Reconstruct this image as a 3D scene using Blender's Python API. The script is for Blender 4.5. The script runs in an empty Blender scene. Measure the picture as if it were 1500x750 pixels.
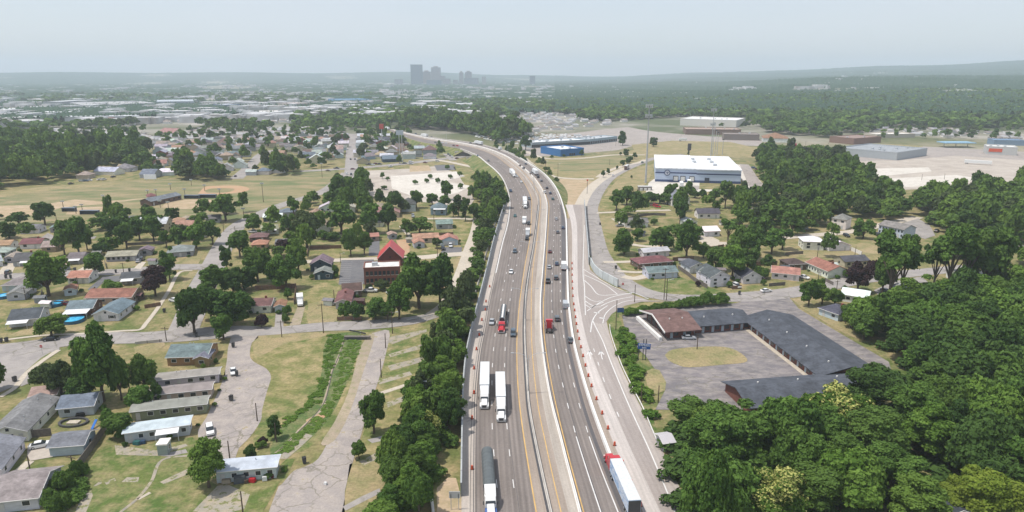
import bpy, bmesh, math, random
import numpy as np
from mathutils import Vector, Matrix
R = random.Random(7)
C = bpy.context.scene.collection
SC = bpy.context.scene
PI = math.pi
# ------------------------------------------------------------------ camera
H = 84.0
F = 1000.0
PITCH = math.atan(0.267)
cam = bpy.data.objects.new('camera', bpy.data.cameras.new('camera'))
C.objects.link(cam)
cam.location = (0, 0, H)
cam.rotation_euler = (PI / 2 - PITCH, 0, 0)
cam.data.sensor_width = 36
cam.data.lens = 24
cam.data.clip_start = 1
cam.data.clip_end = 60000
SC.camera = cam
SP, CP = math.sin(PITCH), math.cos(PITCH)


def G(x, y, z=0.0):
    """survey point: photograph pixel to the point of the ground plane at height z"""
    u, v = (x - 750) / F, (375 - y) / F
    f, d = CP + v * SP, SP - v * CP
    t = (H - z) / d
    return Vector((u * t, f * t, z))


def MPP(y):
    return H / (SP - (375 - y) / F * CP) / F


def PX(p):
    """world point to photograph pixel"""
    fy = p[1] * CP - (p[2] - H) * SP
    up = p[1] * SP + (p[2] - H) * CP
    return 750 + F * p[0] / fy, 375 - F * up / fy


# ------------------------------------------------------------------ light
W = bpy.data.worlds.new('World')
SC.world = W
W.use_nodes = True
nt = W.node_tree
bg = nt.nodes['Background']
sky = nt.nodes.new('ShaderNodeTexSky')
sky.sky_type = 'NISHITA'
sky.sun_disc = False
VEIL = .62
SUN_EL, SUN_AZ = math.radians(67), math.radians(-100)
sky.sun_elevation = SUN_EL
sky.sun_rotation = SUN_AZ
sky.air_density = 1.0
sky.dust_density = 1.2
sky.ozone_density = 2.0
# thin uneven veil of high cloud mixed into the clear sky
tc = nt.nodes.new('ShaderNodeTexCoord')
mp = nt.nodes.new('ShaderNodeMapping')
mp.inputs['Scale'].default_value = (1.2, 1.2, 7)
nz = nt.nodes.new('ShaderNodeTexNoise')
nz.inputs['Scale'].default_value = 1.6
nz.inputs['Detail'].default_value = 5
vr = nt.nodes.new('ShaderNodeMapRange')
vr.inputs[1].default_value, vr.inputs[2].default_value, vr.inputs[3].default_value, vr.inputs[4].default_value = .35, .65, VEIL - .1, VEIL + .1
vm = nt.nodes.new('ShaderNodeMix')
vm.data_type = 'RGBA'
vm.inputs[7].default_value = (4.85, 5.1, 5.55, 1)
nt.links.new(tc.outputs['Generated'], mp.inputs[0])
nt.links.new(mp.outputs[0], nz.inputs['Vector'])
nt.links.new(nz.outputs[0], vr.inputs[0])
nt.links.new(vr.outputs[0], vm.inputs[0])
nt.links.new(sky.outputs[0], vm.inputs[6])
nt.links.new(vm.outputs[2], bg.inputs[0])
bg.inputs[1].default_value = 0.15
sd = bpy.data.lights.new('sun', 'SUN')
sd.energy = 3.75
sd.angle = math.radians(0.6)
sd.color = (1.0, 0.94, 0.86)
sun = bpy.data.objects.new('sun', sd)
C.objects.link(sun)
dvec = Vector((math.sin(SUN_AZ) * math.cos(SUN_EL), math.cos(SUN_AZ) * math.cos(SUN_EL), math.sin(SUN_EL)))
sun.rotation_euler = dvec.to_track_quat('Z', 'Y').to_euler()
sun.location = (0, 0, 300)
SC.view_settings.view_transform = 'Standard'
SC.view_settings.look = 'None'
SC.view_settings.gamma = 1
SC.view_settings.use_curve_mapping = False
SC.view_settings.exposure = 0.07
SC.cycles.use_denoising = True
SC.cycles.max_bounces = 5
SC.cycles.diffuse_bounces = 2
SC.cycles.glossy_bounces = 2
SC.cycles.transmission_bounces = 2
SC.cycles.transparent_max_bounces = 4
SC.cycles.volume_bounces = 2
SC.cycles.caustics_reflective = False
SC.cycles.caustics_refractive = False


# ------------------------------------------------------------------ helpers
def tag(o, label=None, cat=None, group=None, kind=None):
    if label:
        o['label'] = label
    if cat:
        o['category'] = cat
    if group:
        o['group'] = group
    if kind:
        o['kind'] = kind
    return o


class MB:
    """collects polygons, then links them as ONE mesh object"""

    def __init__(s):
        s.v, s.f, s.uv = [], [], None

    def poly(s, pts):
        n = len(s.v)
        s.v += [tuple(p) for p in pts]
        s.f.append(tuple(range(n, n + len(pts))))

    def box(s, x0, x1, y0, y1, z0, z1, M=None):
        n = len(s.v)
        c = [(x0, y0, z0), (x1, y0, z0), (x1, y1, z0), (x0, y1, z0), (x0, y0, z1), (x1, y0, z1), (x1, y1, z1), (x0, y1, z1)]
        if M is not None:
            c = [tuple(M @ Vector(p)) for p in c]
        s.v += c
        s.f += [tuple(n + i for i in q) for q in ((0, 3, 2, 1), (4, 5, 6, 7), (0, 1, 5, 4), (1, 2, 6, 5), (2, 3, 7, 6), (3, 0, 4, 7))]
        return s

    def hexa(s, b, t):
        """b, t: four bottom and four top corners, counter-clockwise from above"""
        n = len(s.v)
        s.v += [tuple(p) for p in b] + [tuple(p) for p in t]
        s.f += [tuple(n + i for i in q) for q in ((0, 3, 2, 1), (4, 5, 6, 7), (0, 1, 5, 4), (1, 2, 6, 5), (2, 3, 7, 6), (3, 0, 4, 7))]
        return s

    def tube(s, p0, p1, r0, r1=None, n=8, cap=True):
        r1 = r0 if r1 is None else r1
        p0, p1 = Vector(p0), Vector(p1)
        d = (p1 - p0).normalized()
        a = d.orthogonal().normalized()
        b = d.cross(a)
        k = len(s.v)
        for p, r in ((p0, r0), (p1, r1)):
            for i in range(n):
                t = 2 * PI * i / n
                s.v.append(tuple(p + (a * math.cos(t) + b * math.sin(t)) * r))
        for i in range(n):
            j = (i + 1) % n
            s.f.append((k + i, k + j, k + n + j, k + n + i))
        if cap:
            s.f.append(tuple(k + i for i in reversed(range(n))))
            s.f.append(tuple(k + n + i for i in range(n)))
        return s

    def prism(s, prof, x0, x1, axis='x'):
        """profile of (a, b) points swept along an axis; x: (a,b)->(y,z); y: (a,b)->(x,z); z: (a,b)->(x,y)"""
        k, n = len(s.v), len(prof)
        for t in (x0, x1):
            for a, b in prof:
                s.v.append((t, a, b) if axis == 'x' else (a, t, b) if axis == 'y' else (a, b, t))
        for i in range(n):
            j = (i + 1) % n
            s.f.append((k + i, k + j, k + n + j, k + n + i))
        s.f.append(tuple(k + i for i in reversed(range(n))))
        s.f.append(tuple(k + n + i for i in range(n)))
        return s

    def mesh(s, name):
        me = bpy.data.meshes.new(name)
        me.from_pydata(s.v, [], s.f)
        me.update()
        return me

    def build(s, name, mat, parent=None, color=None, smooth=False, fix=True):
        me = s.mesh(name)
        if fix and len(s.f) < 4000:
            bm = bmesh.new()
            bm.from_mesh(me)
            bmesh.ops.recalc_face_normals(bm, faces=bm.faces)
            bm.to_mesh(me)
            bm.free()
        if s.uv:
            uvl = me.uv_layers.new(name='UVMap')
            for lp in me.loops:
                uvl.data[lp.index].uv = s.uv[lp.vertex_index]
        if smooth:
            me.polygons.foreach_set('use_smooth', [True] * len(me.polygons))
        me.materials.append(mat)
        o = bpy.data.objects.new(name, me)
        C.objects.link(o)
        if parent is not None:
            o.parent = parent
        if color:
            o.color = (*color[:3], 1)
        return o


def empty(name, loc, rz=0.0, sc=None):
    o = bpy.data.objects.new(name, None)
    C.objects.link(o)
    o.location = loc
    o.rotation_euler = (0, 0, rz)
    o.empty_display_size = 0.5
    if sc:
        o.scale = (sc, sc, sc) if not hasattr(sc, '__len__') else sc
    return o


KIDS = {}


def copy_tree(o, parent=None, colors=None):
    c = o.copy()
    C.objects.link(c)
    c.parent = parent
    key = o.name
    if key not in KIDS:
        KIDS[key] = list(o.children)
    st = c.name.split('.')[0]
    if colors and st in colors:
        c.color = (*colors[st], 1)
    for ch in KIDS[key]:
        copy_tree(ch, c, colors)
    return c


def interp(line, y):
    """smooth x(y) through (y, x) control points (monotone in y), Catmull-Rom"""
    n = len(line)
    if y <= line[0][0]:
        (y0, x0), (y1, x1) = line[0], line[1]
        return x0 + (x1 - x0) * (y - y0) / (y1 - y0)
    if y >= line[-1][0]:
        (y0, x0), (y1, x1) = line[-2], line[-1]
        return x0 + (x1 - x0) * (y - y0) / (y1 - y0)
    for i in range(n - 1):
        if line[i][0] <= y <= line[i + 1][0]:
            break
    y0, x0 = line[i]
    y1, x1 = line[i + 1]
    s = (x1 - x0) / (y1 - y0)
    ya, xa = line[i - 1] if i > 0 else (2 * y0 - y1, 2 * x0 - x1)
    yb, xb = line[i + 2] if i + 2 < n else (2 * y1 - y0, 2 * x1 - x0)
    m0, m1 = (x1 - xa) / (y1 - ya), (xb - x0) / (yb - y0)
    h = y1 - y0
    t = (y - y0) / h
    t2, t3 = t * t, t * t * t
    return (2 * t3 - 3 * t2 + 1) * x0 + (t3 - 2 * t2 + t) * h * m0 + (-2 * t3 + 3 * t2) * x1 + (t3 - t2) * h * m1


def smooth_path(pts, n=6):
    """Catmull-Rom through 2D/3D points"""
    P = [Vector(p) for p in pts]
    if len(P) < 3:
        return P
    out = []
    for i in range(len(P) - 1):
        a = P[i - 1] if i else P[0] * 2 - P[1]
        b, c = P[i], P[i + 1]
        d = P[i + 2] if i + 2 < len(P) else P[-1] * 2 - P[-2]
        for k in range(n):
            t = k / n
            out.append(0.5 * ((2 * b) + (c - a) * t + (2 * a - 5 * b + 4 * c - d) * t * t + (3 * b - a - 3 * c + d) * t ** 3))
    out.append(P[-1])
    return out


# ------------------------------------------------------------------ materials
def new_mat(name):
    m = bpy.data.materials.new(name)
    m.use_nodes = True
    n = m.node_tree
    b = n.nodes['Principled BSDF']
    b.inputs['Specular IOR Level'].default_value = 0.3
    return m, n, b


def N(n, t, **kw):
    o = n.nodes.new(t)
    for k, v in kw.items():
        setattr(o, k, v)
    return o


def noise(n, vec, scale, detail=4, rough=0.6):
    t = N(n, 'ShaderNodeTexNoise')
    t.inputs['Scale'].default_value = scale
    t.inputs['Detail'].default_value = detail
    t.inputs['Roughness'].default_value = rough
    if vec is not None:
        n.links.new(vec, t.inputs['Vector'])
    return t.outputs[0]


def ramp(n, fac, stops):
    r = N(n, 'ShaderNodeValToRGB')
    e = r.color_ramp.elements
    while len(e) < len(stops):
        e.new(0.5)
    for k, (p, c) in enumerate(stops):
        e[k].position = p
        e[k].color = (*c, 1) if len(c) == 3 else c
    n.links.new(fac, r.inputs[0])
    return r.outputs[0]


def mix(n, fac, a, b, mode='MIX'):
    m = N(n, 'ShaderNodeMix', data_type='RGBA', blend_type=mode)
    for s, v in ((m.inputs[0], fac), (m.inputs[6], a), (m.inputs[7], b)):
        if isinstance(v, (int, float)):
            s.default_value = v
        elif isinstance(v, tuple):
            s.default_value = (*v, 1)
        else:
            n.links.new(v, s)
    return m.outputs[2]


def wpos(n):
    return N(n, 'ShaderNodeNewGeometry').outputs['Position']


def uvn(n):
    return N(n, 'ShaderNodeTexCoord').outputs['UV']


def objc(n):
    return N(n, 'ShaderNodeTexCoord').outputs['Object']


def mapped(n, vec, sc, rot=0.0):
    m = N(n, 'ShaderNodeMapping')
    m.inputs['Scale'].default_value = sc
    m.inputs['Rotation'].default_value = (0, 0, rot)
    n.links.new(vec, m.inputs[0])
    return m.outputs[0]


def gray(v):
    return (v, v, v)


def ground_mat(name, cols, scales=(0.03, 0.25, 2.5), rough=0.95, rot=0.0, stretch=None, spots=None, amp=.1, cracks=0):
    """three colours mixed by three octaves of noise in world space"""
    m, n, b = new_mat(name)
    p = wpos(n)
    if stretch:
        p = mapped(n, p, stretch, rot)
    a = noise(n, p, scales[0], 5)
    f = ramp(n, a, [(0.38, gray(0)), (0.62, gray(1))])
    c = mix(n, f, cols[0], cols[1])
    a2 = noise(n, p, scales[1], 6, 0.65)
    f2 = ramp(n, a2, [(0.42, gray(0)), (0.66, gray(1))])
    c = mix(n, f2, c, cols[2])
    a3 = noise(n, p, scales[2], 3)
    f3 = ramp(n, a3, [(0.3, gray(1 - amp)), (0.7, gray(1 + amp))])
    c = mix(n, 1.0, c, f3, 'MULTIPLY')
    if spots:
        a4 = noise(n, p, spots[0], 6, 0.7)
        f4 = ramp(n, a4, [(spots[1], gray(0)), (spots[1] + 0.05, gray(1))])
        c = mix(n, f4, c, spots[2])
    if cracks:
        v = N(n, 'ShaderNodeTexVoronoi', feature='DISTANCE_TO_EDGE')
        v.inputs['Scale'].default_value = cracks
        w = N(n, 'ShaderNodeMixRGB')
        w.inputs[0].default_value = .12
        n.links.new(p, w.inputs[1])
        t = N(n, 'ShaderNodeTexNoise')
        t.inputs['Scale'].default_value = .6
        n.links.new(p, t.inputs['Vector'])
        sc_ = N(n, 'ShaderNodeVectorMath', operation='SCALE')
        sc_.inputs['Scale'].default_value = 14
        n.links.new(t.outputs['Color'], sc_.inputs[0])
        n.links.new(sc_.outputs[0], w.inputs[2])
        n.links.new(w.outputs[0], v.inputs['Vector'])
        fade = ramp(n, noise(n, p, .05, 3), [(.42, gray(0)), (.6, gray(.75))])
        line = ramp(n, v.outputs['Distance'], [(0.0, gray(1)), (.022, gray(.6)), (.04, gray(0))])
        fm = N(n, 'ShaderNodeMath', operation='MULTIPLY')
        n.links.new(line, fm.inputs[0])
        n.links.new(fade, fm.inputs[1])
        c = mix(n, fm.outputs[0], c, (.13, .12, .08))
    n.links.new(c, b.inputs['Base Color'])
    b.inputs['Roughness'].default_value = rough
    return m


def plain(name, col, rough=0.6, var=0.12, scale=1.5, metal=0.0, spec=0.3):
    m, n, b = new_mat(name)
    a = noise(n, objc(n), scale, 5)
    f = ramp(n, a, [(0.3, gray(1 - var)), (0.7, gray(1 + var))])
    c = mix(n, 1.0, col, f, 'MULTIPLY')
    n.links.new(c, b.inputs['Base Color'])
    b.inputs['Roughness'].default_value = rough
    b.inputs['Metallic'].default_value = metal
    b.inputs['Specular IOR Level'].default_value = spec
    return m


def tinted(name, rough=0.7, var=0.12, scale=(1.5, 1.5, 1.5), spec=0.3, coat=0.0, fine=0.0):
    """object colour times noise; stretched scale gives siding / shingle rows"""
    m, n, b = new_mat(name)
    oi = N(n, 'ShaderNodeObjectInfo')
    a = noise(n, mapped(n, objc(n), scale), 1.0, 5)
    f = ramp(n, a, [(0.3, gray(1 - var)), (0.7, gray(1 + var))])
    c = mix(n, 1.0, oi.outputs['Color'], f, 'MULTIPLY')
    if fine:
        a = noise(n, objc(n), 0.35, 4)
        f = ramp(n, a, [(0.35, gray(1 - fine)), (0.65, gray(1 + fine))])
        c = mix(n, 1.0, c, f, 'MULTIPLY')
    n.links.new(c, b.inputs['Base Color'])
    b.inputs['Roughness'].default_value = rough
    b.inputs['Specular IOR Level'].default_value = spec
    b.inputs['Coat Weight'].default_value = coat
    return m


GREEN, OLIVE, TAN = (0.10, 0.14, 0.03), (0.21, 0.215, 0.075), (0.40, 0.31, 0.17)
M = {}
M['ground'] = ground_mat('dry_lawn', [(.085, .125, .03), (0.19, 0.175, 0.07), (0.34, 0.26, 0.14)], (0.02, 0.13, 1.1), amp=.24)
M['lawn'] = ground_mat('lawn', [(0.085, 0.13, 0.03), (0.175, 0.175, 0.06), (0.34, 0.27, 0.14)], (0.035, 0.16, 1.2), amp=.24)
M['green_lawn'] = ground_mat('green_lawn', [(0.065, 0.12, 0.024), (0.12, 0.15, 0.04), (0.27, 0.23, 0.115)], (0.05, 0.22, 1.4), amp=.24)
M['dry_grass'] = ground_mat('dry_grass', [(0.27, 0.225, 0.11), (0.35, 0.27, 0.155), (0.19, 0.19, 0.08)], (0.03, 0.15, 1.4), amp=.24)
M['field'] = ground_mat('field_grass', [(0.12, 0.155, 0.06), (0.21, 0.195, 0.095), (0.32, 0.25, 0.145)], (0.012, 0.035, 0.8), stretch=(1, 2.6, 1), rot=0.3, amp=.24)
M['creek_green'] = ground_mat('lush_grass', [(.065, .115, .03), (.095, .14, .04), (.18, .18, .08)], (.08, .4, 2), amp=.3)
M['dirt'] = ground_mat('bare_dirt', [(0.42, 0.31, 0.20), (0.48, 0.37, 0.26), (0.32, 0.26, 0.15)], (0.03, 0.2, 1.2))
M['red_dirt'] = ground_mat('red_dirt', [(0.42, 0.24, 0.14), (0.46, 0.29, 0.18), (0.4, 0.3, 0.18)], (0.06, 0.3, 1.5))
M['pale_lot'] = ground_mat('pale_lot', [(0.42, 0.37, 0.32), (0.36, 0.31, 0.265), (0.48, 0.43, 0.37)], (0.02, 0.07, 0.8), spots=(0.15, 0.62, (0.3, 0.27, 0.16)))
M['slab'] = ground_mat('concrete_slab', [(0.58, 0.54, 0.48), (0.50, 0.46, 0.40), (0.64, 0.60, 0.54)], (0.04, 0.25, 1.5), spots=(0.25, 0.66, (0.22, 0.2, 0.12)))
M['old_slab'] = ground_mat('weathered_slab', [(0.33, 0.30, 0.25), (0.26, 0.24, 0.20), (0.38, 0.32, 0.23)], (0.08, 0.5, 2.5), spots=(0.45, 0.53, (0.17, 0.18, 0.07)))
M['street'] = ground_mat('street_asphalt', [(0.31, 0.285, 0.27), (0.26, 0.24, 0.23), (0.36, 0.33, 0.305)], (0.05, 0.25, 3.0), cracks=.16, amp=.06)
M['old_asphalt'] = ground_mat('cracked_asphalt', [(0.33, 0.295, 0.275), (0.28, 0.25, 0.235), (0.40, 0.35, 0.31)], (0.04, 0.3, 2.0), spots=(0.3, 0.62, (0.33, 0.28, 0.17)), cracks=.22)
M['motel_lot'] = ground_mat('worn_parking_asphalt', [(0.2, 0.18, 0.185), (0.155, 0.145, 0.15), (0.3, 0.27, 0.25)], (0.06, 0.22, 1.2), stretch=(1, 1.8, 1), rot=0.5, cracks=.2)
M['dark_asphalt'] = ground_mat('dark_asphalt', [(0.12, 0.12, 0.13), (0.15, 0.15, 0.155), (0.17, 0.165, 0.165)], (0.06, 0.3, 2.0))
M['walk'] = ground_mat('sidewalk_concrete', [(0.48, 0.42, 0.34), (0.42, 0.37, 0.30), (0.54, 0.48, 0.40)], (0.1, 0.8, 3.0))
M['gravel'] = ground_mat('gravel', [(0.32, 0.26, 0.20), (0.40, 0.32, 0.24), (0.26, 0.24, 0.14)], (0.08, 0.5, 3.0))
M['far_ground'] = ground_mat('far_ground', [(0.06, 0.085, 0.03), (0.10, 0.12, 0.05), (0.24, 0.22, 0.15)], (0.004, 0.012, 0.06))


def road_mat(name, c0, c1, streak, band=None, spots=None):
    """driven surface: UV u = metres across, v = metres along"""
    m, n, b = new_mat(name)
    uv = uvn(n)
    a = noise(n, mapped(n, uv, (1.6, 0.012, 1)), 1.0, 4, 0.6)
    f = ramp(n, a, [(0.35, gray(0)), (0.65, gray(1))])
    c = mix(n, f, c0, c1)
    a2 = noise(n, mapped(n, uv, (0.25, 0.03, 1)), 1.0, 6, 0.7)
    f2 = ramp(n, a2, [(0.35, gray(1 - streak)), (0.7, gray(1 + streak))])
    c = mix(n, 1.0, c, f2, 'MULTIPLY')
    if band:
        w = N(n, 'ShaderNodeTexWave', wave_type='BANDS', bands_direction='X')
        w.inputs['Scale'].default_value = band[0]
        w.inputs['Distortion'].default_value = 0.0
        n.links.new(uv, w.inputs['Vector'])
        f3 = ramp(n, w.outputs[1], [(0.0, gray(1 - band[1])), (1.0, gray(1 + band[1] * 0.4))])
        c = mix(n, 1.0, c, f3, 'MULTIPLY')
    a4 = noise(n, wpos(n), 1.8, 4, 0.7)
    f4 = ramp(n, a4, [(0.3, gray(0.9)), (0.7, gray(1.1))])
    c = mix(n, 1.0, c, f4, 'MULTIPLY')
    if spots:
        a5 = noise(n, wpos(n), spots[0], 6, 0.7)
        f5 = ramp(n, a5, [(spots[1], gray(0)), (spots[1] + 0.06, gray(1))])
        c = mix(n, f5, c, spots[2])
    n.links.new(c, b.inputs['Base Color'])
    b.inputs['Roughness'].default_value = 0.88
    return m


M['lanes'] = road_mat('highway_asphalt', (0.184, 0.160, 0.146), (0.235, 0.203, 0.184), 0.17, band=(0.272, 0.15), spots=(.05, .66, (.24, .21, .19)))
M['shoulder'] = road_mat('shoulder_concrete', (0.47, 0.42, 0.37), (0.40, 0.35, 0.31), 0.14, spots=(0.12, 0.6, (0.3, 0.27, 0.25)))
M['med_shoulder'] = road_mat('median_shoulder', (0.29, 0.24, 0.20), (0.34, 0.285, 0.24), 0.15)
M['new_concrete'] = road_mat('work_strip_concrete', (0.36, 0.32, 0.275), (0.43, 0.385, 0.34), 0.16)
M['white_concrete'] = road_mat('fresh_concrete', (0.62, 0.59, 0.56), (0.54, 0.5, 0.46), 0.10)
M['black_strip'] = road_mat('fresh_tar', (0.10, 0.095, 0.10), (0.13, 0.12, 0.12), 0.12)
M['brown_strip'] = road_mat('milled_shoulder', (0.20, 0.165, 0.15), (0.26, 0.22, 0.19), 0.15, spots=(0.3, 0.64, (0.35, 0.31, 0.27)))
M['ramp'] = road_mat('ramp_concrete', (0.36, 0.32, 0.295), (0.42, 0.375, 0.34), 0.14)
M['ramp_white'] = road_mat('grooved_concrete', (0.46, 0.42, 0.39), (0.54, 0.49, 0.46), 0.12)
M['ramp_grey'] = road_mat('ramp_asphalt', (0.31, 0.27, 0.25), (0.35, 0.31, 0.285), 0.12)
M['paint_white'] = plain('white_line_paint', (0.64, 0.63, 0.61), 0.7, 0.1, 0.4)
M['paint_old'] = plain('worn_white_paint', (0.62, 0.60, 0.57), 0.7, 0.15, 0.4)
M['paint_yellow'] = plain('yellow_line_paint', (0.58, 0.37, 0.13), 0.7, 0.2, 0.3)
M['concrete'] = plain('barrier_concrete', (0.50, 0.47, 0.43), 0.85, 0.2, 0.35)
M['white_barrier'] = plain('white_barrier_concrete', (0.72, 0.70, 0.67), 0.8, 0.1, 0.35)
M['noise_wall'] = plain('noise_wall_concrete', (0.42, 0.43, 0.43), 0.9, 0.14, 0.25)
M['galv'] = plain('galvanised_steel', (0.55, 0.57, 0.58), 0.45, 0.1, 3, metal=0.5)
M['dark_metal'] = plain('dark_metal', (0.07, 0.07, 0.075), 0.5)
M['pole_wood'] = plain('weathered_pole_wood', (0.10, 0.075, 0.055), 0.9, 0.3, 2)
M['wood_fence'] = plain('grey_board_fence', (0.16, 0.14, 0.125), 0.9, 0.3, 2)
M['brown_fence'] = plain('brown_board_fence', (0.19, 0.115, 0.08), 0.9, 0.3, 2)
M['orange'] = plain('orange_plastic', (0.60, 0.10, 0.045), 0.6, 0.2)
M['paint'] = tinted('vehicle_paint', 0.3, 0.04, coat=0.6)
M['trim'] = tinted('matte_tint', 0.7, 0.08)
M['siding'] = tinted('house_siding', 0.75, 0.14, (0.3, 0.3, 6.0), fine=0.12)
M['brick'] = tinted('brickwork', 0.9, 0.28, (3.5, 3.5, 8.0), fine=0.1)
M['shingle'] = tinted('roof_shingles', 0.9, 0.22, (1.2, 1.2, 4.0), fine=0.24)
M['membrane'] = tinted('roof_membrane', 0.8, 0.07, (0.35, 0.35, 0.35), fine=0.12)
M['metal_roof'] = tinted('metal_roof', 0.45, 0.06, (6, 0.1, 1), spec=0.5)
M['glass'], _n, _b = new_mat('dark_window_glass')
_b.inputs['Base Color'].default_value = (0.03, 0.037, 0.045, 1)
_b.inputs['Roughness'].default_value = 0.12
_b.inputs['Specular IOR Level'].default_value = 0.5
M['rubber'] = plain('rubber', (0.025, 0.025, 0.025), 0.8)
M['pool_water'], _n, _b = new_mat('pool_water')
_b.inputs['Roughness'].default_value = 0.08
_c = ramp(_n, noise(_n, wpos(_n), 1.2, 4), [(0.35, (0.03, 0.33, 0.62)), (0.65, (0.12, 0.55, 0.80))])
_n.links.new(_c, _b.inputs['Base Color'])
M['lamp_red'] = plain('red_lens', (0.5, 0.02, 0.02), 0.3)
M['lamp_white'] = plain('clear_lens', (0.8, 0.8, 0.78), 0.2)
M['creek'], _n, _b = new_mat('creek_water')
_b.inputs['Base Color'].default_value = (0.09, 0.08, 0.055, 1)
_b.inputs['Roughness'].default_value = 0.15


# ------------------------------------------------------------------ ground sheets
def sheet(name, px, mat, z=0.02, label=None, cat=None, sm=0, kind='structure', world=False):
    """flat polygon outlined by survey pixels"""
    P = [Vector(p) if world else G(p[0], p[1], z) for p in px]
    if sm:
        P = smooth_path(P + [P[0]], sm)[:-1]
    me = bpy.data.meshes.new(name)
    bm = bmesh.new()
    vs = [bm.verts.new((p.x, p.y, z)) for p in P]
    f = bm.faces.new(vs)
    f.normal_update()
    if f.normal.z < 0:
        f.normal_flip()
    bmesh.ops.triangulate(bm, faces=[f])
    bm.to_mesh(me)
    bm.free()
    me.materials.append(mat)
    o = bpy.data.objects.new(name, me)
    C.objects.link(o)
    return tag(o, label, cat, kind=kind)


def strip(name, px, width, mat, z=0.02, label=None, cat=None, n=6, thick=0.0, kind='structure', world=False, part=None):
    """road-like band of real width (metres) along a centreline of survey pixels; per-point widths allowed"""
    P = [Vector(p) if world else G(p[0], p[1], 0) for p in px]
    Wd = list(width) if hasattr(width, '__len__') else [width] * len(P)
    Q = [Vector((p.x, p.y, w)) for p, w in zip(P, Wd)]
    Q = smooth_path(Q, n)
    b = MB()
    b.uv = []
    acc = 0
    for i, q in enumerate(Q):
        a, c = Q[max(0, i - 1)], Q[min(len(Q) - 1, i + 1)]
        t = Vector((c.x - a.x, c.y - a.y))
        t.normalize()
        nrm = Vector((-t.y, t.x)) * q.z / 2
        if i:
            acc += (Vector((q.x, q.y)) - Vector((Q[i - 1].x, Q[i - 1].y))).length
        b.v += [(q.x + nrm.x, q.y + nrm.y, z), (q.x - nrm.x, q.y - nrm.y, z)]
        b.uv += [(0, acc), (q.z, acc)]
    k = len(Q)
    for i in range(k - 1):
        b.f.append((2 * i + 1, 2 * i + 3, 2 * i + 2, 2 * i))
    if thick:
        nv = len(b.v)
        b.v += [(x, y, z - thick) for x, y, _ in b.v]
        b.uv += b.uv[:nv]
        for i in range(k - 1):
            b.f.append((2 * i, 2 * i + 2, nv + 2 * i + 2, nv + 2 * i))
            b.f.append((2 * i + 3, 2 * i + 1, nv + 2 * i + 1, nv + 2 * i + 3))
        b.f.append((0, nv, nv + 1, 1))
        b.f.append((2 * k - 2, 2 * k - 1, nv + 2 * k - 1, nv + 2 * k - 2))
    o = b.build(name, mat, fix=bool(thick))
    return tag(o, label, cat, kind=kind)
# ================================================================== terrain
def sstep(a, b, x):
    t = np.clip((x - a) / (b - a), 0, 1)
    return t * t * (3 - 2 * t)


def hill(x, y):
    x, y = np.asarray(x, float), np.asarray(y, float)
    r = np.hypot(x, y) + 1e-6
    az = np.arctan2(x, y)
    wob = 0.5 + 0.5 * np.sin(az * 9 + 1.3) * np.sin(az * 4.1 + 0.4)
    h = 62 * sstep(900, 4200, r) * sstep(0.10, 0.62, az)
    h = h + 120 * sstep(5200, 8600, r) * sstep(0.03, 0.75, az) * (0.85 + 0.15 * wob)
    h = h + (50 + 14 * wob) * sstep(6500, 9500, r) * sstep(0.0, -0.12, az) + 26 * sstep(6500, 9500, r) * np.exp(-((az - 0.0) / 0.09) ** 2)
    h = h + 30 * sstep(7000, 10000, r) + sstep(1500, 3500, r) * sstep(.05, .3, az) * (9 * np.sin(x * .0042 + 1) * np.sin(y * .0023) + 6 * np.sin(x * .011 + y * .003))
    h = h + sstep(6000, 8500, r) * 12 * np.sin(az * 23 + 2) * np.sin(az * 7.7)
    return h * sstep(-200, 400, y)


def grid_mesh(name, X, Y, Z, mat, wrap=False, smooth=True):
    nr, na = X.shape
    co = np.stack([X, Y, Z], -1).reshape(-1, 3).astype(np.float32)
    i = np.arange(nr - 1)[:, None]
    j = np.arange(na if wrap else na - 1)[None, :]
    j2 = (j + 1) % na
    q = np.stack([i * na + j, i * na + j2, (i + 1) * na + j2, (i + 1) * na + j], -1).reshape(-1, 4)
    return raw_mesh(name, co, q[:, ::-1], mat, smooth)


def raw_mesh(name, co, faces, mats, smooth=False, mi=None):
    """faces: (n, k) int array"""
    me = bpy.data.meshes.new(name)
    n, k = faces.shape
    me.vertices.add(len(co))
    me.vertices.foreach_set('co', np.ascontiguousarray(co, dtype=np.float32).ravel())
    me.loops.add(n * k)
    me.loops.foreach_set('vertex_index', np.ascontiguousarray(faces, dtype=np.int32).ravel())
    me.polygons.add(n)
    me.polygons.foreach_set('loop_start', np.arange(0, n * k, k, dtype=np.int32))
    if smooth:
        me.polygons.foreach_set('use_smooth', np.ones(n, bool))
    for m in (mats if isinstance(mats, (list, tuple)) else [mats]):
        me.materials.append(m)
    if mi is not None:
        me.polygons.foreach_set('material_index', np.asarray(mi, np.int32))
    me.update(calc_edges=True)
    return me


rr = np.concatenate([[0.5], np.arange(60, 1300, 60), np.geomspace(1320, 12000, 46)])
aa = np.linspace(0, 2 * PI, 181)[:-1]
Rg, Ag = np.meshgrid(rr, aa, indexing='ij')
Xg, Yg = Rg * np.sin(Ag), Rg * np.cos(Ag)
me = grid_mesh('ground', Xg, Yg, hill(Xg, Yg), M['ground'], wrap=True)
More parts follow.
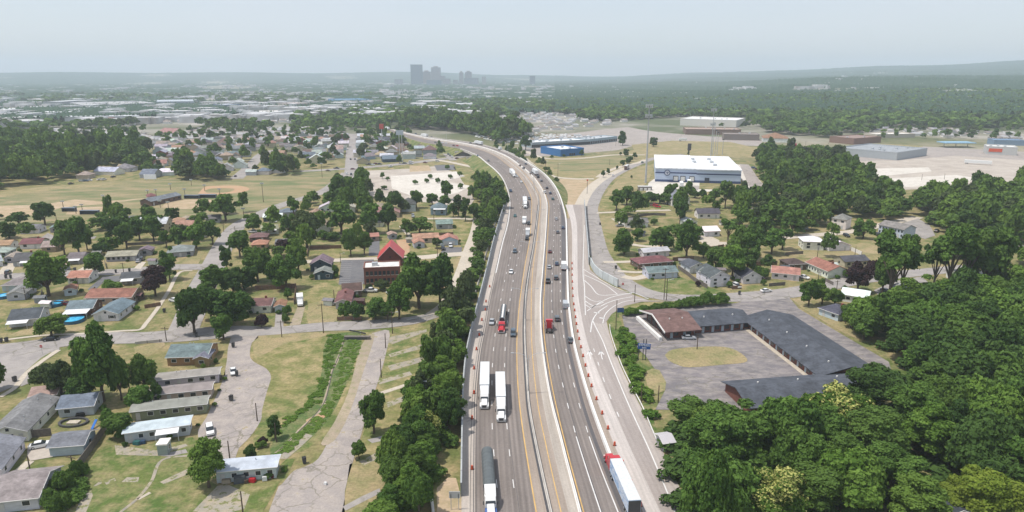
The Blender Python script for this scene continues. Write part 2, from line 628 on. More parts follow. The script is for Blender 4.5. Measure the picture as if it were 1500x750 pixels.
# near land is dry lawn, far land takes the far colours by distance from the city's own position
m = M['ground']
n = m.node_tree
b = n.nodes['Principled BSDF']
src = b.inputs['Base Color'].links[0].from_socket
sep = N(n, 'ShaderNodeSeparateXYZ')
n.links.new(wpos(n), sep.inputs[0])
far = N(n, 'ShaderNodeMapRange')
far.inputs[1].default_value = 650
far.inputs[2].default_value = 1000
n.links.new(sep.outputs['Y'], far.inputs[0])
fc = ramp(n, noise(n, wpos(n), 0.006, 5), [(0.4, (0.09, 0.11, 0.05)), (0.52, (0.22, 0.21, 0.16)), (0.64, (0.40, 0.37, 0.34))])
n.links.new(mix(n, far.outputs[0], src, fc), b.inputs['Base Color'])
ground = bpy.data.objects.new('ground', me)
C.objects.link(ground)
tag(ground, 'dry summer lawn and open land reaching to the hazy hills', 'ground', kind='structure')

# haze
hz = MB().box(-12200, 12200, -12200, 12200, -1.5, 300)
hm = bpy.data.materials.new('haze_air')
hm.use_nodes = True
hn = hm.node_tree
hn.nodes.clear()
ho = N(hn, 'ShaderNodeOutputMaterial')
hv = N(hn, 'ShaderNodeVolumePrincipled')
hv.inputs['Color'].default_value = (0.79, 0.895, 1.0, 1)
hv.inputs['Density'].default_value = 0.00014
hv.inputs['Anisotropy'].default_value = 0.0
hn.links.new(hv.outputs[0], ho.inputs['Volume'])
HAZE = hz.build('haze', hm)
tag(HAZE, 'pale summer haze hanging over the whole city', 'haze', kind='stuff')

# ================================================================== highway lines (y, x)
LE = [(189, 566), (193, 574), (197, 583), (203, 600), (209, 622), (214, 652), (219, 677), (229, 700), (240, 714), (249, 725), (260, 735), (274, 742), (288, 746)]
RE = [(189, 576), (193, 592), (197, 612), (203, 643), (209, 690), (214, 714), (219, 731), (229, 756), (240, 775), (249, 789), (260, 802), (274, 813), (288, 820)]
fr_med = [.5, .5, .52, .55, .58, .6, .6, .6, .57, .54, .52, .53, .55]


def farl(fr):
    out = []
    for (y, l), (_, r), f in zip(LE, RE, fr):
        out.append((y, l + (r - l) * f))
    return out


FM = fr_med
FL = {k: farl([f * a for f in FM]) for k, a in (('d1', .27), ('d2', .56), ('yel1', .78))}
FL['med'] = farl(FM)
FL['yel2'] = farl([f + (1 - f) * .12 for f in FM])
FL['conc'] = farl([f + (1 - f) * .18 for f in FM])
FL['bar2'] = farl([f + (1 - f) * .36 for f in FM])
FL['yel3'] = farl([f + (1 - f) * .41 for f in FM])
FL['dA'] = farl([f + (1 - f) * .64 for f in FM])
FL['dB'] = farl([f + (1 - f) * .84 for f in FM])
FL['blkL'] = farl([f + (1 - f) * .90 for f in FM])
FL['blkR'] = farl([.985] * 13)
FL['white'] = RE
L = {
    'wall': [(294, 741), (300, 740), (320, 734), (344, 727), (367, 721), (393, 715), (430, 706), (450, 701), (494, 690), (530, 683), (570, 679), (600, 678), (650, 677), (728, 676), (760, 676)],
    'sh': LE + [(300, 747), (327, 744), (357, 736), (393, 728), (420, 722), (450, 716), (480, 711), (510, 705), (540, 701), (570, 698.5), (600, 697), (680, 696), (760, 696)],
    'd1': FL['d1'] + [(310, 763), (331, 760), (350, 754.7), (374, 748.5), (408, 740), (438, 734), (452, 731), (480, 726.5), (502, 724), (520, 722.3), (542, 721), (569, 720.6), (625, 721), (660, 723), (697, 726.5), (760, 732)],
    'd2': FL['d2'] + [(308, 771.5), (330, 768.5), (362, 762.7), (388, 757), (420, 750), (445, 746.5), (480, 742.3), (510, 740), (532, 739.3), (560, 739.5), (600, 741), (641, 744), (678, 748), (720, 753.5), (760, 759)],
    'yel1': FL['yel1'] + [(300, 779), (350, 776), (386, 769.5), (420, 764.3), (450, 760.5), (490, 757.5), (530, 757.2), (570, 759), (600, 761.8), (652, 769), (704, 777.5), (760, 787)],
    'med': FL['med'] + [(300, 789), (330, 786), (350, 783.5), (370, 780.5), (400, 775), (440, 770.2), (480, 768.8), (510, 769.5), (562, 772.6), (600, 776), (652, 785.5), (704, 796.5), (760, 809)],
    'yel2': FL['yel2'] + [(300, 791.5), (330, 789), (350, 786.8), (400, 780), (440, 778.3), (494, 778.6), (540, 781.7), (600, 789), (652, 799.7), (704, 811), (760, 824)],
    'conc': FL['conc'] + [(300, 794), (350, 791), (380, 788), (440, 783.5), (500, 784), (550, 789), (600, 797), (650, 808), (700, 820), (760, 835)],
    'bar2': FL['bar2'] + [(300, 801.5), (320, 801), (350, 799), (400, 795), (450, 791.7), (500, 794), (550, 800.5), (594, 809), (640, 821), (676, 830), (710, 839), (760, 852)],
    'yel3': FL['yel3'] + [(300, 804), (320, 803.5), (350, 802), (420, 797.7), (450, 796), (490, 797), (540, 804), (594, 814.5), (670, 833), (760, 857.5)],
    'dA': FL['dA'] + [(300, 811.5), (327, 812), (348, 811.2), (383, 810), (420, 808.2), (450, 808.3), (500, 812), (542, 819.3), (595, 832), (626, 840.5), (640, 844), (700, 863), (760, 883)],
    'dB': FL['dB'] + [(300, 817.6), (327, 820.2), (372, 820.8), (420, 820.7), (450, 821.6), (498, 826.5), (544, 836), (595, 849), (626, 858.6), (640, 863), (690, 881), (760, 909)],
    'blkL': FL['blkL'] + [(300, 820), (330, 822.3), (372, 822.8), (420, 822.8), (450, 823.6), (500, 829), (550, 840), (600, 853.5), (660, 874), (760, 914)],
    'blkR': FL['blkR'] + [(300, 822.5), (324, 828), (350, 828.6), (400, 829), (450, 828.5), (500, 834), (550, 845), (600, 858.5), (660, 880), (760, 922)],
    'white': RE + [(300, 824), (320, 828.8), (350, 830), (400, 831), (440, 832.3), (450, 833.2), (500, 840), (550, 852.5), (600, 868), (660, 890), (700, 906), (760, 930)],
    'drum': [(300, 828), (330, 837), (400, 838), (440, 839.5), (450, 841), (480, 845), (510, 851), (540, 858.5), (570, 867.5), (594, 877), (630, 891), (662, 904), (691, 917), (722, 930), (760, 946)],
    'rampM': [(300, 839), (330, 845), (400, 846), (440, 848), (500, 860), (550, 878), (600, 899), (660, 925), (700, 944), (760, 972)],
    'rampE': [(300, 852), (320, 853), (360, 854), (394, 855), (440, 858), (474, 870), (498, 882), (534, 896), (596, 922), (666, 954), (760, 993)],
    'rampR': [(300, 856), (340, 859), (370, 861.5), (388, 863), (420, 872), (445, 882), (470, 888), (493, 894), (534, 908), (570, 925), (599, 940), (630, 955), (666, 973), (700, 989), (760, 1015)],
}
ROWS = list(np.concatenate([np.arange(189, 240, 1.5), np.arange(240, 320, 2.0), np.arange(320, 761, 4.0), [775, 790]]))


def hz_(y):
    """deck height of the highway by survey row: it climbs to its overpass in the distance"""
    t = min(1, max(0, (318 - y) / 70))
    return 6.0 * t * t * (3 - 2 * t)


def LP(k, y, z=0.0):
    z0 = hz_(y)
    p = G(interp(L[k], y), y, z0)
    p.z = z0 + z
    return p


def ribbon(name, ka, kb, y0, y1, mat, z, label=None, cat='road', kind='structure', fa=0.0, fb=1.0, parent=None):
    rows = [y0] + [r for r in ROWS if y0 < r < y1] + [y1]
    b = MB()
    b.uv = []
    acc, prev = 0, None
    for y in rows:
        A, B = LP(ka, y, z), LP(kb, y, z)
        A, B = A.lerp(B, fa), A.lerp(B, fb)
        if prev is not None:
            acc += (A - prev).length
        prev = A
        w = (B - A).length
        b.v += [tuple(A), tuple(B)]
        b.uv += [(0, acc), (w, acc)]
    for i in range(len(rows) - 1):
        b.f.append((2 * i, 2 * i + 1, 2 * i + 3, 2 * i + 2)[::-1])
    o = b.build(name, mat, parent, fix=False)
    return tag(o, label, cat if parent is None else None, kind=kind)


Y0, Y1 = 189, 790
ribbon('highway', 'sh', 'yel1', Y0, Y1, M['lanes'], 0.10, 'three grey southbound highway lanes')
ribbon('road_shoulder', 'yel1', 'med', Y0, Y1, M['med_shoulder'], 0.104, 'tan inner shoulder left of the median barrier')
ribbon('road_shoulder', 'med', 'conc', Y0, Y1, M['med_shoulder'], 0.104, 'tan shoulder right of the median barrier')
ribbon('road_work_strip', 'conc', 'bar2', Y0, Y1, M['new_concrete'], 0.104, 'pale concrete strip rebuilt between the two median barriers')
ribbon('highway', 'bar2', 'blkL', Y0, Y1, M['lanes'], 0.10, 'grey northbound highway lanes')
ribbon('road_shoulder', 'blkL', 'blkR', Y0, Y1, M['black_strip'], 0.104, 'black tar strip beside the northbound lanes')
ribbon('road_shoulder', 'blkR', 'white', Y0, Y1, M['brown_strip'], 0.104, 'brown milled shoulder beside the white barrier')
ribbon('road_shoulder', 'wall', 'sh', 294, Y1, M['shoulder'], 0.106, 'pale concrete shoulder beside the tall noise wall')
ribbon('road_shoulder', 'wall', 'sh', 294, Y1, M['black_strip'], 0.110, 'dark rumble edge of the southbound shoulder', fa=0.86, fb=0.93)
ribbon('road_shoulder', 'white', 'drum', 320, Y1, M['med_shoulder'], 0.102, 'tan verge between the white barrier and the drums')
ribbon('road_ramp', 'drum', 'rampM', 300, Y1, M['ramp_white'], 0.102, 'grooved pale concrete half of the exit ramp')
ribbon('road_ramp', 'rampM', 'rampE', 300, Y1, M['ramp_grey'], 0.104, 'grey driven half of the exit ramp')
ribbon('road_ramp', 'rampE', 'rampR', 300, Y1, M['ramp'], 0.102, 'pale outer edge of the exit ramp')
# deck sides and embankments
for side in (0, 1):
    b = MB()
    ka, kb = ('sh', 'white') if side == 0 else ('white', 'sh')
    rows = [r for r in ROWS if 189 <= r <= 318]
    for r0, r1 in zip(rows, rows[1:]):
        if 219.5 <= r0 <= 226:
            continue
        q = []
        for r in (r0, r1):
            A, B = LP(ka, r), LP(kb, r)
            d = (A - B)
            d.z = 0
            d.normalize()
            q.append((A + d * 0.8 + Vector((0, 0, 0.06)), A + d * (1.0 + 2.0 * A.z) - Vector((0, 0, A.z + 0.05))))
        b.poly([q[0][0], q[1][0], q[1][1], q[0][1]])
    o = b.build('embankment_terrain', M['green_lawn'], fix=False)
    tag(o, 'grass bank on the %s side of the raised highway' % ('left', 'right')[side], 'embankment', kind='structure')
ribbon('road_verge', 'sh', 'white', 189, 318, M['shoulder'], 0.02, 'concrete deck under the raised highway', fa=-0.012, fb=1.012)
# overpass
ov = empty('highway_overpass', LP('sh', 222.5) - Vector((0, 0, 6)))
tag(ov, 'concrete highway overpass on round columns above the cross street', 'bridge')
for ka, kb in (('sh', 'white'), ('white', 'sh')):
    bb = MB()
    for r0, r1 in ((218.5, 222.5), (222.5, 227.5)):
        A0, A1 = LP(ka, r0), LP(ka, r1)
        d = (LP(ka, r0) - LP(kb, r0)).normalized()
        b_ = [A0 + d * 0.2, A0 + d * 1.3, A1 + d * 1.3, A1 + d * 0.2]
        bb.hexa([p - Vector((0, 0, 1.5)) for p in b_], [p + Vector((0, 0, 0.9)) for p in b_])
    o = bb.build('parapet', M['concrete'], ov)
    o.matrix_parent_inverse = Matrix.Translation(ov.location).inverted()
for r in (219.5, 227):
    A, B = LP('sh', r), LP('white', r)
    d = (A - B).normalized()
    t = Vector((-d.y, d.x, 0)) * 0.5
    q = [A + d * 9 + t, A + d * 9 - t, B - d * 9 - t, B - d * 9 + t]
    bb = MB()
    bb.hexa([Vector((p.x, p.y, 0)) for p in q], [Vector((p.x, p.y, 4.6 if i in (0, 1, 2, 3) else 0)) for i, p in enumerate(q)])
    o = bb.build('abutment', M['concrete'], ov)
    o.matrix_parent_inverse = Matrix.Translation(ov.location).inverted()
for k in range(5):
    A, B = LP('sh', 223), LP('white', 223)
    p = A.lerp(B, 0.02 + 0.24 * k)
    o = MB().tube((p.x, p.y, 0), (p.x, p.y, 5.9), 0.6, n=10).build('column', M['concrete'], ov)
    o.matrix_parent_inverse = Matrix.Translation(ov.location).inverted()

# ------------------------------------------------------------------ paint
def line_ribbon(b, k, y0, y1, w, z=0.125, off=0.0):
    rows = [y0] + [r for r in ROWS if y0 < r < y1] + [y1]
    pts = [LP(k, y, z) for y in rows]
    n0 = len(b.v)
    for i, p in enumerate(pts):
        t = (pts[min(i + 1, len(pts) - 1)] - pts[max(i - 1, 0)])
        t.z = 0
        t.normalize()
        nn = Vector((-t.y, t.x, 0))
        c = p + nn * off
        b.v += [tuple(c - nn * w / 2), tuple(c + nn * w / 2)]
        if i:
            q = n0 + 2 * i
            b.f.append((q - 2, q - 1, q + 1, q))


def dashed(b, k, y0, y1, w=0.16, on=3.2, off=9.0, z=0.125):
    ys = np.arange(y1, y0, -0.5)
    P = [LP(k, float(y), z) for y in ys]
    acc, cur = 0, []
    for i in range(len(P)):
        if i:
            acc += (P[i] - P[i - 1]).length
        if acc % (on + off) < on:
            cur.append(P[i])
        else:
            if len(cur) > 1:
                a, c = cur[0], cur[-1]
                t = (c - a)
                t.z = 0
                t.normalize()
                nn = Vector((-t.y, t.x, 0)) * w / 2
                b.poly([a - nn, c - nn, c + nn, a + nn][::-1])
            cur = []


def paint(b, name, mat, label):
    o = b.build(name, mat, fix=False)
    me = o.data
    bm = bmesh.new()
    bm.from_mesh(me)
    for f in bm.faces:
        f.normal_update()
        if f.normal.z < 0:
            f.normal_flip()
    bm.to_mesh(me)
    bm.free()
    return tag(o, label, 'road marking', kind='structure')


b = MB()
dashed(b, 'd1', 196, 770, 0.2)
dashed(b, 'd2', 196, 770, 0.2)
dashed(b, 'dA', 205, 634, 0.22)
dashed(b, 'dB', 205, 634, 0.2)
line_ribbon(b, 'dA', 640, 770, 0.25)
line_ribbon(b, 'dB', 640, 770, 0.25)
line_ribbon(b, 'sh', 225, 400, 0.5)
paint(b, 'lane_markings', M['paint_white'], 'white lane dashes and lines painted on the highway')
b = MB()
line_ribbon(b, 'yel1', 200, 780, 0.26)
line_ribbon(b, 'yel2', 200, 780, 0.2)
line_ribbon(b, 'yel3', 200, 780, 0.24)
paint(b, 'lane_markings', M['paint_yellow'], 'yellow edge lines painted along the highway medians')
b = MB()
line_ribbon(b, 'dA', 380, 790, 0.14, z=0.115, off=0.25)
line_ribbon(b, 'med', 300, 790, 0.5, z=0.112, off=-0.55)  # dark strip along the foot of the median barrier
line_ribbon(b, 'sh', 470, 790, 0.12, z=0.115, off=-1.0)
line_ribbon(b, 'sh', 420, 790, 0.10, z=0.113, off=0.2)
line_ribbon(b, 'd2', 420, 790, 0.07, z=0.113, off=0.45)
paint(b, 'road_dark_lines', M['dark_metal'], 'dark tar seams and one dark median strip running along the highway')


# ------------------------------------------------------------------ barriers and walls
def wall_along(name, k, y0, y1, h, w, mat, label, cat, off=0.0, prof=None, base=0.0, group=None, post=None):
    rows = [y0] + [r for r in ROWS if y0 < r < y1] + [y1]
    pts = [LP(k, y, base) for y in rows]
    b = MB()
    b.uv = []
    prof = prof or [(-w / 2, 0), (-w / 2, h), (w / 2, h), (w / 2, 0)]
    m = len(prof)
    acc = 0
    for i, p in enumerate(pts):
        t = (pts[min(i + 1, len(pts) - 1)] - pts[max(i - 1, 0)])
        t.z = 0
        t.normalize()
        nn = Vector((-t.y, t.x, 0))
        if i:
            acc += (p - pts[i - 1]).length
        for a, zz in prof:
            b.v.append(tuple(p + nn * (a + off) + Vector((0, 0, zz))))
            b.uv.append((acc, zz))
        if i:
            for j in range(m):
                j2 = (j + 1) % m
                q = (i - 1) * m
                b.f.append((q + j, q + j2, q + m + j2, q + m + j))
    b.f.append(tuple(range(m)))
    b.f.append(tuple((len(pts) - 1) * m + j for j in reversed(range(m))))
    o = b.build(name, mat)
    return tag(o, label, cat, group)


JERSEY = [(-0.38, 0), (-0.30, 0.12), (-0.14, 0.35), (-0.10, 0.95), (0.10, 0.95), (0.14, 0.35), (0.30, 0.12), (0.38, 0)]
M['panel_wall'], n, b = new_mat('noise_wall_panels')
br = N(n, 'ShaderNodeTexBrick')
br.offset = 0
br.inputs['Scale'].default_value = 1
br.inputs['Brick Width'].default_value = 4.6
br.inputs['Row Height'].default_value = 1.3
br.inputs['Mortar Size'].default_value = 0.1
br.inputs['Color1'].default_value = (0.36, 0.38, 0.39, 1)
br.inputs['Color2'].default_value = (0.42, 0.44, 0.44, 1)
br.inputs['Mortar'].default_value = (0.20, 0.21, 0.22, 1)
n.links.new(uvn(n), br.inputs['Vector'])
c = mix(n, 1.0, br.outputs[0], ramp(n, noise(n, wpos(n), 0.3, 5), [(0.3, gray(.85)), (0.7, gray(1.12))]), 'MULTIPLY')
n.links.new(c, b.inputs['Base Color'])
b.inputs['Roughness'].default_value = 0.9
wall_along('noise_wall', 'wall', 291, 728, 3.3, 0.35, M['panel_wall'], 'long grey panel noise wall between the tree belt and highway', 'wall')
wall_along('median_barrier', 'med', 190, 780, .95, .7, M['concrete'], 'weathered concrete median barrier carrying the twin lamp posts', 'barrier', prof=JERSEY)
wall_along('concrete_barrier', 'bar2', 190, 780, .9, .6, M['white_barrier'], 'clean white temporary barrier between work strip and northbound lanes', 'barrier', prof=JERSEY)
wall_along('concrete_barrier', 'white', 232, 780, .95, .8, M['white_barrier'], 'broad white concrete barrier beside the orange drums and exit ramp', 'barrier', prof=[(-.45, 0), (-.3, .95), (.3, .95), (.45, 0)])
wall_along('concrete_barrier', 'sh', 226, 296, .9, .5, M['white_barrier'], 'pale parapet barrier on the left edge of the raised curve', 'barrier', prof=JERSEY)
wall_along('concrete_barrier', 'wall', 294, 436, .9, .5, M['concrete'], 'short concrete barrier standing just inside the noise wall', 'barrier', off=-2.6, prof=JERSEY)
wall_along('concrete_barrier', 'white', 200, 300, 1.0, .4, M['concrete'], 'grey parapet barrier on the outer edge of the raised curve', 'barrier', off=-1.2, prof=JERSEY)
wall_along('wall', 'rampR', 300, 388, 3.6, 0.4, M['panel_wall'], 'grey panel noise wall between the ramp and frontage road', 'wall')
# ================================================================== open ground, fields and lots (survey outlines)
sheet('grass_field', [(0, 284), (45, 275), (100, 271), (160, 266), (235, 262), (300, 262), (355, 254), (430, 250), (490, 250), (498, 262), (490, 280), (455, 294), (400, 312), (360, 330), (300, 322), (230, 322), (150, 318), (90, 323), (0, 330)], M['field'], 0.03, 'broad dry grass of the ballfields with tan patches', 'field')
sheet('bare_field', [(-60, 303), (60, 300), (110, 292), (150, 295), (220, 290), (150, 299), (90, 304), (60, 314), (20, 318), (-60, 320)], M['dirt'], 0.05, 'pale bare dirt at the left of the ballfields', 'dirt')
sheet('bare_field', [(-40, 287), (60, 274), (120, 270), (180, 267), (160, 273), (90, 277), (30, 284), (-40, 296)], M['dry_grass'], 0.045, 'strip of dry tan grass along the far woods', 'field')
sheet('infield', [(96, 314), (103, 307), (125, 303), (160, 303), (173, 305), (168, 308), (150, 311), (118, 314)], M['dirt'], 0.06, 'tan ballfield infield beside two small dugouts', 'infield', sm=4)
sheet('infield', [(236, 304), (244, 297), (262, 293), (300, 292), (318, 295), (316, 300), (296, 305), (262, 306)], M['dirt'], 0.06, 'wide tan infield beside the concession building', 'infield', sm=4)
sheet('infield', [(290, 284), (300, 274), (316, 272), (350, 272), (365, 276), (357, 281), (330, 284), (305, 285)], M['red_dirt'], 0.06, 'reddish infield farthest along the ballfields', 'infield', sm=4)
sheet('infield_grass', [(300, 279), (312, 276), (340, 276), (342, 279), (330, 282), (305, 283)], M['field'], 0.07, 'grass patch inside the reddish infield', 'infield', sm=4)
sheet('vacant_lot', [(538, 250), (600, 247), (640, 243), (690, 262), (702, 280), (690, 300), (655, 300), (620, 296), (560, 292), (540, 286)], M['pale_lot'], 0.05, 'cleared gravelly lot behind the tree clump', 'lot')
sheet('building_slab', [(572, 258), (668, 251), (681, 258), (650, 266), (690, 272), (672, 282), (640, 290), (600, 286), (574, 276)], M['slab'], 0.08, 'white concrete slabs left in the cleared lot', 'slab')
sheet('building_slab', [(636, 242), (665, 241), (668, 249), (640, 250)], M['dark_asphalt'], 0.07, 'dark asphalt square at the top of the cleared lot', 'lot')
sheet('grass_verge', [(664, 244), (700, 256), (724, 274), (735, 300), (700, 300), (680, 270)], M['lawn'], 0.07, 'green verge between the cleared lot and highway', 'grass')
sheet('dirt_lot', [(600, 243), (628, 242), (632, 250), (600, 252)], M['dirt'], 0.065, 'brown dirt corner above the white slabs', 'dirt')
# right hand side of the highway, in the distance
sheet('dry_field', [(768, 240), (800, 232), (905, 226), (945, 215), (985, 212), (1110, 215), (1115, 232), (1080, 230), (965, 230), (930, 244), (900, 262), (880, 285), (840, 290), (815, 270)], M['dry_grass'], 0.04, 'open tan grass between the highway and warehouse', 'field')
sheet('grass_field', [(800, 237), (865, 230), (925, 228), (900, 244), (870, 250), (830, 252), (806, 244)], M['field'], 0.05, 'olive infield behind the single row of bushes', 'field', sm=3)
sheet('bare_ground', [(815, 262), (850, 262), (884, 268), (862, 290), (840, 312), (832, 320), (830, 296), (822, 280)], M['dirt'], 0.055, 'bare brown work ground between highway and ramp', 'dirt')
sheet('parking_lot', [(760, 205), (880, 190), (950, 183), (1110, 190), (1118, 214), (985, 210), (940, 210), (905, 220), (800, 229), (768, 228)], M['old_asphalt'], 0.045, 'big faded asphalt lots around the long store row', 'lot')
sheet('dry_field', [(925, 212), (985, 206), (1070, 208), (1105, 216), (1075, 226), (960, 228), (930, 222)], M['dry_grass'], 0.055, 'tan field in front of the car lots', 'field')
sheet('warehouse_lot', [(950, 268), (958, 262), (1025, 266), (1024, 277), (1096, 279), (1086, 262), (1078, 240), (1096, 244), (1118, 270), (1112, 279), (1060, 279), (1005, 283), (966, 286), (945, 286)], M['slab'], 0.06, 'pale concrete truck yard round the warehouse', 'lot')
sheet('road_drive', [(1083, 240), (1097, 241), (1118, 272), (1108, 280), (1096, 279), (1098, 274)], M['old_asphalt'], 0.08, 'brownish drive passing right of the warehouse', 'road')
sheet('truck_yard', [(1000, 272), (1024, 272), (1024, 277), (1010, 285), (992, 284)], M['old_asphalt'], 0.085, 'patched asphalt before the loading docks', 'lot')
sheet('dry_verge', [(884, 288), (898, 270), (915, 254), (942, 243), (960, 240), (950, 265), (940, 276), (900, 284)], M['dry_grass'], 0.06, 'tan verge beside the ramp below the tall mast', 'grass')
sheet('vacant_lot', [(1245, 240), (1262, 226), (1330, 234), (1400, 228), (1520, 236), (1520, 268), (1440, 272), (1380, 275), (1310, 279), (1270, 262)], M['pale_lot'], 0.05, 'huge pale cleared lot beside the grey store', 'lot')
sheet('building_slab', [(1270, 247), (1360, 245), (1365, 251), (1290, 258), (1295, 262), (1400, 256), (1440, 262), (1380, 271), (1330, 274), (1300, 268), (1280, 258)], M['slab'], 0.07, 'white floor slab stretched across the cleared lot', 'slab')
sheet('parking_lot', [(1240, 224), (1250, 212), (1300, 205), (1380, 206), (1440, 212), (1520, 218), (1520, 236), (1400, 228), (1330, 234), (1262, 236)], M['old_asphalt'], 0.055, 'asphalt parking lots along the far shopping street', 'lot')
sheet('grass_verge', [(1262, 215), (1310, 208), (1350, 209), (1352, 215), (1310, 218)], M['dry_grass'], 0.07, 'tan verge beside the brown store', 'grass')
# lower left
sheet('grass_field', [(376, 492), (470, 487), (530, 487), (545, 492), (530, 560), (510, 620), (470, 645), (430, 665), (398, 652), (370, 660), (382, 600), (397, 552), (385, 535), (368, 522), (369, 504)], M['lawn'], 0.05, 'mown field beside the weedy creek', 'field', sm=3)
sheet('creek_grass', [(482, 490), (520, 486), (530, 496), (520, 530), (506, 565), (490, 600), (465, 632), (430, 664), (396, 668), (408, 630), (440, 600), (462, 572), (472, 540), (474, 510)], M['creek_green'], 0.058, 'lush green banks of the creek', 'grass', sm=3)
sheet('dry_verge', [(378, 492), (430, 488), (478, 487), (470, 494), (425, 502), (400, 512), (380, 522), (371, 515), (372, 500)], M['dry_grass'], 0.06, 'tan grass strip at the head of the mown field', 'grass', sm=3)
sheet('yard_lawn', [(60, 760), (120, 690), (160, 640), (190, 655), (282, 640), (290, 650), (300, 700), (320, 712), (410, 705), (380, 760)], M['green_lawn'], 0.05, 'lawn beside the two oldest mobile homes', 'lawn')
sheet('yard_lawn', [(455, 760), (440, 712), (412, 706), (400, 690), (420, 672), (432, 672), (420, 700), (440, 706)], M['lawn'], 0.052, 'narrow grass behind the lowest mobile home', 'lawn')
for q in ([(107, 760), (118, 728), (134, 718), (136, 726), (122, 760)], [(137, 712), (148, 703), (149, 708), (140, 712)], [(153, 706), (168, 700), (170, 704), (156, 710)], [(178, 706), (186, 699), (204, 699), (202, 706)]):
    sheet('bare_dirt', q, M['old_slab'], 0.06, 'broken slab remains in the empty trailer yard', 'slab')
sheet('bare_dirt', [(272, 760), (318, 712), (330, 708), (366, 724), (358, 745), (310, 758)], M['old_slab'], 0.07, 'weathered trailer pad below the lowest mobile home', 'slab')
sheet('parking_pad', [(234, 706), (283, 683), (296, 686), (240, 709)], M['old_slab'], 0.075, 'narrow grey pad in the empty yard', 'slab')
sheet('dirt_path', [(168, 652), (231, 660), (272, 650), (275, 653), (232, 668), (170, 666)], M['old_slab'], 0.07, 'tan worn trail beside the small shed', 'path')
sheet('parking_pad', [(231, 667), (250, 662), (272, 658), (275, 663), (248, 669)], M['street'], 0.08, 'grey pad beside the small shed', 'slab')
strip('footpath', [(285, 667), (238, 674), (222, 705), (202, 730), (175, 752)], 0.7, M['old_slab'], 0.09, 'cracked concrete path crossing the empty yard', 'path')
strip('footpath', [(202, 732), (220, 722)], 0.8, M['walk'], 0.09, 'short side branch of the cracked path', 'path')
# drive of the mobile home park
sheet('driveway', [(340, 488), (378, 492), (369, 502), (366, 520), (372, 530), (390, 540), (397, 552), (392, 570), (384, 600), (382, 616), (366, 640), (350, 656), (337, 676), (290, 640), (302, 612), (312, 590), (325, 560), (332, 530), (334, 510)], M['old_asphalt'], 0.06, 'cracked asphalt drive of the mobile home park', 'road', sm=3)
sheet('driveway', [(545, 488), (570, 484), (566, 515), (555, 555), (540, 600), (528, 640), (516, 680), (505, 720), (495, 790), (392, 790), (405, 720), (414, 708), (430, 690), (445, 684), (466, 672), (484, 640), (500, 610), (520, 560), (534, 515)], M['old_asphalt'], 0.06, 'old pale asphalt lane right of the creek', 'road', sm=3)
sheet('gravel_edge', [(541, 490), (549, 492), (532, 545), (512, 605), (490, 645), (470, 650), (490, 618), (510, 575), (522, 530), (530, 505)], M['gravel'], 0.075, 'brown gravel shoulder between creek and old lane', 'gravel', sm=3)
sheet('parking_pad', [(400, 672), (430, 655), (448, 635), (458, 638), (440, 655), (420, 672)], M['old_slab'], 0.07, 'broken slab by the creek bank', 'slab')
sheet('bare_dirt', [(448, 615), (470, 605), (480, 608), (462, 620), (450, 620)], M['red_dirt'], 0.08, 'reddish bare patch on the creek bank', 'dirt')
# trailer pads right of the old lane
sheet('yard_lawn', [(568, 484), (640, 470), (640, 560), (600, 640), (570, 700), (540, 790), (500, 790), (516, 700), (530, 640), (545, 600), (560, 550), (566, 510)], M['lawn'], 0.05, 'grass of the abandoned trailer pads', 'lawn')
sheet('dry_verge', [(512, 680), (540, 672), (562, 690), (560, 730), (545, 760), (497, 790), (505, 730)], M['dry_grass'], 0.06, 'tan grass at the foot of the trailer pads', 'grass', sm=3)
for i, (q, mt) in enumerate([([(570, 494), (625, 482), (625, 486), (575, 504), (569, 503)], 'old_slab'), ([(569, 519), (625, 502), (627, 508), (572, 523)], 'old_slab'), ([(568, 536), (620, 522), (622, 529), (572, 543)], 'old_slab'),
                             ([(553, 558), (600, 544), (604, 549), (556, 563)], 'old_slab'), ([(550, 576), (612, 556), (614, 560), (552, 580)], 'walk'), ([(566, 590), (606, 574), (610, 580), (568, 597)], 'old_slab'),
                             ([(538, 644), (576, 634), (604, 618), (606, 624), (576, 642), (545, 649)], 'street'), ([(527, 676), (562, 657), (578, 655), (574, 662), (532, 682)], 'old_slab'), ([(502, 742), (530, 727), (556, 715), (558, 722), (530, 736), (506, 748)], 'street')]):
    sheet('trailer_pad', q, M[mt], 0.075, 'empty concrete trailer pad beside the old lane', 'slab')
sheet('noise_wall_verge', [(676, 730), (697, 730), (700, 800), (640, 800), (640, 715), (655, 700), (668, 700)], M['dirt'], 0.055, 'bare brown ground at the end of the noise wall', 'dirt')
# ------------------------------------------------------------------ streets, left
ST = M['street']
strip('street', [(-80, 522), (0, 514), (60, 505), (130, 496), (200, 495), (270, 491), (340, 486), (400, 485), (470, 479), (540, 476), (600, 470), (640, 461)], [13, 12.5, 10.5, 11, 10, 12, 11, 7.5, 8.5, 9, 8, 5], ST, 0.10, 'grey residential street crossing the lower left', 'road')
sheet('street_junction', [(-60, 512), (60, 500), (88, 500), (87, 512), (60, 528), (36, 546), (20, 566), (-60, 600)], ST, 0.104, 'wide street corner at the left edge', 'road')
strip('street', [(262, 498), (275, 470), (292, 430), (312, 390), (332, 352), (350, 330), (380, 314), (420, 298), (470, 282), (494, 266), (508, 253)], [10, 10, 11, 10.5, 10.5, 10, 10, 9.5, 9, 9, 9], ST, 0.11, 'street climbing from the junction toward the ballfields', 'road')
strip('street', [(-60, 411), (0, 406), (60, 402), (120, 400), (180, 398), (240, 392), (300, 391)], 9.5, ST, 0.106, 'straight street between two rows of ranch houses', 'road')
strip('street', [(45, 358), (90, 352), (140, 348)], 6, ST, 0.10, 'short street behind the ranch houses', 'road')
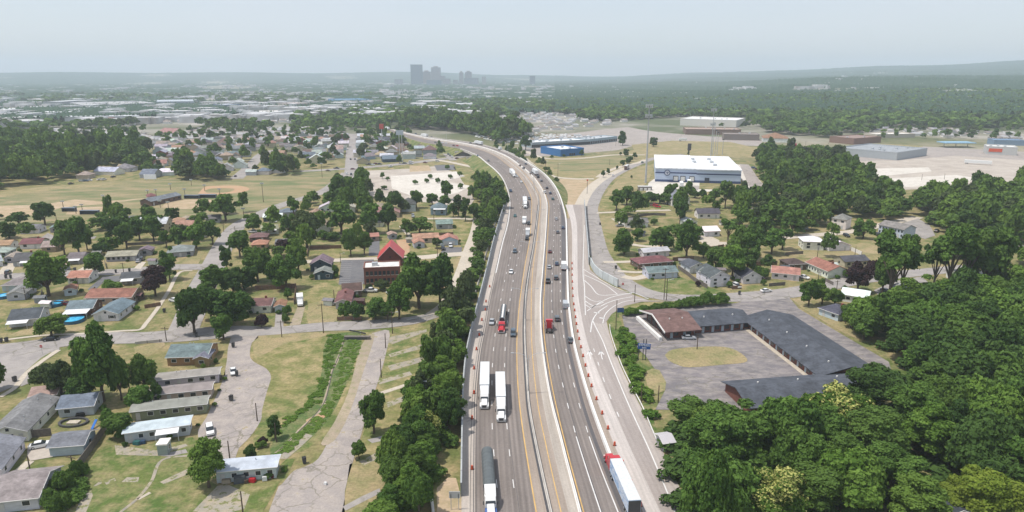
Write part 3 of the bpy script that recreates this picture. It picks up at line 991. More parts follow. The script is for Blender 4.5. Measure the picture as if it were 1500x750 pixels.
strip('street', [(440, 384), (500, 381), (560, 379), (620, 377), (660, 373), (690, 371)], [6, 6, 6, 7, 8, 9], M['walk'], 0.106, 'pale street past the red roofed school', 'road')
strip('street', [(702, 316), (698, 340), (690, 366), (680, 395), (668, 420), (655, 445), (636, 462)], [6.5, 7, 7.5, 7, 6, 6, 7], M['walk'], 0.112, 'pale frontage lane along the tree belt', 'road')
strip('street', [(615, 321), (664, 320), (702, 322)], 4, M['walk'], 0.10, 'narrow side lane by the blue house', 'road')
strip('street', [(516, 196), (515, 215), (515, 240), (514, 262), (512, 280)], 12, ST, 0.10, 'straight street running away toward downtown', 'road')
strip('street', [(346, 262), (366, 244), (384, 226), (405, 220), (440, 220)], 11, ST, 0.10, 'street leading off past the far houses', 'road')
strip('street', [(440, 251), (508, 247), (560, 243), (600, 239), (640, 234), (690, 228), (730, 222), (800, 214)], [10, 12, 12, 12, 12, 11, 11, 11], ST, 0.108, 'cross street passing under the highway overpass', 'road')
strip('street', [(742, 286), (732, 268), (716, 256), (700, 247), (680, 242), (650, 236), (630, 234)], [6, 7, 7, 7, 7, 7, 8], M['walk'], 0.112, 'curved exit lane below the overpass', 'road')
strip('street', [(664, 235), (650, 221), (638, 211), (625, 203)], 8, ST, 0.10, 'street of queued cars below the highway', 'road')
sheet('parking_lot', [(500, 381), (548, 380), (536, 416), (496, 417)], M['dark_asphalt'], 0.12, 'dark striped parking lot beside the school', 'lot')
sheet('parking_lot', [(590, 378), (612, 376), (612, 384), (592, 386)], M['dark_asphalt'], 0.115, 'dark asphalt right of the red roof', 'lot')
sheet('driveway', [(541, 350), (556, 350), (556, 374), (540, 375)], M['dark_asphalt'], 0.10, 'dark driveway by the tan garage', 'driveway')
sheet('driveway', [(650, 362), (677, 362), (676, 369), (645, 371)], M['dark_asphalt'], 0.115, 'dark apron in front of the orange roofed garage', 'driveway')
sheet('driveway', [(584, 331), (592, 331), (602, 344), (600, 350)], M['walk'], 0.10, 'pale drive beside the blue house', 'driveway')
sheet('driveway', [(436, 449), (447, 449), (440, 476), (424, 477)], M['gravel'], 0.10, 'worn drive below the white box truck', 'driveway')
sheet('driveway', [(404, 458), (416, 457), (415, 478), (402, 479)], ST, 0.102, 'grey drive beside the small white garage', 'driveway')
sheet('driveway', [(47, 357), (70, 357), (86, 349), (70, 341), (62, 347)], ST, 0.10, 'driveway right of the white ranch house', 'driveway')
sheet('driveway', [(-10, 410), (10, 382), (26, 382), (14, 408)], M['walk'], 0.10, 'pale drive at the left edge', 'driveway')
sheet('driveway', [(113, 396), (128, 388), (134, 392), (135, 398)], M['walk'], 0.112, 'drive beside the grey tree trunk', 'driveway')
sheet('driveway', [(128, 424), (150, 405), (176, 403), (176, 412), (150, 415), (137, 426)], M['dark_asphalt'], 0.10, 'dark drive beside the orange roofed house', 'driveway')
sheet('driveway', [(196, 393), (206, 383), (214, 384), (206, 394)], M['walk'], 0.112, 'pale drive under the carport', 'driveway')
sheet('driveway', [(40, 653), (76, 656), (78, 669), (44, 675), (40, 667)], M['pale_lot'], 0.10, 'pale drive beneath the parked white car', 'driveway')
strip('footpath', [(44, 676), (30, 688), (18, 700)], 2.0, M['walk'], 0.10, 'short walk along the white wall', 'path')
sheet('driveway', [(36, 548), (60, 546), (58, 556), (30, 566)], ST, 0.11, 'grey drive entering by the corner', 'driveway')
strip('sidewalk', [(86, 513), (62, 529), (38, 548), (22, 568), (0, 582)], 1.6, M['walk'], 0.118, 'concrete sidewalk round the corner', 'sidewalk')
strip('sidewalk', [(0, 499), (60, 492), (120, 489), (180, 485), (205, 483), (214, 474), (228, 456), (236, 444), (248, 425), (262, 400), (282, 396)], 1.5, M['walk'], 0.12, 'concrete sidewalk in front of the pool houses', 'sidewalk')
sheet('grass_verge', [(36, 545), (60, 524), (76, 515), (72, 520), (55, 533), (42, 547)], M['green_lawn'], 0.112, 'thin green verge beside the corner sidewalk', 'grass')
sheet('yard_dry', [(0, 496), (30, 484), (66, 478), (100, 476), (135, 474), (130, 482), (90, 488), (40, 491)], M['dry_grass'], 0.06, 'tan front yards beneath the pool houses', 'yard')
sheet('yard_dry', [(196, 508), (240, 500), (242, 506), (220, 520), (198, 519)], M['dry_grass'], 0.06, 'tan yard left of the tan brick house', 'yard')
sheet('yard_lawn', [(245, 545), (330, 538), (330, 550), (250, 556)], M['lawn'], 0.06, 'yard below the tan brick house', 'yard')
sheet('yard_dry', [(436, 424), (490, 410), (498, 420), (494, 470), (450, 474), (440, 468), (447, 440)], M['lawn'], 0.06, 'yard beside the white box truck', 'yard')
sheet('yard_dry', [(452, 445), (488, 440), (492, 470), (452, 474)], M['dry_grass'], 0.07, 'tan lower half of the box truck yard', 'yard', sm=3)
sheet('yard_lawn', [(455, 352), (500, 350), (500, 378), (448, 380)], M['lawn'], 0.06, 'lawn behind the twin gabled garage', 'yard')
sheet('yard_dry', [(600, 378), (648, 376), (676, 380), (676, 392), (668, 402), (650, 396), (636, 384)], M['dry_grass'], 0.07, 'tan corner beside the frontage lane', 'yard', sm=2)
sheet('yard_lawn', [(660, 324), (696, 324), (696, 345), (688, 362), (676, 362), (665, 345)], M['lawn'], 0.06, 'lawn beside the frontage lane', 'yard')
sheet('yard_lawn', [(600, 352), (604, 372), (640, 371), (640, 350)], M['lawn'], 0.06, 'lawn in front of the twin orange roofs', 'yard')
sheet('yard_dry', [(580, 352), (600, 350), (600, 372), (590, 374)], M['red_dirt'], 0.065, 'bare track beside the red roofed school', 'yard')
sheet('yard_dry', [(250, 440), (262, 420), (278, 398), (290, 398), (280, 412), (262, 436)], M['dry_grass'], 0.06, 'tan verge below the ranch street', 'yard')
for q in ([(0, 392), (18, 388), (40, 392), (40, 401), (0, 404)], [(104, 386), (128, 386), (122, 395), (110, 396)], [(150, 382), (204, 382), (190, 391), (150, 393)], [(266, 386), (282, 368), (300, 368), (290, 387)], [(10, 402), (40, 400), (48, 402), (10, 405)], [(0, 345), (85, 341), (95, 348), (40, 350), (0, 352)]):
    sheet('yard_dry', q, M['dry_grass'], 0.07, 'tan front lawn along the ranch street', 'yard')
# ------------------------------------------------------------------ streets, right
strip('street', [(866, 300), (869, 325), (872, 345), (877, 368), (888, 388), (905, 408), (935, 425), (975, 435), (1030, 437), (1090, 435), (1150, 430), (1200, 421), (1245, 412), (1300, 404), (1350, 399), (1420, 392)], [7.5, 8.5, 9, 9.5, 10, 10, 9, 9, 8.5, 11, 11, 10, 10, 10, 9, 9], ST, 0.10, 'frontage street curving right behind the noise wall', 'road')
strip('street', [(865, 312), (868, 298), (876, 280), (892, 262), (912, 250), (935, 240), (962, 231), (1000, 226)], [8, 9, 10, 9, 9, 9, 8, 8], ST, 0.106, 'road passing under the tall mast', 'road')
strip('street', [(848, 312), (853, 295), (862, 280), (874, 268), (886, 260), (898, 254), (915, 246)], [8.5, 8, 8, 8, 8, 7, 6], M['walk'], 0.112, 'pale exit ramp merging toward the mast', 'road')
strip('street', [(876, 260), (888, 252), (910, 244), (936, 238), (945, 234)], 5, M['walk'], 0.108, 'pale service lane beside the row of bushes', 'road')
strip('street', [(768, 232), (785, 246), (808, 258), (840, 262), (870, 262)], 6, M['walk'], 0.107, 'service lane along the foot of the highway bank', 'road')
strip('street', [(770, 222), (800, 232), (850, 232), (900, 227), (945, 227)], 6, M['walk'], 0.11, 'pale drive in front of the blue store', 'road')
strip('street', [(872, 312), (900, 311), (940, 309), (982, 308)], 4.5, M['walk'], 0.104, 'side lane above the long shed house', 'road')
strip('driveway', [(898, 320), (908, 326), (922, 334)], 3, M['walk'], 0.10, 'drive beside the long shed house', 'driveway')
strip('driveway', [(884, 384), (905, 384), (936, 383)], 3.5, M['walk'], 0.104, 'drive to the maroon roofed house', 'driveway')
strip('driveway', [(905, 397), (930, 399), (950, 398)], 3.0, M['walk'], 0.104, 'drive to the pale blue house', 'driveway')
strip('driveway', [(912, 405), (930, 408), (948, 404)], 4.5, M['walk'], 0.106, 'wide apron below the pale blue house', 'driveway')
strip('driveway', [(925, 358), (945, 361), (965, 361)], 4, M['walk'], 0.10, 'pale drive between two big trees', 'driveway')
strip('street', [(1026, 352), (1060, 357), (1100, 354), (1150, 348), (1200, 344), (1250, 339), (1290, 330), (1345, 318)], [6, 7, 7, 7, 7, 6.5, 7, 7], M['walk'], 0.10, 'pale upper street through the right hand trees', 'road')
sheet('driveway', [(1024, 345), (1036, 343), (1054, 352), (1052, 360), (1030, 361)], M['walk'], 0.104, 'brownish apron by the white cottage', 'driveway')
sheet('parking_lot', [(1318, 328), (1345, 320), (1362, 330), (1370, 345), (1355, 350), (1330, 342)], ST, 0.106, 'grey lot behind the two storey apartment', 'lot')
strip('street', [(1430, 372), (1465, 364), (1520, 362)], 7, ST, 0.10, 'glimpse of street between the trees at right', 'road')
sheet('parking_lot', [(1280, 425), (1310, 412), (1350, 405), (1365, 418), (1330, 430), (1290, 436)], ST, 0.10, 'grey yard under the tall lone tree', 'lot')
sheet('yard_lawn', [(932, 412), (985, 404), (1032, 418), (1060, 430), (1010, 432), (960, 427)], M['green_lawn'], 0.07, 'green corner lawn below the pale blue house', 'yard', sm=3)
sheet('yard_lawn', [(1040, 432), (1080, 428), (1140, 424), (1140, 430), (1080, 434)], M['lawn'], 0.06, 'verge in front of the small white houses', 'yard')
sheet('yard_lawn', [(1088, 420), (1140, 412), (1152, 424), (1104, 430)], M['lawn'], 0.07, 'lawn beneath the white cottage', 'yard')
sheet('yard_dry', [(878, 320), (896, 316), (910, 330), (925, 330), (900, 345), (882, 340)], M['dry_grass'], 0.06, 'tan yard beside the long shed house', 'yard')
sheet('yard_lawn', [(880, 338), (905, 345), (925, 352), (920, 358), (900, 354), (884, 346)], M['lawn'], 0.065, 'lawn beside the frontage street', 'yard')
sheet('yard_lawn', [(890, 366), (905, 362), (940, 370), (940, 382), (910, 383), (893, 376)], M['lawn'], 0.065, 'lawn above the maroon roofed house', 'yard')
sheet('yard_lawn', [(878, 306), (880, 290), (900, 286), (935, 286), (985, 300), (980, 307), (910, 310)], M['lawn'], 0.06, 'rough lawn with the parked red truck', 'yard')
sheet('yard_lawn', [(905, 387), (934, 388), (936, 396), (912, 396)], M['lawn'], 0.065, 'strip lawn between two drives', 'yard')
sheet('yard_dry', [(1150, 360), (1240, 352), (1290, 352), (1290, 372), (1240, 376), (1180, 378), (1148, 372)], M['dry_grass'], 0.06, 'broad tan yards in front of the white garage', 'yard')
sheet('yard_lawn', [(1205, 346), (1260, 342), (1282, 350), (1250, 358), (1200, 352)], M['lawn'], 0.07, 'lawn beside the white garage', 'yard')
sheet('yard_lawn', [(1060, 370), (1130, 366), (1140, 382), (1070, 384)], M['dry_grass'], 0.06, 'tan ground between the right hand trees', 'yard')
sheet('yard_lawn', [(1010, 300), (1040, 296), (1070, 304), (1060, 314), (1015, 308)], M['lawn'], 0.06, 'lawn below the warehouse', 'yard')
# gore and ramp junction
sheet('street_junction', [(857, 396), (866, 396), (882, 412), (905, 424), (928, 432), (950, 440), (990, 441), (940, 442), (915, 448), (896, 460), (886, 474), (876, 474), (866, 470), (858, 440)], M['ramp_grey'], 0.109, 'hatched gore where the ramp meets the street', 'road')
b = MB()


def pline(b, px, w, z=0.13):
    P = smooth_path([G(x, y, 0) for x, y in px], 4)
    for a, c in zip(P, P[1:]):
        t = (c - a).normalized()
        nn = Vector((-t.y, t.x, 0)) * w / 2
        zz = Vector((0, 0, z))
        b.poly([a - nn + zz, c - nn + zz, c + nn + zz, a + nn + zz])


pline(b, [(856, 330), (854, 394), (856, 420), (857.5, 462)], 0.3)
for q in ([(855, 395), (868, 403), (890, 416), (912, 426), (930, 430), (950, 438)], [(856, 403), (876, 412), (890, 420), (904, 431)], [(856, 411), (866, 420), (877, 432), (900, 432), (930, 429)],
          [(857, 434), (866, 440), (874, 442), (880, 441)], [(857, 441), (864, 446), (870, 449)], [(858, 447), (864, 451)],
          [(866, 452), (878, 444), (895, 436), (912, 432), (926, 430)], [(880, 449), (890, 444), (905, 439), (926, 435)], [(865, 487), (868, 470), (876, 458), (890, 448)],
          [(860, 456), (872, 448), (884, 443)], [(862, 450), (880, 450)]):
    pline(b, q, 0.35)
line_ribbon(b, 'rampE', 470, 780, 0.3, z=0.13)
pline(b, [(883, 474), (886, 462), (894, 453), (905, 446), (920, 441), (950, 438)], 0.3)
for y in (452, 460):
    pline(b, [(870 + (y - 452), y + 6), (878 + (y - 452), y + 7)], 0.8)
for y0, y1 in ((511, 516), (531, 536), (553, 560), (578, 585), (604, 611)):
    x = lambda y: interp([(511, 869.5), (533, 876.5), (556, 884), (581, 893.5), (607, 905)], y)
    pline(b, [(x(y0), y0), (x(y1), y1)], 0.25)
for cx, cy in ((863.5, 520), (880.5, 520)):
    pline(b, [(cx + 2, cy + 7), (cx + .6, cy + 2), (cx - .4, cy - 5)], 0.28)
    pline(b, [(cx - 3.6, cy), (cx - .4, cy - 5.4)], 0.4)
    pline(b, [(cx + 4, cy), (cx - .4, cy - 5.4)], 0.4)
paint(b, 'road_markings', M['paint_white'], 'white hatching, arrows and edge lines on the ramp')
b = MB()
for k in range(12):
    y = 384 + k * 2.75
    pline(b, [(500 - k * .25, y), (516 - k * .3, y)], 0.12, 0.14)
for k in range(4):
    pline(b, [(528, 384 + 3 * k), (546 - k, 384 + 3 * k)], 0.12, 0.14)
paint(b, 'road_markings', M['paint_old'], 'faded stall lines in the school parking lot')
# motel lot
sheet('parking_lot', [(911, 462), (945, 453), (1010, 449), (1078, 444), (1125, 432), (1152, 432), (1160, 440), (1170, 452), (1210, 476), (1302, 530), (1310, 560), (1250, 600), (960, 600), (975, 570), (962, 545), (945, 520), (935, 512), (925, 500), (915, 480)], M['motel_lot'], 0.09, 'worn blotchy asphalt lot of the motel', 'lot')
sheet('grass_island', [(974, 520), (985, 512), (1020, 508), (1060, 508), (1080, 514), (1094, 525), (1090, 531), (1060, 534), (1010, 538), (992, 534), (980, 528)], M['dry_grass'], 0.14, 'dry tan lawn island in the motel court', 'lawn', sm=3)
sheet('yard_dry', [(944, 545), (955, 540), (966, 542), (976, 560), (974, 572), (955, 580), (948, 565)], M['dry_grass'], 0.10, 'tan patch beside the motel drive', 'yard')
sheet('yard_dry', [(1160, 438), (1178, 436), (1195, 448), (1225, 468), (1245, 480), (1262, 498), (1240, 490), (1205, 470), (1175, 452)], M['dry_grass'], 0.095, 'tan verge behind the motel back lane', 'yard')
sheet('grass_verge', [(888, 452), (902, 450), (912, 478), (925, 500), (935, 520), (945, 545), (950, 590), (965, 640), (968, 660), (944, 600), (930, 570), (912, 534), (898, 496), (892, 476)], M['green_lawn'], 0.06, 'weedy verge between guard rail and motel', 'grass')
sheet('dry_verge', [(892, 456), (904, 448), (960, 442), (1060, 440), (1064, 446), (960, 456), (912, 462)], M['lawn'], 0.07, 'grass strip under the motel hedge', 'grass')
# ================================================================== occupancy: where no random tree or house may stand
OCC = set()
CELL = 3.0


def mark_disc(x, y, r):
    k = int(r / CELL) + 1
    i0, j0 = int(x // CELL), int(y // CELL)
    for i in range(i0 - k, i0 + k + 1):
        for j in range(j0 - k, j0 + k + 1):
            if ((i + .5) * CELL - x) ** 2 + ((j + .5) * CELL - y) ** 2 <= (r + 1.0) ** 2:
                OCC.add((i, j))


def free(x, y):
    return (int(x // CELL), int(y // CELL)) not in OCC


for o in list(C.objects):
    if o.type == 'MESH' and o.get('kind') == 'structure' and o.name.split('.')[0] not in ('ground', 'grass_field', 'yard_lawn', 'yard_dry', 'lane_markings', 'road_markings', 'road_dark_lines', 'dry_verge', 'grass_verge', 'dry_field', 'embankment_terrain', 'bare_dirt', 'trailer_pad'):
        me = o.data
        for p in me.polygons:
            vs = [me.vertices[i].co for i in p.vertices]
            a = vs[0]
            for k in range(1, len(vs) - 1):
                e1, e2 = vs[k] - a, vs[k + 1] - a
                n1 = int(max(e1.length, e2.length) / 2.2) + 1
                if n1 > 400:
                    continue
                for s in range(n1 + 1):
                    for t in range(n1 + 1 - s):
                        q = a + e1 * (s / n1) + e2 * (t / n1)
                        OCC.add((int(q.x // CELL), int(q.y // CELL)))
HOUSEOCC = set()
LIT = []            # every thing that still needs its label: (object, look, category, px)


def note(o, look, cat, at=None, group=None):
    o['category'] = cat
    if group:
        o['group'] = group
    LIT.append((o, look, cat, PX(at if at is not None else o.location)))
    return o


WC = {'white': (.72, .71, .69), 'cream': (.58, .52, .40), 'beige': (.46, .40, .31), 'tan': (.36, .28, .19), 'grey': (.33, .34, .35), 'light grey': (.5, .51, .52), 'pale blue': (.50, .56, .62), 'blue': (.27, .37, .46),
      'slate': (.055, .085, .115), 'brown': (.15, .10, .075), 'brick': (.22, .085, .06), 'olive': (.24, .25, .18), 'green': (.18, .26, .22), 'red': (.38, .06, .06), 'royal blue': (.03, .16, .40), 'tan brick': (.33, .21, .12), 'maroon': (.13, .035, .035)}
RC = {'grey': (.20, .20, .205), 'dark grey': (.085, .09, .10), 'blue grey': (.15, .18, .215), 'brown': (.17, .115, .095), 'dark brown': (.09, .065, .055), 'tan': (.33, .27, .21), 'orange': (.35, .205, .14), 'salmon': (.33, .20, .16),
      'maroon': (.17, .085, .075), 'white': (.72, .72, .72), 'silver': (.48, .49, .50), 'red': (.46, .06, .06), 'green grey': (.20, .255, .24), 'light grey': (.34, .35, .36), 'mauve grey': (.17, .15, .16), 'charcoal': (.055, .06, .07), 'teal': (.12, .33, .36), 'rust': (.26, .13, .09), 'taupe': (.27, .25, .235)}


def local(A, B):
    """frame of a front edge: origin at its middle, x along it, y away from the camera"""
    X = (B - A)
    X.z = 0
    Lg = X.length
    X.normalize()
    mid = (A + B) / 2
    ang = math.atan2(X.y, X.x)
    return mid, Lg, ang


def win_part(par, x, y, z, w, h, side, frame=(.75, .75, .74), shutters=None, detail=2):
    """side: 'f' front (-y), 'l' (-x), 'r' (+x)"""
    def bx(d0, d1, w, h):
        b = MB()
        if side == 'f':
            b.box(x - w / 2, x + w / 2, y - d1, y - d0, z, z + h)
        elif side == 'b':
            b.box(x - w / 2, x + w / 2, y + d0, y + d1, z, z + h)
        elif side == 'l':
            b.box(x - d1, x - d0, y - w / 2, y + w / 2, z, z + h)
        else:
            b.box(x + d0, x + d1, y - w / 2, y + w / 2, z, z + h)
        return b
    b = bx(0.0, .05, w, h)
    f = b.build('window', M['trim'], par, frame)
    if detail > 1:
        z += .09
        p = bx(.052, .07, w - .18, h - .18).build('pane', M['glass'], f)
        if shutters:
            z -= .09
            for s in (-1, 1):
                x0, y0 = x, y
                if side in 'fb':
                    x = x0 + s * (w / 2 + .25)
                else:
                    y = y0 + s * (w / 2 + .25)
                bx(0, .06, .42, h).build('shutter', M['trim'], f, shutters)
                x, y = x0, y0
    else:
        f.data.materials[0] = M['glass']
    return f


def roof_mesh(kind, ridge, L_, D, h, rise, ov=.45, th=.16):
    """roof over a box of L_ by D whose walls reach h; front edge at y=0"""
    b = MB()
    x0, x1, y0, y1 = -L_ / 2 - ov, L_ / 2 + ov, -ov, D + ov
    if kind == 'flat':
        b.box(x0 + ov - .15, x1 - ov + .15, -.15, D + .15, h, h + rise)
        return b
    if ridge == 'x':
        s = rise / (D / 2)
        zb = h - ov * s
        c = D / 2
        if kind == 'gable':
            e = [(y0, zb), (c, h + rise), (y1, zb)]
            prof = [(y, z + th) for y, z in e] + [(y, z) for y, z in reversed(e)]
            b.prism(prof, x0, x1, 'x')
        else:
            i = min(D / 2 + ov, (L_ + 2 * ov) / 2 - .01)
            top = [(x0 + i, c, h + rise + th), (x1 - i, c, h + rise + th)]
            cr = [(x0, y0, zb + th), (x1, y0, zb + th), (x1, y1, zb + th), (x0, y1, zb + th)]
            lo = [(x, y, z - th) for x, y, z in cr]
            b.poly([cr[0], cr[1], top[1], top[0]])
            b.poly([cr[1], cr[2], top[1]])
            b.poly([cr[2], cr[3], top[0], top[1]])
            b.poly([cr[3], cr[0], top[0]])
            for k in range(4):
                b.poly([lo[k], lo[(k + 1) % 4], cr[(k + 1) % 4], cr[k]])
            b.poly(lo[::-1])
    else:
        s = rise / (L_ / 2)
        zb = h - ov * s
        if kind == 'gable':
            e = [(x0, zb), (0, h + rise), (x1, zb)]
            prof = [(x, z + th) for x, z in e] + [(x, z) for x, z in reversed(e)]
            b.prism(prof, y0, y1, 'y')
        else:
            i = min(L_ / 2 + ov, (D + 2 * ov) / 2 - .01)
            top = [(0, y0 + i, h + rise + th), (0, y1 - i, h + rise + th)]
            cr = [(x0, y0, zb + th), (x1, y0, zb + th), (x1, y1, zb + th), (x0, y1, zb + th)]
            lo = [(x, y, z - th) for x, y, z in cr]
            b.poly([cr[0], cr[1], top[0]])
            b.poly([cr[1], cr[2], top[1], top[0]])
            b.poly([cr[2], cr[3], top[1]])
            b.poly([cr[3], cr[0], top[0], top[1]])
            for k in range(4):
                b.poly([lo[k], lo[(k + 1) % 4], cr[(k + 1) % 4], cr[k]])
            b.poly(lo[::-1])
    return b


def wall_mesh(kind, ridge, L_, D, h, rise):
    b = MB()
    if kind == 'gable' and ridge == 'x':
        b.prism([(0, 0), (D, 0), (D, h), (D / 2, h + rise - .02), (0, h)], -L_ / 2, L_ / 2, 'x')
    elif kind == 'gable':
        b.prism([(-L_ / 2, 0), (L_ / 2, 0), (L_ / 2, h), (0, h + rise - .02), (-L_ / 2, h)], 0, D, 'y')
    else:
        b.box(-L_ / 2, L_ / 2, 0, D, 0, h)
    return b


HOUSES = []


def house(x1, y1, x2, y2, D, h=2.7, kind='gable', ridge='x', wall='white', roof='grey', pitch=.38, wins=None, door=True, chimney=False, awning=None, name='house', look=None,
          wmat='siding', rmat='shingle', shutters=None, detail=None, world=None, cat=None, doorcol=(.5, .5, .5), garage=False, vents=0, group=None, porch=False, L_=None, mark=True):
    if world:
        mid, Lg, ang = Vector((*world[:2], 0)), world[2], world[3]
    else:
        mid, Lg, ang = local(G(x1, y1), G(x2, y2))
    if L_:
        Lg = L_
    dist = mid.length
    if detail is None:
        detail = 2 if dist < 330 else 1 if dist < 620 else 0
    e = empty(name, mid, ang)
    span = D if ridge == 'x' else Lg
    rise = span / 2 * pitch if kind != 'flat' else .35
    e['wallc'], e['roofc'] = wall, roof
    wc = tuple(c * R.uniform(.92, 1.06) for c in WC[wall])
    rc = tuple(c * R.uniform(.9, 1.12) for c in RC[roof])
    wall_mesh(kind, ridge, Lg, D, h, rise).build('wall', M[wmat], e, wc)
    rf = roof_mesh(kind, ridge, Lg, D, h, rise, ov=.15 if kind == 'flat' else .45).build('roof', M[rmat], e, rc)
    side = 'r' if mid.x < 0 else 'l'
    sx = Lg / 2 if side == 'r' else -Lg / 2
    if detail:
        nw = wins if wins is not None else max(1, int(Lg / 3.4))
        dpos = R.randint(0, max(0, nw - 1)) if (door and nw > 1) else None
        rows = [1.0] if h < 4.2 else [.95, h - 1.9]
        for r_i, z in enumerate(rows):
            for k in range(nw):
                x = -Lg / 2 + Lg * (k + .5) / nw
                if r_i == 0 and k == dpos:
                    continue
                win_part(e, x, 0, z, min(1.5, Lg / nw * .5), 1.15, 'f', shutters=shutters, detail=detail)
            for k in range(max(1, int(D / 4.2))):
                y = D * (k + .5) / max(1, int(D / 4.2))
                win_part(e, sx, y, z, .95, 1.1, side, detail=detail)
        if dpos is not None:
            x = -Lg / 2 + Lg * (dpos + .5) / nw
            MB().box(x - .48, x + .48, -.06, 0, .05, 2.1).build('door', M['trim'], e, doorcol)
        if kind == 'gable' and ridge == 'y' and detail > 1 and rise > 1.2:
            win_part(e, 0, 0, h + .15, .7, .7, 'f', detail=1)
    if detail > 1 and kind != 'flat':
        b = MB()
        zg = h - .45 * pitch
        if ridge == 'x' or kind == 'hip':
            b.box(-Lg / 2 - .45, Lg / 2 + .45, -.56, -.452, zg + .02, zg + .15)
        if ridge == 'x' and kind == 'gable':
            sx2 = sx + (.46 if side == 'r' else -.54)
            b.prism([(-.45, zg), (D / 2, h + rise), (D + .45, zg), (D + .45, zg + .15), (D / 2, h + rise + .15), (-.45, zg + .15)], sx2, sx2 + .08, 'x')
        elif kind == 'gable':
            b.prism([(-Lg / 2 - .45, zg), (0, h + rise), (Lg / 2 + .45, zg), (Lg / 2 + .45, zg + .15), (0, h + rise + .15), (-Lg / 2 - .45, zg + .15)], -.54, -.46, 'y')
        if b.f:
            b.build('fascia', M['white_barrier'], rf)
    if garage:
        MB().box(-Lg * .33, Lg * .33, -.07, 0, .03, 2.3).build('garage_door', M['trim'], e, (.6, .61, .62))
    if chimney:
        cx, cy = (Lg * .22, D * .5) if ridge == 'x' else (0.3, D * .6)
        MB().box(cx - .35, cx + .35, cy - .35, cy + .35, h + rise - .5, h + rise + .9).build('chimney', M['brick'], rf, WC['brick'])
    for k in range(vents if detail > 1 else 0):
        cx = Lg * R.uniform(-.4, .4)
        cy = D * (.5 + R.uniform(.08, .3)) if ridge == 'x' else D * R.uniform(.2, .9)
        t = abs(cy - D / 2) / (D / 2) if ridge == 'x' else abs(cx) / (Lg / 2)
        if kind == 'hip' and abs(cx) > Lg / 2 - D / 2:
            continue
        z = (h + rise * (1 - t)) if kind != 'flat' else h + .35
        MB().tube((cx, cy, z), (cx, cy, z + .55), .12, n=6).build('vent', M['galv'], rf)
    if awning:
        x0, x1, out, col = awning
        b = MB().hexa([(x0 * Lg, -out, h - .55), (x1 * Lg, -out, h - .55), (x1 * Lg, .1, h - .1), (x0 * Lg, .1, h - .1)], [(x0 * Lg, -out, h - .45), (x1 * Lg, -out, h - .45), (x1 * Lg, .1, h + .02), (x0 * Lg, .1, h + .02)])
        aw = b.build('awning', M['metal_roof'], e, RC[col])
        for x in (x0 * Lg + .1, x1 * Lg - .1):
            MB().box(x - .05, x + .05, -out + .05, -out + .15, 0, h - .5).build('post', M['trim'], aw, WC['white'])
    HOUSES.append((e, mid, Lg, D))
    if mark:
        c, s = math.cos(ang), math.sin(ang)
        for a in np.arange(-Lg / 2 - 1, Lg / 2 + 1.1, 2.0):
            for d_ in np.arange(-1, D + 1.1, 2.0):
                cc_ = (int((mid.x + a * c - d_ * s) // CELL), int((mid.y + a * s + d_ * c) // CELL))
                OCC.add(cc_)
                HOUSEOCC.add(cc_)
    kindn = {'gable': 'gabled', 'hip': 'hipped', 'flat': 'flat'}[kind]
    e['roofkind'] = kindn
    note(e, look or '%s %s with %s %s roof' % (wall, cat or 'house', roof, kindn), cat or 'house', group=group)
    return e


Hs = house
# ---- left of the highway, near
Hs(138, 471, 174, 470, 13, 2.7, ridge='y', wall='white', roof='blue grey', shutters=(.06, .06, .07), look='white gabled house with blue grey roof and dark shutters')
Hs(127, 446, 193, 445, 10, 2.7, wall='beige', roof='rust', look='long beige house with rusty brown roof')
Hs(99, 463, 136, 461, 9, 2.6, wall='brown', roof='blue grey', awning=(-.48, .48, 4.5, 'white'), look='dark house with a broad white carport roof')
Hs(14, 480, 58, 476, 11, 2.6, wall='white', roof='dark grey', awning=(-.5, .2, 3, 'white'), look='white house with dark grey roof and white porch awning', vents=2)
Hs(11, 441, 38, 439, 11, 2.6, ridge='y', wall='light grey', roof='grey', look='light grey gabled house with grey roof')
Hs(4, 427, 50, 425, 10, 2.5, kind='hip', wall='pale blue', roof='grey', awning=(.15, .5, 3, 'white'), look='pale blue house with grey hipped roof and white awning', vents=2)
Hs(100, 416, 130, 415, 9, 2.6, wall='white', roof='orange', look='white house with sun bleached orange roof', shutters=(.07, .07, .08))
Hs(95, 434, 112, 432, 6, 2.4, ridge='y', wall='pale blue', roof='rust', look='small pale blue outbuilding with rusty roof', cat='outbuilding')
Hs(178, 417, 206, 415, 8, 2.6, wall='grey', roof='dark grey', awning=(-.45, .2, 3, 'white'), look='grey house with dark roof and white patio cover')
Hs(156, 384, 200, 382, 9, 2.6, wall='grey', roof='tan', pitch=.3, look='long grey ranch house with tan roof', wins=6)
Hs(203, 375, 222, 374, 6, 2.5, ridge='y', wall='grey', roof='mauve grey', look='grey gabled carport with dark opening', cat='carport', wins=1)
Hs(246, 378, 283, 375, 11, 2.6, kind='hip', wall='grey', roof='green grey', look='ranch house with green grey hipped roof')
Hs(100, 387, 122, 386, 9, 2.6, wall='grey', roof='mauve grey', awning=(-.5, .4, 2.5, 'white'), look='small dark ranch house with white awning')
Hs(20, 391, 50, 389, 12, 2.6, wall='grey', roof='dark grey', awning=(-.1, .5, 2.5, 'white'), look='dark grey roofed ranch with white awning', chimney=True)
Hs(-14, 393, 5, 390, 9, 2.6, wall='white', roof='light grey', look='white house cut by the left edge')
Hs(7, 386, 22, 385, 9, 2.5, ridge='y', wall='light grey', roof='tan', look='pale carport building with tan roof', cat='carport', wins=1)
Hs(30, 365, 60, 364, 9, 2.6, wall='white', roof='maroon', look='white house with long maroon roof', chimney=True)
Hs(62, 370, 82, 369, 8, 2.7, wall='tan', roof='tan', pitch=.5, look='tan house with big plain tan roof')
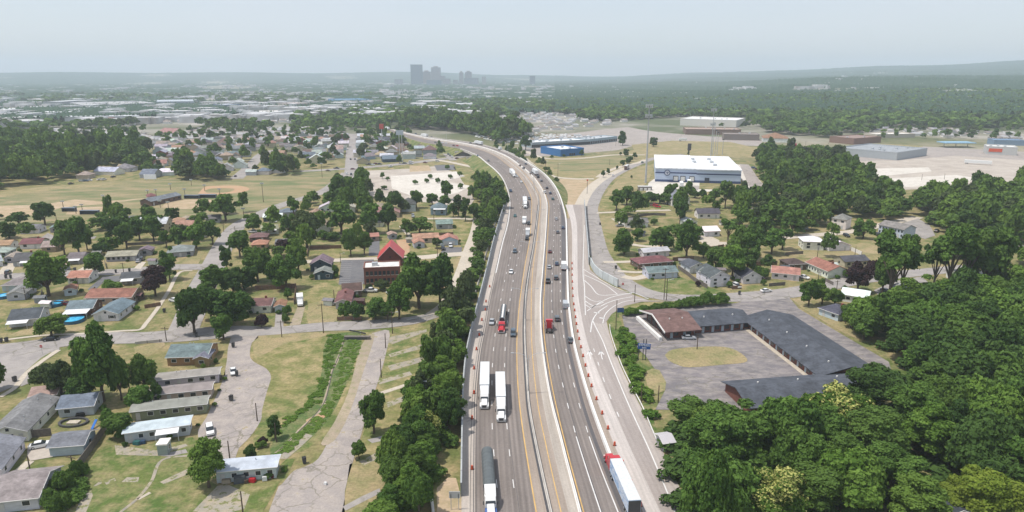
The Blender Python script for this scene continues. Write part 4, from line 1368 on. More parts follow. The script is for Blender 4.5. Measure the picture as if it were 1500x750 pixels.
Hs(30, 343, 57, 342, 9, 2.6, wall='white', roof='mauve grey', look='white ranch house with mauve grey roof', shutters=(.06, .06, .06))
Hs(74, 341, 87, 340, 7, 2.5, ridge='y', wall='grey', roof='green grey', rmat='metal_roof', look='carport with green metal roof', cat='carport', wins=1)
Hs(-8, 367, 16, 366, 8, 2.6, wall='white', roof='orange', look='low house with orange roof at the left edge')
Hs(-12, 378, 12, 377, 8, 2.6, kind='hip', wall='light grey', roof='light grey', look='house with light grey roof at the left edge')
Hs(250, 332, 270, 331, 9, 2.6, kind='hip', wall='beige', roof='orange', look='beige house with orange tan hipped roof')
Hs(271, 328, 281, 327, 8, 2.6, ridge='y', wall='blue', roof='tan', look='small blue garage with tan roof', cat='garage', garage=True, wins=0, door=False)
Hs(184, 330, 216, 328, 9, 2.6, wall='brown', roof='mauve grey', awning=(.2, .5, 2, 'white'), look='long low brown house behind the ballfield fence')
Hs(302, 327, 322, 326, 8, 2.6, wall='grey', roof='mauve grey', look='grey house at the edge of the ballfields')
Hs(386, 325, 413, 324, 7, 2.8, wall='slate', roof='white', rmat='metal_roof', look='slate building with bright white metal roof', cat='workshop')
Hs(410, 318, 432, 317, 9, 2.8, kind='hip', wall='grey', roof='blue grey', look='house with blue grey hipped roof')
Hs(384, 344, 408, 342, 8, 2.7, wall='white', roof='tan', awning=(-.4, .4, 2, 'white'), look='white house with tan roof and white awning')
Hs(366, 355, 391, 354, 8, 2.6, kind='hip', wall='brown', roof='brown', look='brown house with brown hipped roof')
Hs(369, 366, 391, 365, 8, 2.6, kind='hip', wall='tan', roof='orange', look='tan house with orange hipped roof')
Hs(404, 365, 428, 364, 8, 2.6, wall='light grey', roof='mauve grey', look='house with a pale mauve roof')
Hs(455, 398, 485, 397, 9, 3.2, ridge='y', wall='slate', roof='mauve grey', pitch=.55, look='slate blue house with steep mauve grey roof')
Hs(461, 410, 487, 409, 6, 2.8, ridge='y', wall='slate', roof='grey', look='slate blue garage with grey roof and pale door', cat='garage', door=True, doorcol=(.5, .56, .6), wins=2)
Hs(492, 453, 514, 452, 13, 2.7, ridge='y', wall='light grey', roof='maroon', look='grey walled house with maroon gable roof', chimney=True)
Hs(503, 437, 530, 435, 9, 2.8, wall='brown', roof='dark brown', look='brown house with dark brown roof')
Hs(362, 459, 397, 458, 8, 2.8, wall='white', roof='maroon', look='white house with maroon brown roof and two chimneys', chimney=True)
Hs(403, 459, 418, 458, 6, 2.6, ridge='y', wall='pale blue', roof='rust', look='little pale garage with rusty roof', cat='garage', garage=True, wins=0, door=False)
Hs(312, 458, 335, 455, 8, 3.6, ridge='y', wall='white', roof='light grey', pitch=.9, look='white house with steep light grey roof')
Hs(631, 315, 653, 315, 9, 4.3, kind='hip', wall='blue', roof='blue grey', pitch=.6, look='two storey blue house with porch', awning=(-.3, .5, 2, 'white'))
Hs(640, 336, 663, 335, 8, 3.0, wall='grey', roof='green grey', look='grey house with green grey roof')
Hs(606, 357, 643, 355, 8, 2.7, wall='beige', roof='orange', look='house with long orange roof')
Hs(607, 364, 622, 363, 7, 2.7, ridge='y', wall='pale blue', roof='orange', look='pale blue front wing with orange roof', cat='house wing')
Hs(645, 360, 671, 359, 8, 2.8, ridge='y', wall='pale blue', roof='orange', look='pale blue double garage with orange roof', cat='garage', garage=True, wins=0, door=False)
Hs(541, 354, 555, 353, 6, 2.6, wall='tan', roof='orange', look='tan garage with orange roof and dark opening', cat='garage', wins=1)
Hs(570, 351, 582, 350, 5, 2.5, ridge='y', wall='grey', roof='tan', look='small grey shed with tan roof', cat='shed', wins=1)
Hs(246, 536, 304, 534, 10, 2.8, wall='tan brick', roof='blue grey', wmat='brick', look='tan brick house with blue grey roof', vents=3)
Hs(286, 538, 306, 537, 6, 2.8, ridge='y', wall='tan brick', roof='blue grey', wmat='brick', look='tan brick front wing under its own gable', cat='house wing')
for q in ((221, 571, 321, 560, 'light grey', 'taupe', 'light grey mobile home nearest the street'), (204, 594, 310, 583, 'beige', 'taupe', 'beige mobile home second from the street'), (194, 617, 303, 605, 'olive', 'taupe', 'olive green mobile home with taupe roof')):
    Hs(*q[:4], 4.4, 2.7, wall=q[4], roof=q[5], pitch=.22, wins=6, rmat='membrane', look=q[6], cat='mobile home', name='mobile_home', vents=3)
Hs(184, 650, 278, 637, 4.3, 2.8, wall='light grey', roof='silver', pitch=.12, rmat='membrane', wins=6, look='stained white mobile home with a covered porch', cat='mobile home', name='mobile_home', awning=(0.0, .36, 2.6, 'white'))
Hs(318, 708, 405, 700, 4.3, 2.8, wall='light grey', roof='silver', pitch=.1, rmat='membrane', wins=5, look='lone white mobile home with clutter along its front', cat='mobile home', name='mobile_home', vents=2)
Hs(-14, 651, 42, 646, 17, 2.8, ridge='y', wall='white', roof='grey', shutters=(.05, .06, .09), wins=3, look='long white house with grey roof and blue shutters', vents=4)
Hs(-75, 714, 4, 703, 13, 2.7, ridge='y', wall='white', roof='grey', look='long white house with grey roof cut by the left edge', vents=2)
Hs(74, 669, 124, 665, 6.5, 2.5, wall='pale blue', roof='blue grey', wins=0, door=False, look='pale blue garage with plain walls', cat='garage', name='garage')
Hs(-14, 753, 58, 745, 11, 2.7, wall='pale blue', roof='taupe', look='pale blue house with wide brownish grey roof', chimney=False)
Hs(46, 594, 84, 590, 6, 2.6, wall='beige', roof='tan', look='small beige house with tan roof', wins=2)
Hs(87, 612, 138, 607, 8, 2.6, wall='light grey', roof='blue grey', look='house with blue grey roof behind the circular planter')
# ---- right of the highway, near
Hs(915, 333, 949, 333, 9, 2.8, wall='white', roof='mauve grey', look='white house with long mauve grey roof')
Hs(1022, 320, 1054, 320, 8, 3.2, wall='white', roof='dark grey', pitch=.55, look='white house with steep dark grey roof')
Hs(1005, 332, 1021, 331, 7, 2.8, ridge='y', wall='white', roof='light grey', look='small white gabled house')
Hs(1032, 347, 1054, 346, 9, 3.0, wall='white', roof='white', look='white cottage with white metal roof', rmat='metal_roof')
Hs(936, 395, 985, 391, 9, 2.8, kind='hip', wall='brown', roof='maroon', look='brown house with maroon hipped roof')
Hs(943, 378, 980, 375, 6, 2.8, wall='white', roof='silver', look='white outbuilding with patched silver roof', cat='outbuilding', rmat='membrane')
Hs(950, 409, 992, 407, 8, 2.8, wall='pale blue', roof='blue grey', look='pale blue bungalow with grey roof on the corner lawn')
Hs(1040, 421, 1068, 419, 12, 4.4, ridge='y', wall='white', roof='dark grey', look='two storey white house with dark gable roof', pitch=.5)
Hs(1024, 412, 1038, 416, 6, 4.4, wall='white', roof='dark grey', look='white two storey side wing with dark roof', cat='house wing')
Hs(1010, 401, 1034, 399, 8, 3.0, ridge='y', wall='white', roof='dark grey', look='white gabled house with dark roof')
Hs(1088, 416, 1115, 415, 9, 3.0, ridge='y', wall='white', roof='charcoal', pitch=.6, look='white cottage with charcoal roof')
Hs(1130, 408, 1170, 412, 9, 2.8, wall='white', roof='salmon', look='white house with salmon roof')
Hs(1180, 394, 1212, 408, 10, 3.2, wall='white', roof='rust', look='long white house with rust brown roof', wins=8, chimney=True)
Hs(1155, 396, 1180, 395, 8, 2.8, kind='hip', wall='brown', roof='dark brown', look='dark brown hipped garage', cat='garage')
Hs(1237, 392, 1272, 390, 8, 2.8, wall='beige', roof='dark grey', look='beige house with low dark roof')
Hs(1176, 366, 1206, 367, 9, 4.4, kind='hip', wall='white', roof='white', rmat='metal_roof', look='two storey white house with white hipped roof')
Hs(1214, 368, 1245, 367, 8, 2.7, ridge='y', wall='white', roof='white', rmat='metal_roof', look='white garage with white roof', cat='garage', garage=False, wins=2)
Hs(1217, 334, 1238, 337, 9, 5.8, kind='hip', wall='white', roof='grey', look='tall white house with grey hipped roof', pitch=.5)
Hs(1286, 342, 1322, 350, 10, 5, wall='pale blue', roof='grey', look='two storey apartment house with grey roof', cat='apartment house', wins=8)
Hs(1169, 336, 1184, 336, 6, 2.8, kind='hip', wall='light grey', roof='grey', look='small grey house beside tall trees')
Hs(1199, 461, 1227, 471, 9, 2.7, kind='hip', wall='pale blue', roof='dark grey', look='pale blue bungalow with dark hipped roof', chimney=True)
Hs(1232, 441, 1270, 447, 8, 2.9, wall='white', roof='white', rmat='membrane', look='white house with chalky white roof')
Hs(1312, 441, 1340, 443, 8, 3.9, ridge='y', wall='white', roof='light grey', look='white gabled house half hidden by trees')
Hs(1342, 443, 1386, 440, 9, 3.0, wall='light grey', roof='light grey', look='light grey house half hidden by trees')
Hs(1405, 414, 1440, 413, 8, 3.0, wall='white', roof='dark grey', look='white house with dark roof under tall trees')
Hs(1324, 303, 1338, 303, 9, 3.0, kind='hip', wall='tan', roof='salmon', look='tan house with salmon roof deep in the woods')
Hs(984, 302, 1010, 301, 9, 5.0, ridge='y', wall='white', roof='grey', pitch=.7, look='tall white gabled house before the warehouse')
Hs(1098, 297, 1114, 296, 8, 2.8, wall='white', roof='teal', look='white house with teal roof')
Hs(1131, 299, 1144, 298, 7, 2.8, wall='white', roof='silver', look='small white house among parked trailers')
Hs(1100, 318, 1117, 317, 8, 3.0, ridge='y', wall='grey', roof='grey', look='grey gabled house in the trees')
Hs(1380, 775, 1428, 772, 9, 2.8, ridge='y', wall='light grey', roof='charcoal', look='grey house at the lower right under big trees')
Hs(972, 662, 986, 660, 4, 2.4, wall='light grey', roof='silver', rmat='metal_roof', wins=0, door=False, look='small metal shed behind the guard rail', cat='shed', name='shed')
Hs(231.5, 668, 246, 667, 2.6, 2.6, kind='flat', wall='grey', roof='white', wins=0, door=True, look='small grey shed with flat white roof', cat='shed', name='shed')
# ---- middle distance left
for q in ((536, 234, 550, 233, 12, 'blue', 'grey'), (561, 238, 588, 237, 12, 'slate', 'blue grey'), (588, 229, 602, 229, 9, 'white', 'white'), (620, 233, 638, 233, 9, 'white', 'grey'), (375, 256, 394, 256, 9, 'white', 'blue grey'),
          (360, 257, 375, 257, 6, 'light grey', 'silver'), (396, 254, 415, 254, 7, 'white', 'blue grey'), (402, 229, 416, 229, 10, 'tan', 'orange'), (437, 230, 446, 230, 9, 'white', 'grey'), (448, 236, 460, 236, 9, 'light grey', 'dark grey'),
          (478, 235, 491, 234, 10, 'beige', 'maroon'), (205, 261, 226, 261, 14, 'light grey', 'blue grey'), (226, 258, 256, 257, 10, 'white', 'white'), (166, 252, 190, 252, 14, 'light grey', 'grey'), (138, 256, 168, 257, 12, 'white', 'silver'),
          (112, 262, 130, 262, 10, 'beige', 'tan'), (232, 197, 254, 198, 22, 'beige', 'salmon'), (172, 250, 180, 250, 8, 'white', 'tan')):
    Hs(*q[:4], q[4], 3.2, kind=R.choice(['gable', 'hip']), wall=q[5], roof=q[6], pitch=.5)
# ================================================================== large buildings
def block(name, x1, y1, x2, y2, D, h, wall, roof, look, cat, par=.8, units=0, L_=None):
    mid, Lg, ang = local(G(x1, y1), G(x2, y2))
    Lg = L_ or Lg
    e = empty(name, mid, ang)
    MB().box(-Lg / 2, Lg / 2, 0, D, 0, h).build('wall', M['trim'], e, wall)
    rf = MB().box(-Lg / 2 + .3, Lg / 2 - .3, .3, D - .3, h, h + .05).build('roof', M['membrane'], e, roof)
    if par:
        b = MB()
        for q in ((-Lg / 2 - .1, Lg / 2 + .1, -.1, .25), (-Lg / 2 - .1, Lg / 2 + .1, D - .25, D + .1)):
            b.box(*q, h, h + par)
        for q in ((-Lg / 2 - .1, -Lg / 2 + .25, .25, D - .25), (Lg / 2 - .25, Lg / 2 + .1, .25, D - .25)):
            b.box(*q, h, h + par)
        b.build('parapet', M['trim'], e, tuple(c * 1.05 for c in wall))
    for k in range(units):
        x, y = R.uniform(-.4, .4) * Lg, R.uniform(.2, .8) * D
        MB().box(x - 1.2, x + 1.2, y - .9, y + .9, h + .05, h + 1.5).build('roof_unit', M['galv'], rf)
    c, s = math.cos(ang), math.sin(ang)
    for a in np.arange(-Lg / 2 - 2, Lg / 2 + 2.1, 2.0):
        for d_ in np.arange(-2, D + 2.1, 2.0):
            cc_ = (int((mid.x + a * c - d_ * s) // CELL), int((mid.y + a * s + d_ * c) // CELL))
            OCC.add(cc_)
            HOUSEOCC.add(cc_)
    note(e, look, cat)
    return e, Lg


def fwin(e, n, x0, x1, z, w, h, mat='glass', y=0, nm='window', col=None):
    for k in range(n):
        x = x0 + (x1 - x0) * (k + .5) / n
        MB().box(x - w / 2, x + w / 2, y - .08, y, z, z + h).build(nm, M[mat], e, col)


# warehouse
e, Lg = block('warehouse', 959.5, 266, 1084.5, 269.5, 90, 10.5, (.44, .52, .66), (.72, .74, .76), 'big pale warehouse with blue stripe and white roof', 'warehouse', par=0)
hL = Lg / 2
MB().box(-hL - .12, hL + .12, -.14, 0, 0, 1.9).build('base_band', M['trim'], e, (.05, .075, .17))
MB().box(-hL - .1, -1, -.12, 0, 7.0, 7.9).build('stripe', M['trim'], e, (.03, .045, .13))
MB().box(-1, hL + .1, -.12, 0, 6.6, 7.5).build('stripe', M['trim'], e, (.03, .045, .13))
MB().box(-hL - .4, -1, -.4, 92.4, 10.5, 11.3).build('roof_edge', M['membrane'], e, (.74, .76, .78))
MB().box(-1, hL + .4, -.9, 92.4, 10.3, 11.0).build('roof_edge', M['membrane'], e, (.70, .72, .75))
lg = MB().tube((-hL + 9.2, -.3, 7.4), (-hL + 9.2, -.15, 7.4), 2.4, n=24).build('emblem', M['trim'], e, (.05, .075, .16))
MB().tube((-hL + 9.2, -.4, 7.4), (-hL + 9.2, -.3, 7.4), 1.8, n=24).build('emblem_disc', M['trim'], lg, (.5, .52, .58))
b = MB()
b.box(-hL + 8, -hL + 10.6, -.5, -.4, 7.7, 8.1)
lp = b.build('emblem_bar', M['trim'], lg, (.05, .075, .16))
MB().box(-hL + 9.0, -hL + 9.5, -.5, -.4, 6.2, 7.7).build('emblem_bar', M['trim'], lg, (.05, .075, .16))
for k, x in enumerate((14.5, 20, 27)):
    d = MB().box(-hL + x, -hL + x + 3.2, -.5, -.14, 1.2, 4.6).build('dock_door', M['trim'], e, (.62, .62, .60))
    MB().box(-hL + x - .4, -hL + x + 3.6, -.3, -.142, .9, 5.1).build('dock_frame', M['trim'], d, (.03, .03, .04))
MB().box(-hL + 38.5, -hL + 42, -.5, -.14, .2, 4.2).build('dock_door', M['trim'], e, (.04, .05, .07))
for x, y in ((-6, 60), (-6, 40), (8, 62), (8.5, 42), (9.5, 22)):
    MB().box(x + 4, x + 7, y, y + 2.6, 11.3, 12.6).build('roof_unit', M['galv'], e)
# school
e, Lg = block('brick_school', 534, 418, 587, 415.5, 9.5, 7.0, WC['brick'], (.62, .61, .58), 'two storey red brick building with white flat roof', 'school building', par=.5, units=1)
e.children[0].data.materials[0] = M['brick']
for z in (1.0, 4.1):
    fwin(e, 8, -Lg / 2 + .5, Lg / 2 - .5, z, 1.1, 1.7, y=-.03)
    fwin(e, 8, -Lg / 2 + .5, Lg / 2 - .5, z - .2, 1.3, .2, 'trim', y=0, nm='sill', col=(.6, .56, .5))
Hs(554, 390, 590, 389, 13, 3.6, ridge='y', wall='maroon', roof='red', pitch=1.0, name='church', cat='church', look='church with steep bright red gable roof', wins=3, rmat='metal_roof')
# motel: three joined wings round a court; one building
mo = empty('motel_building', G(1090, 478))
note(mo, 'u shaped brick motel with charcoal shingle roof', 'motel')


def wing(px, depth, h, rise, roofcol, wallcol, end=None, ov=1.2, doors=0, wl=3.0, courtside=1):
    """px: the court-side foot line; the wing lies on its right-hand side (away from court)"""
    A, B = G(*px[0]), G(*px[1])
    mid, Lg, ang = local(A, B)
    Mx = Matrix.Translation(mid - mo.location) @ Matrix.Rotation(ang, 4, 'Z')
    sgn = courtside
    b = wall_mesh('gable', 'x', Lg, depth, h, rise)
    if sgn < 0:
        b.v = [(x, -y, z) for x, y, z in b.v]
    b.v = [tuple(Mx @ Vector(p)) for p in b.v]
    b.build('wall', M['brick'], mo, wallcol)
    b = roof_mesh('gable', 'x', Lg, depth, h, rise, ov=ov, th=.22)
    if sgn < 0:
        b.v = [(x, -y, z) for x, y, z in b.v]
    b.v = [tuple(Mx @ Vector(p)) for p in b.v]
    rf = b.build('roof', M['shingle'], mo, roofcol)
    s = rise / (depth / 2)
    for k in range(max(2, int(Lg / 11))):
        x = -Lg / 2 + Lg * (k + .6) / max(2, int(Lg / 11))
        y = depth * .3
        b = MB().tube((x, sgn * y, h + s * y), (x, sgn * y, h + s * y + .6), .22, n=7)
        b.v = [tuple(Mx @ Vector(p)) for p in b.v]
        b.build('roof_vent', M['white_barrier'], rf)
    for k in range(doors):
        x = -Lg / 2 + Lg * (k + .5) / doors
        for dx, w, hh, z0, mt, col in ((-1.0, .95, 2.05, .05, 'trim', (.38, .44, .48)), (.6, 1.5, 1.3, .8, 'glass', None)):
            b = MB().box(x + dx - w / 2, x + dx + w / 2, -.07, 0, z0, z0 + hh)
            if sgn < 0:
                b.v = [(x_, -y_, z_) for x_, y_, z_ in b.v]
            b.v = [tuple(Mx @ Vector(p)) for p in b.v]
            b.build('door' if mt == 'trim' else 'window', M[mt], mo, col)
    return Mx, Lg


CH = (.075, .083, .10)
BRK = (.17, .07, .055)
wing(((1012, 489), (1097, 482)), 13, 2.8, 1.7, CH, BRK, doors=6, ov=1.0)
wing(((1090, 477), (1200, 562)), 17, 2.8, 2.1, tuple(c * .93 for c in CH), BRK, doors=11, ov=1.15)
wing(((1062, 574), (1232, 561)), 14, 2.8, 1.8, CH, BRK, doors=5, ov=1.0, courtside=-1)
wing(((978, 496), (1016, 493)), 18, 3.2, 2.0, (.155, .095, .085), BRK, doors=2, ov=1.9)
A, B = G(978, 496), G(1016, 493)
mid, Lg, ang = local(A, B)
Mx = Matrix.Translation(mid - mo.location) @ Matrix.Rotation(ang, 4, 'Z')
b = MB()
s = 2.0 / 9
e_ = [(-2.0, 3.2 - 2 * s), (9, 5.2), (20.0, 3.2 - 2 * s)]
b.prism([(y, z + .45) for y, z in e_] + [(y, z - .05) for y, z in reversed(e_)], -Lg / 2 - 2.15, -Lg / 2 - 1.92, 'x')
b.v = [tuple(Mx @ Vector(p)) for p in b.v]
b.build('fascia', M['white_barrier'], mo)
b = MB().box(-Lg / 2 - 3.6, -Lg / 2 - 2.6, -1.5, 19, 0, 1.3)
b.v = [tuple(Mx @ Vector(p)) for p in b.v]
b.build('planter_wall', M['white_barrier'], mo)
for k in range(4):
    b = MB().box(-Lg / 2 - .06, -Lg / 2, 2 + k * 4, 5 + k * 4, .5, 3.0)
    b.v = [tuple(Mx @ Vector(p)) for p in b.v]
    b.build('window', M['glass'], mo)
strip('sidewalk', [(1090, 479), (1130, 510), (1165, 537), (1196, 561)], 2.2, M['walk'], 0.2, 'pale walk in front of the motel room doors', 'sidewalk', thick=.1)
for q in (((945, 455), (1110, 441)), ((1110, 442), (1285, 548)), ((1060, 575), (1280, 562))):
    A, B = G(*q[0]), G(*q[1])
    for k in range(60):
        p = A.lerp(B, k / 59)
        mark_disc(p.x, p.y, 9)
# stores and sheds further off
e, Lg = block('store_building', 779, 217, 862, 212, 26, 6, (.30, .36, .38), (.66, .68, .70), 'long store row with pale roof and dark shopfronts', 'store', par=.6, units=8)
fwin(e, 34, -Lg / 2, Lg / 2, .5, 3.0, 3.2)
e, Lg = block('store_building', 862, 212, 904, 207, 24, 6, (.27, .36, .40), (.42, .45, .48), 'right end of the store row with greyer roof', 'store', par=.6, units=4)
fwin(e, 16, -Lg / 2, Lg / 2, .5, 3.0, 3.2)
e, Lg = block('store_building', 821, 229.5, 855, 227, 38, 6.5, (.035, .15, .36), (.66, .68, .70), 'blue walled store standing alone with white roof', 'store', par=1.2, units=3)
fwin(e, 3, -4, 4, .5, 2.0, 2.4)
block('store_building', 996, 184, 1078, 187, 70, 11, (.62, .60, .55), (.66, .66, .64), 'large pale building behind the car lots', 'store', units=5)
block('store_building', 1004, 197, 1085, 198, 40, 7, (.22, .15, .12), (.36, .27, .22), 'long brown strip of shops behind parked cars', 'store', units=5)
block('store_building', 1060, 205, 1112, 206, 30, 7, (.2, .17, .15), (.24, .2, .18), 'dark brown store right of the shop strip', 'store', units=2)
Hs(1117, 208, 1155, 209, 34, 5, kind='hip', wall='white', roof='rust', look='wide white building with rust hipped roof', name='store_building', cat='store', pitch=.35)
Hs(1140, 225, 1152, 226, 18, 4, kind='hip', wall='white', roof='salmon', look='low building with pinkish roof', name='store_building', cat='store', pitch=.3)
block('store_building', 1154, 222.5, 1165, 223, 10, 8, (.32, .03, .07), (.3, .05, .07), 'small bright red block', 'store')
e, Lg = block('store_building', 1313, 235, 1357, 228, 62, 7, (.38, .41, .43), (.30, .32, .34), 'wide grey store with dark rimmed roof', 'store', par=1.1, units=6)
block('store_building', 1250, 212, 1290, 209, 34, 7, (.22, .14, .11), (.28, .20, .17), 'brown store with brown roof', 'store', units=2)
block('store_building', 1284, 203, 1340, 202, 26, 5, (.5, .45, .38), (.68, .64, .58), 'low building with pale cream roof', 'store', units=2)
e, Lg = block('store_building', 1444, 226, 1489, 228, 26, 8, (.5, .5, .48), (.60, .60, .58), 'corner store with orange sign panel', 'store', units=3)
MB().box(-Lg / 2 + 2, -Lg / 2 + 14, -.3, -.05, 3, 6.5).build('sign_panel', M['orange'], e)
block('store_building', 1455, 213, 1500, 214, 20, 6, (.2, .28, .38), (.2, .3, .42), 'blue roofed store at the right edge', 'store')
gc = empty('fuel_canopy', G(1402, 216))
MB().box(-18, 18, -6, 12, 5.2, 6.2).build('canopy_roof', M['trim'], gc, (.25, .42, .55))
for x in (-14, 0, 14):
    MB().box(x - .3, x + .3, 2.7, 3.3, 0, 5.2).build('post', M['concrete'], gc)
note(gc, 'blue rimmed fuel station canopy', 'canopy')
# far industry and offices
far_blocks = [(95, 178, 150, 177, 40, 8, (.5, .5, .5), (.70, .72, .74), 'long white shed roof in the far industrial belt'), (150, 177.5, 205, 176, 40, 8, (.45, .46, .48), (.68, .70, .72), 'second long white shed roof'),
              (140, 179, 160, 179, 20, 7, (.42, .25, .24), (.5, .3, .28), 'reddish shed before the long white roof'), (40, 184.5, 58, 184.5, 20, 6, (.35, .16, .14), (.55, .38, .34), 'red walled barn with pink roof'),
              (57, 172, 115, 171, 60, 9, (.4, .42, .45), (.70, .71, .72), 'white roofed works with four bays'), (-10, 167, 25, 166, 60, 9, (.4, .42, .45), (.74, .75, .76), 'white works roof at the left edge'),
              (64, 156, 90, 156, 130, 12, (.35, .36, .38), (.55, .56, .57), 'broad pale works beyond the sheds'), (120, 160, 230, 157, 200, 10, (.32, .34, .36), (.40, .40, .40), 'very wide grey works roof'),
              (230, 156, 285, 155, 150, 12, (.36, .40, .44), (.42, .46, .50), 'blue grey works beside the wide roof'), (220, 169, 262, 168, 60, 8, (.35, .3, .28), (.45, .36, .32), 'brownish shed in the industrial belt'),
              (290, 169, 330, 168, 60, 9, (.4, .4, .42), (.66, .66, .66), 'white roofed unit right of the brownish shed'), (330, 160, 352, 159, 60, 10, (.2, .25, .4), (.5, .52, .56), 'blue walled unit far left'),
              (380, 170, 430, 169, 60, 8, (.45, .4, .36), (.6, .58, .55), 'pale units left of the blue roof'), (427, 158, 455, 157, 80, 10, (.42, .36, .32), (.5, .44, .42), 'tan factory block'),
              (495, 152, 546, 151, 120, 10, (.10, .22, .38), (.12, .24, .36), 'long blue roofed factory'), (504, 160, 540, 160, 50, 9, (.4, .4, .42), (.7, .71, .72), 'white shed in front of the blue factory'),
              (561, 130, 571, 130, 150, 26, (.62, .62, .58), (.75, .75, .72), 'brilliant white building near the skyline'), (620, 143, 630, 143, 60, 12, (.5, .5, .5), (.72, .72, .72), 'small white block in the far trees'),
              (864, 154, 895, 153, 60, 10, (.5, .48, .44), (.62, .6, .56), 'long pale school building in the far woods'), (800, 138, 818, 138, 60, 10, (.5, .5, .5), (.66, .66, .66), 'pale roof in the far woods'),
              (440, 130, 520, 130, 100, 8, (.4, .4, .4), (.55, .53, .5), 'long pale depot on the far plain'), (0, 139, 12, 139, 90, 10, (.6, .55, .5), (.7, .66, .62), 'pale shed near the left horizon')]
for q in far_blocks:
    block('factory_building' if q[0] < 620 else 'far_building', *q[:8], q[8], 'factory' if q[0] < 620 else 'building', par=.6)
# downtown towers
M['office'], n, b = new_mat('office_facade')
br = N(n, 'ShaderNodeTexBrick')
br.offset = 0
for k_, v_ in (('Scale', 1), ('Brick Width', 4.5), ('Row Height', 3.8), ('Mortar Size', .9)):
    br.inputs[k_].default_value = v_
oi = N(n, 'ShaderNodeObjectInfo')
n.links.new(oi.outputs['Color'], br.inputs['Mortar'])
br.inputs['Color1'].default_value = (.05, .07, .09, 1)
br.inputs['Color2'].default_value = (.08, .10, .12, 1)
geo = N(n, 'ShaderNodeNewGeometry')
sp_ = N(n, 'ShaderNodeSeparateXYZ')
n.links.new(geo.outputs['Position'], sp_.inputs[0])
ad = N(n, 'ShaderNodeMath', operation='ADD')
n.links.new(sp_.outputs[0], ad.inputs[0])
n.links.new(sp_.outputs[1], ad.inputs[1])
cb = N(n, 'ShaderNodeCombineXYZ')
n.links.new(ad.outputs[0], cb.inputs[0])
n.links.new(sp_.outputs[2], cb.inputs[1])
n.links.new(cb.outputs[0], br.inputs['Vector'])
n.links.new(br.outputs[0], b.inputs['Base Color'])
b.inputs['Roughness'].default_value = .5
DT = 5200
for x0, x1, yt, col, dd, look in ((602, 617.5, 95, (.16, .20, .24), 0, 'tallest dark slab tower of the skyline'), (619, 631, 105, (.42, .36, .33), 200, 'beige tower right of the tallest slab'), (632, 645, 99, (.44, .39, .38), 150, 'second tallest pale stepped tower'),
                               (625, 646, 117, (.2, .28, .34), -200, 'low blue glass office before the stepped tower'), (645, 652, 111, (.40, .36, .34), 100, 'narrow pale tower right of the stepped one'), (652, 660, 115, (.4, .36, .34), 100, 'short pale office block'),
                               (673, 678.6, 106, (.46, .42, .40), 50, 'slim pale tower standing apart'), (681.5, 691, 105.5, (.40, .37, .35), 60, 'pale twin topped tower'), (680, 700, 114, (.3, .33, .36), -50, 'broad low office under the twin top'),
                               (706, 712, 112, (.42, .40, .38), 100, 'squat pale tower'), (776, 784, 111, (.25, .28, .31), 0, 'isolated dark block right of downtown'), (578, 590, 116, (.35, .35, .36), 200, 'low grey block left of the tallest slab'),
                               (664, 671, 117, (.38, .36, .34), 0, 'small pale office between the towers')):
    D = DT + dd
    h = 84 + D * (108 - yt) / 1035
    w = (x1 - x0) * D / 1000 * .97
    x = ((x0 + x1) / 2 - 750) / 1000 * D * .97
    e = empty('office_tower', (x, D, 0), R.uniform(-.1, .1))
    MB().box(-w / 2, w / 2, 0, w * .8, 0, h).build('facade', M['office'], e, col)
    MB().box(-w / 2 - .6, w / 2 + .6, -.6, w * .8 + .6, h - 5, h).build('crown_band', M['trim'], e, tuple(c * .7 for c in col))
    if yt < 107 and x0 != 602:
        MB().box(-w * .25, w * .25, w * .1, w * .6, h, h + 9).build('penthouse', M['trim'], e, col)
    note(e, look, 'tower')


# ================================================================== random suburbs in the distance
def inside(px, x, y):
    c = False
    j = len(px) - 1
    for i in range(len(px)):
        if (px[i][1] > y) != (px[j][1] > y) and x < (px[j][0] - px[i][0]) * (y - px[i][1]) / (px[j][1] - px[i][1]) + px[i][0]:
            c = not c
        j = i
    return c


def grid_points(px, step, jit, ang=0.0, prob=1.0):
    W_ = [G(*p) for p in px]
    xs, ys = [p.x for p in W_], [p.y for p in W_]
    cx, cy = sum(xs) / len(xs), sum(ys) / len(ys)
    rad = max(math.hypot(x - cx, y - cy) for x, y in zip(xs, ys))
    n_ = int(rad / step) + 1
    poly = [(p.x, p.y) for p in W_]
    c, s = math.cos(ang), math.sin(ang)
    out = []
    sy = step if not hasattr(step, '__len__') else step[1]
    for i in range(-n_, n_ + 1):
        for j in range(-n_, n_ + 1):
            if R.random() > prob:
                continue
            a, b_ = i * step + (j % 2) * step * .5 + R.uniform(-jit, jit), j * step * .87 + R.uniform(-jit, jit)
            x, y = cx + a * c - b_ * s, cy + a * s + b_ * c
            if inside(poly, x, y):
                out.append((x, y))
    return out


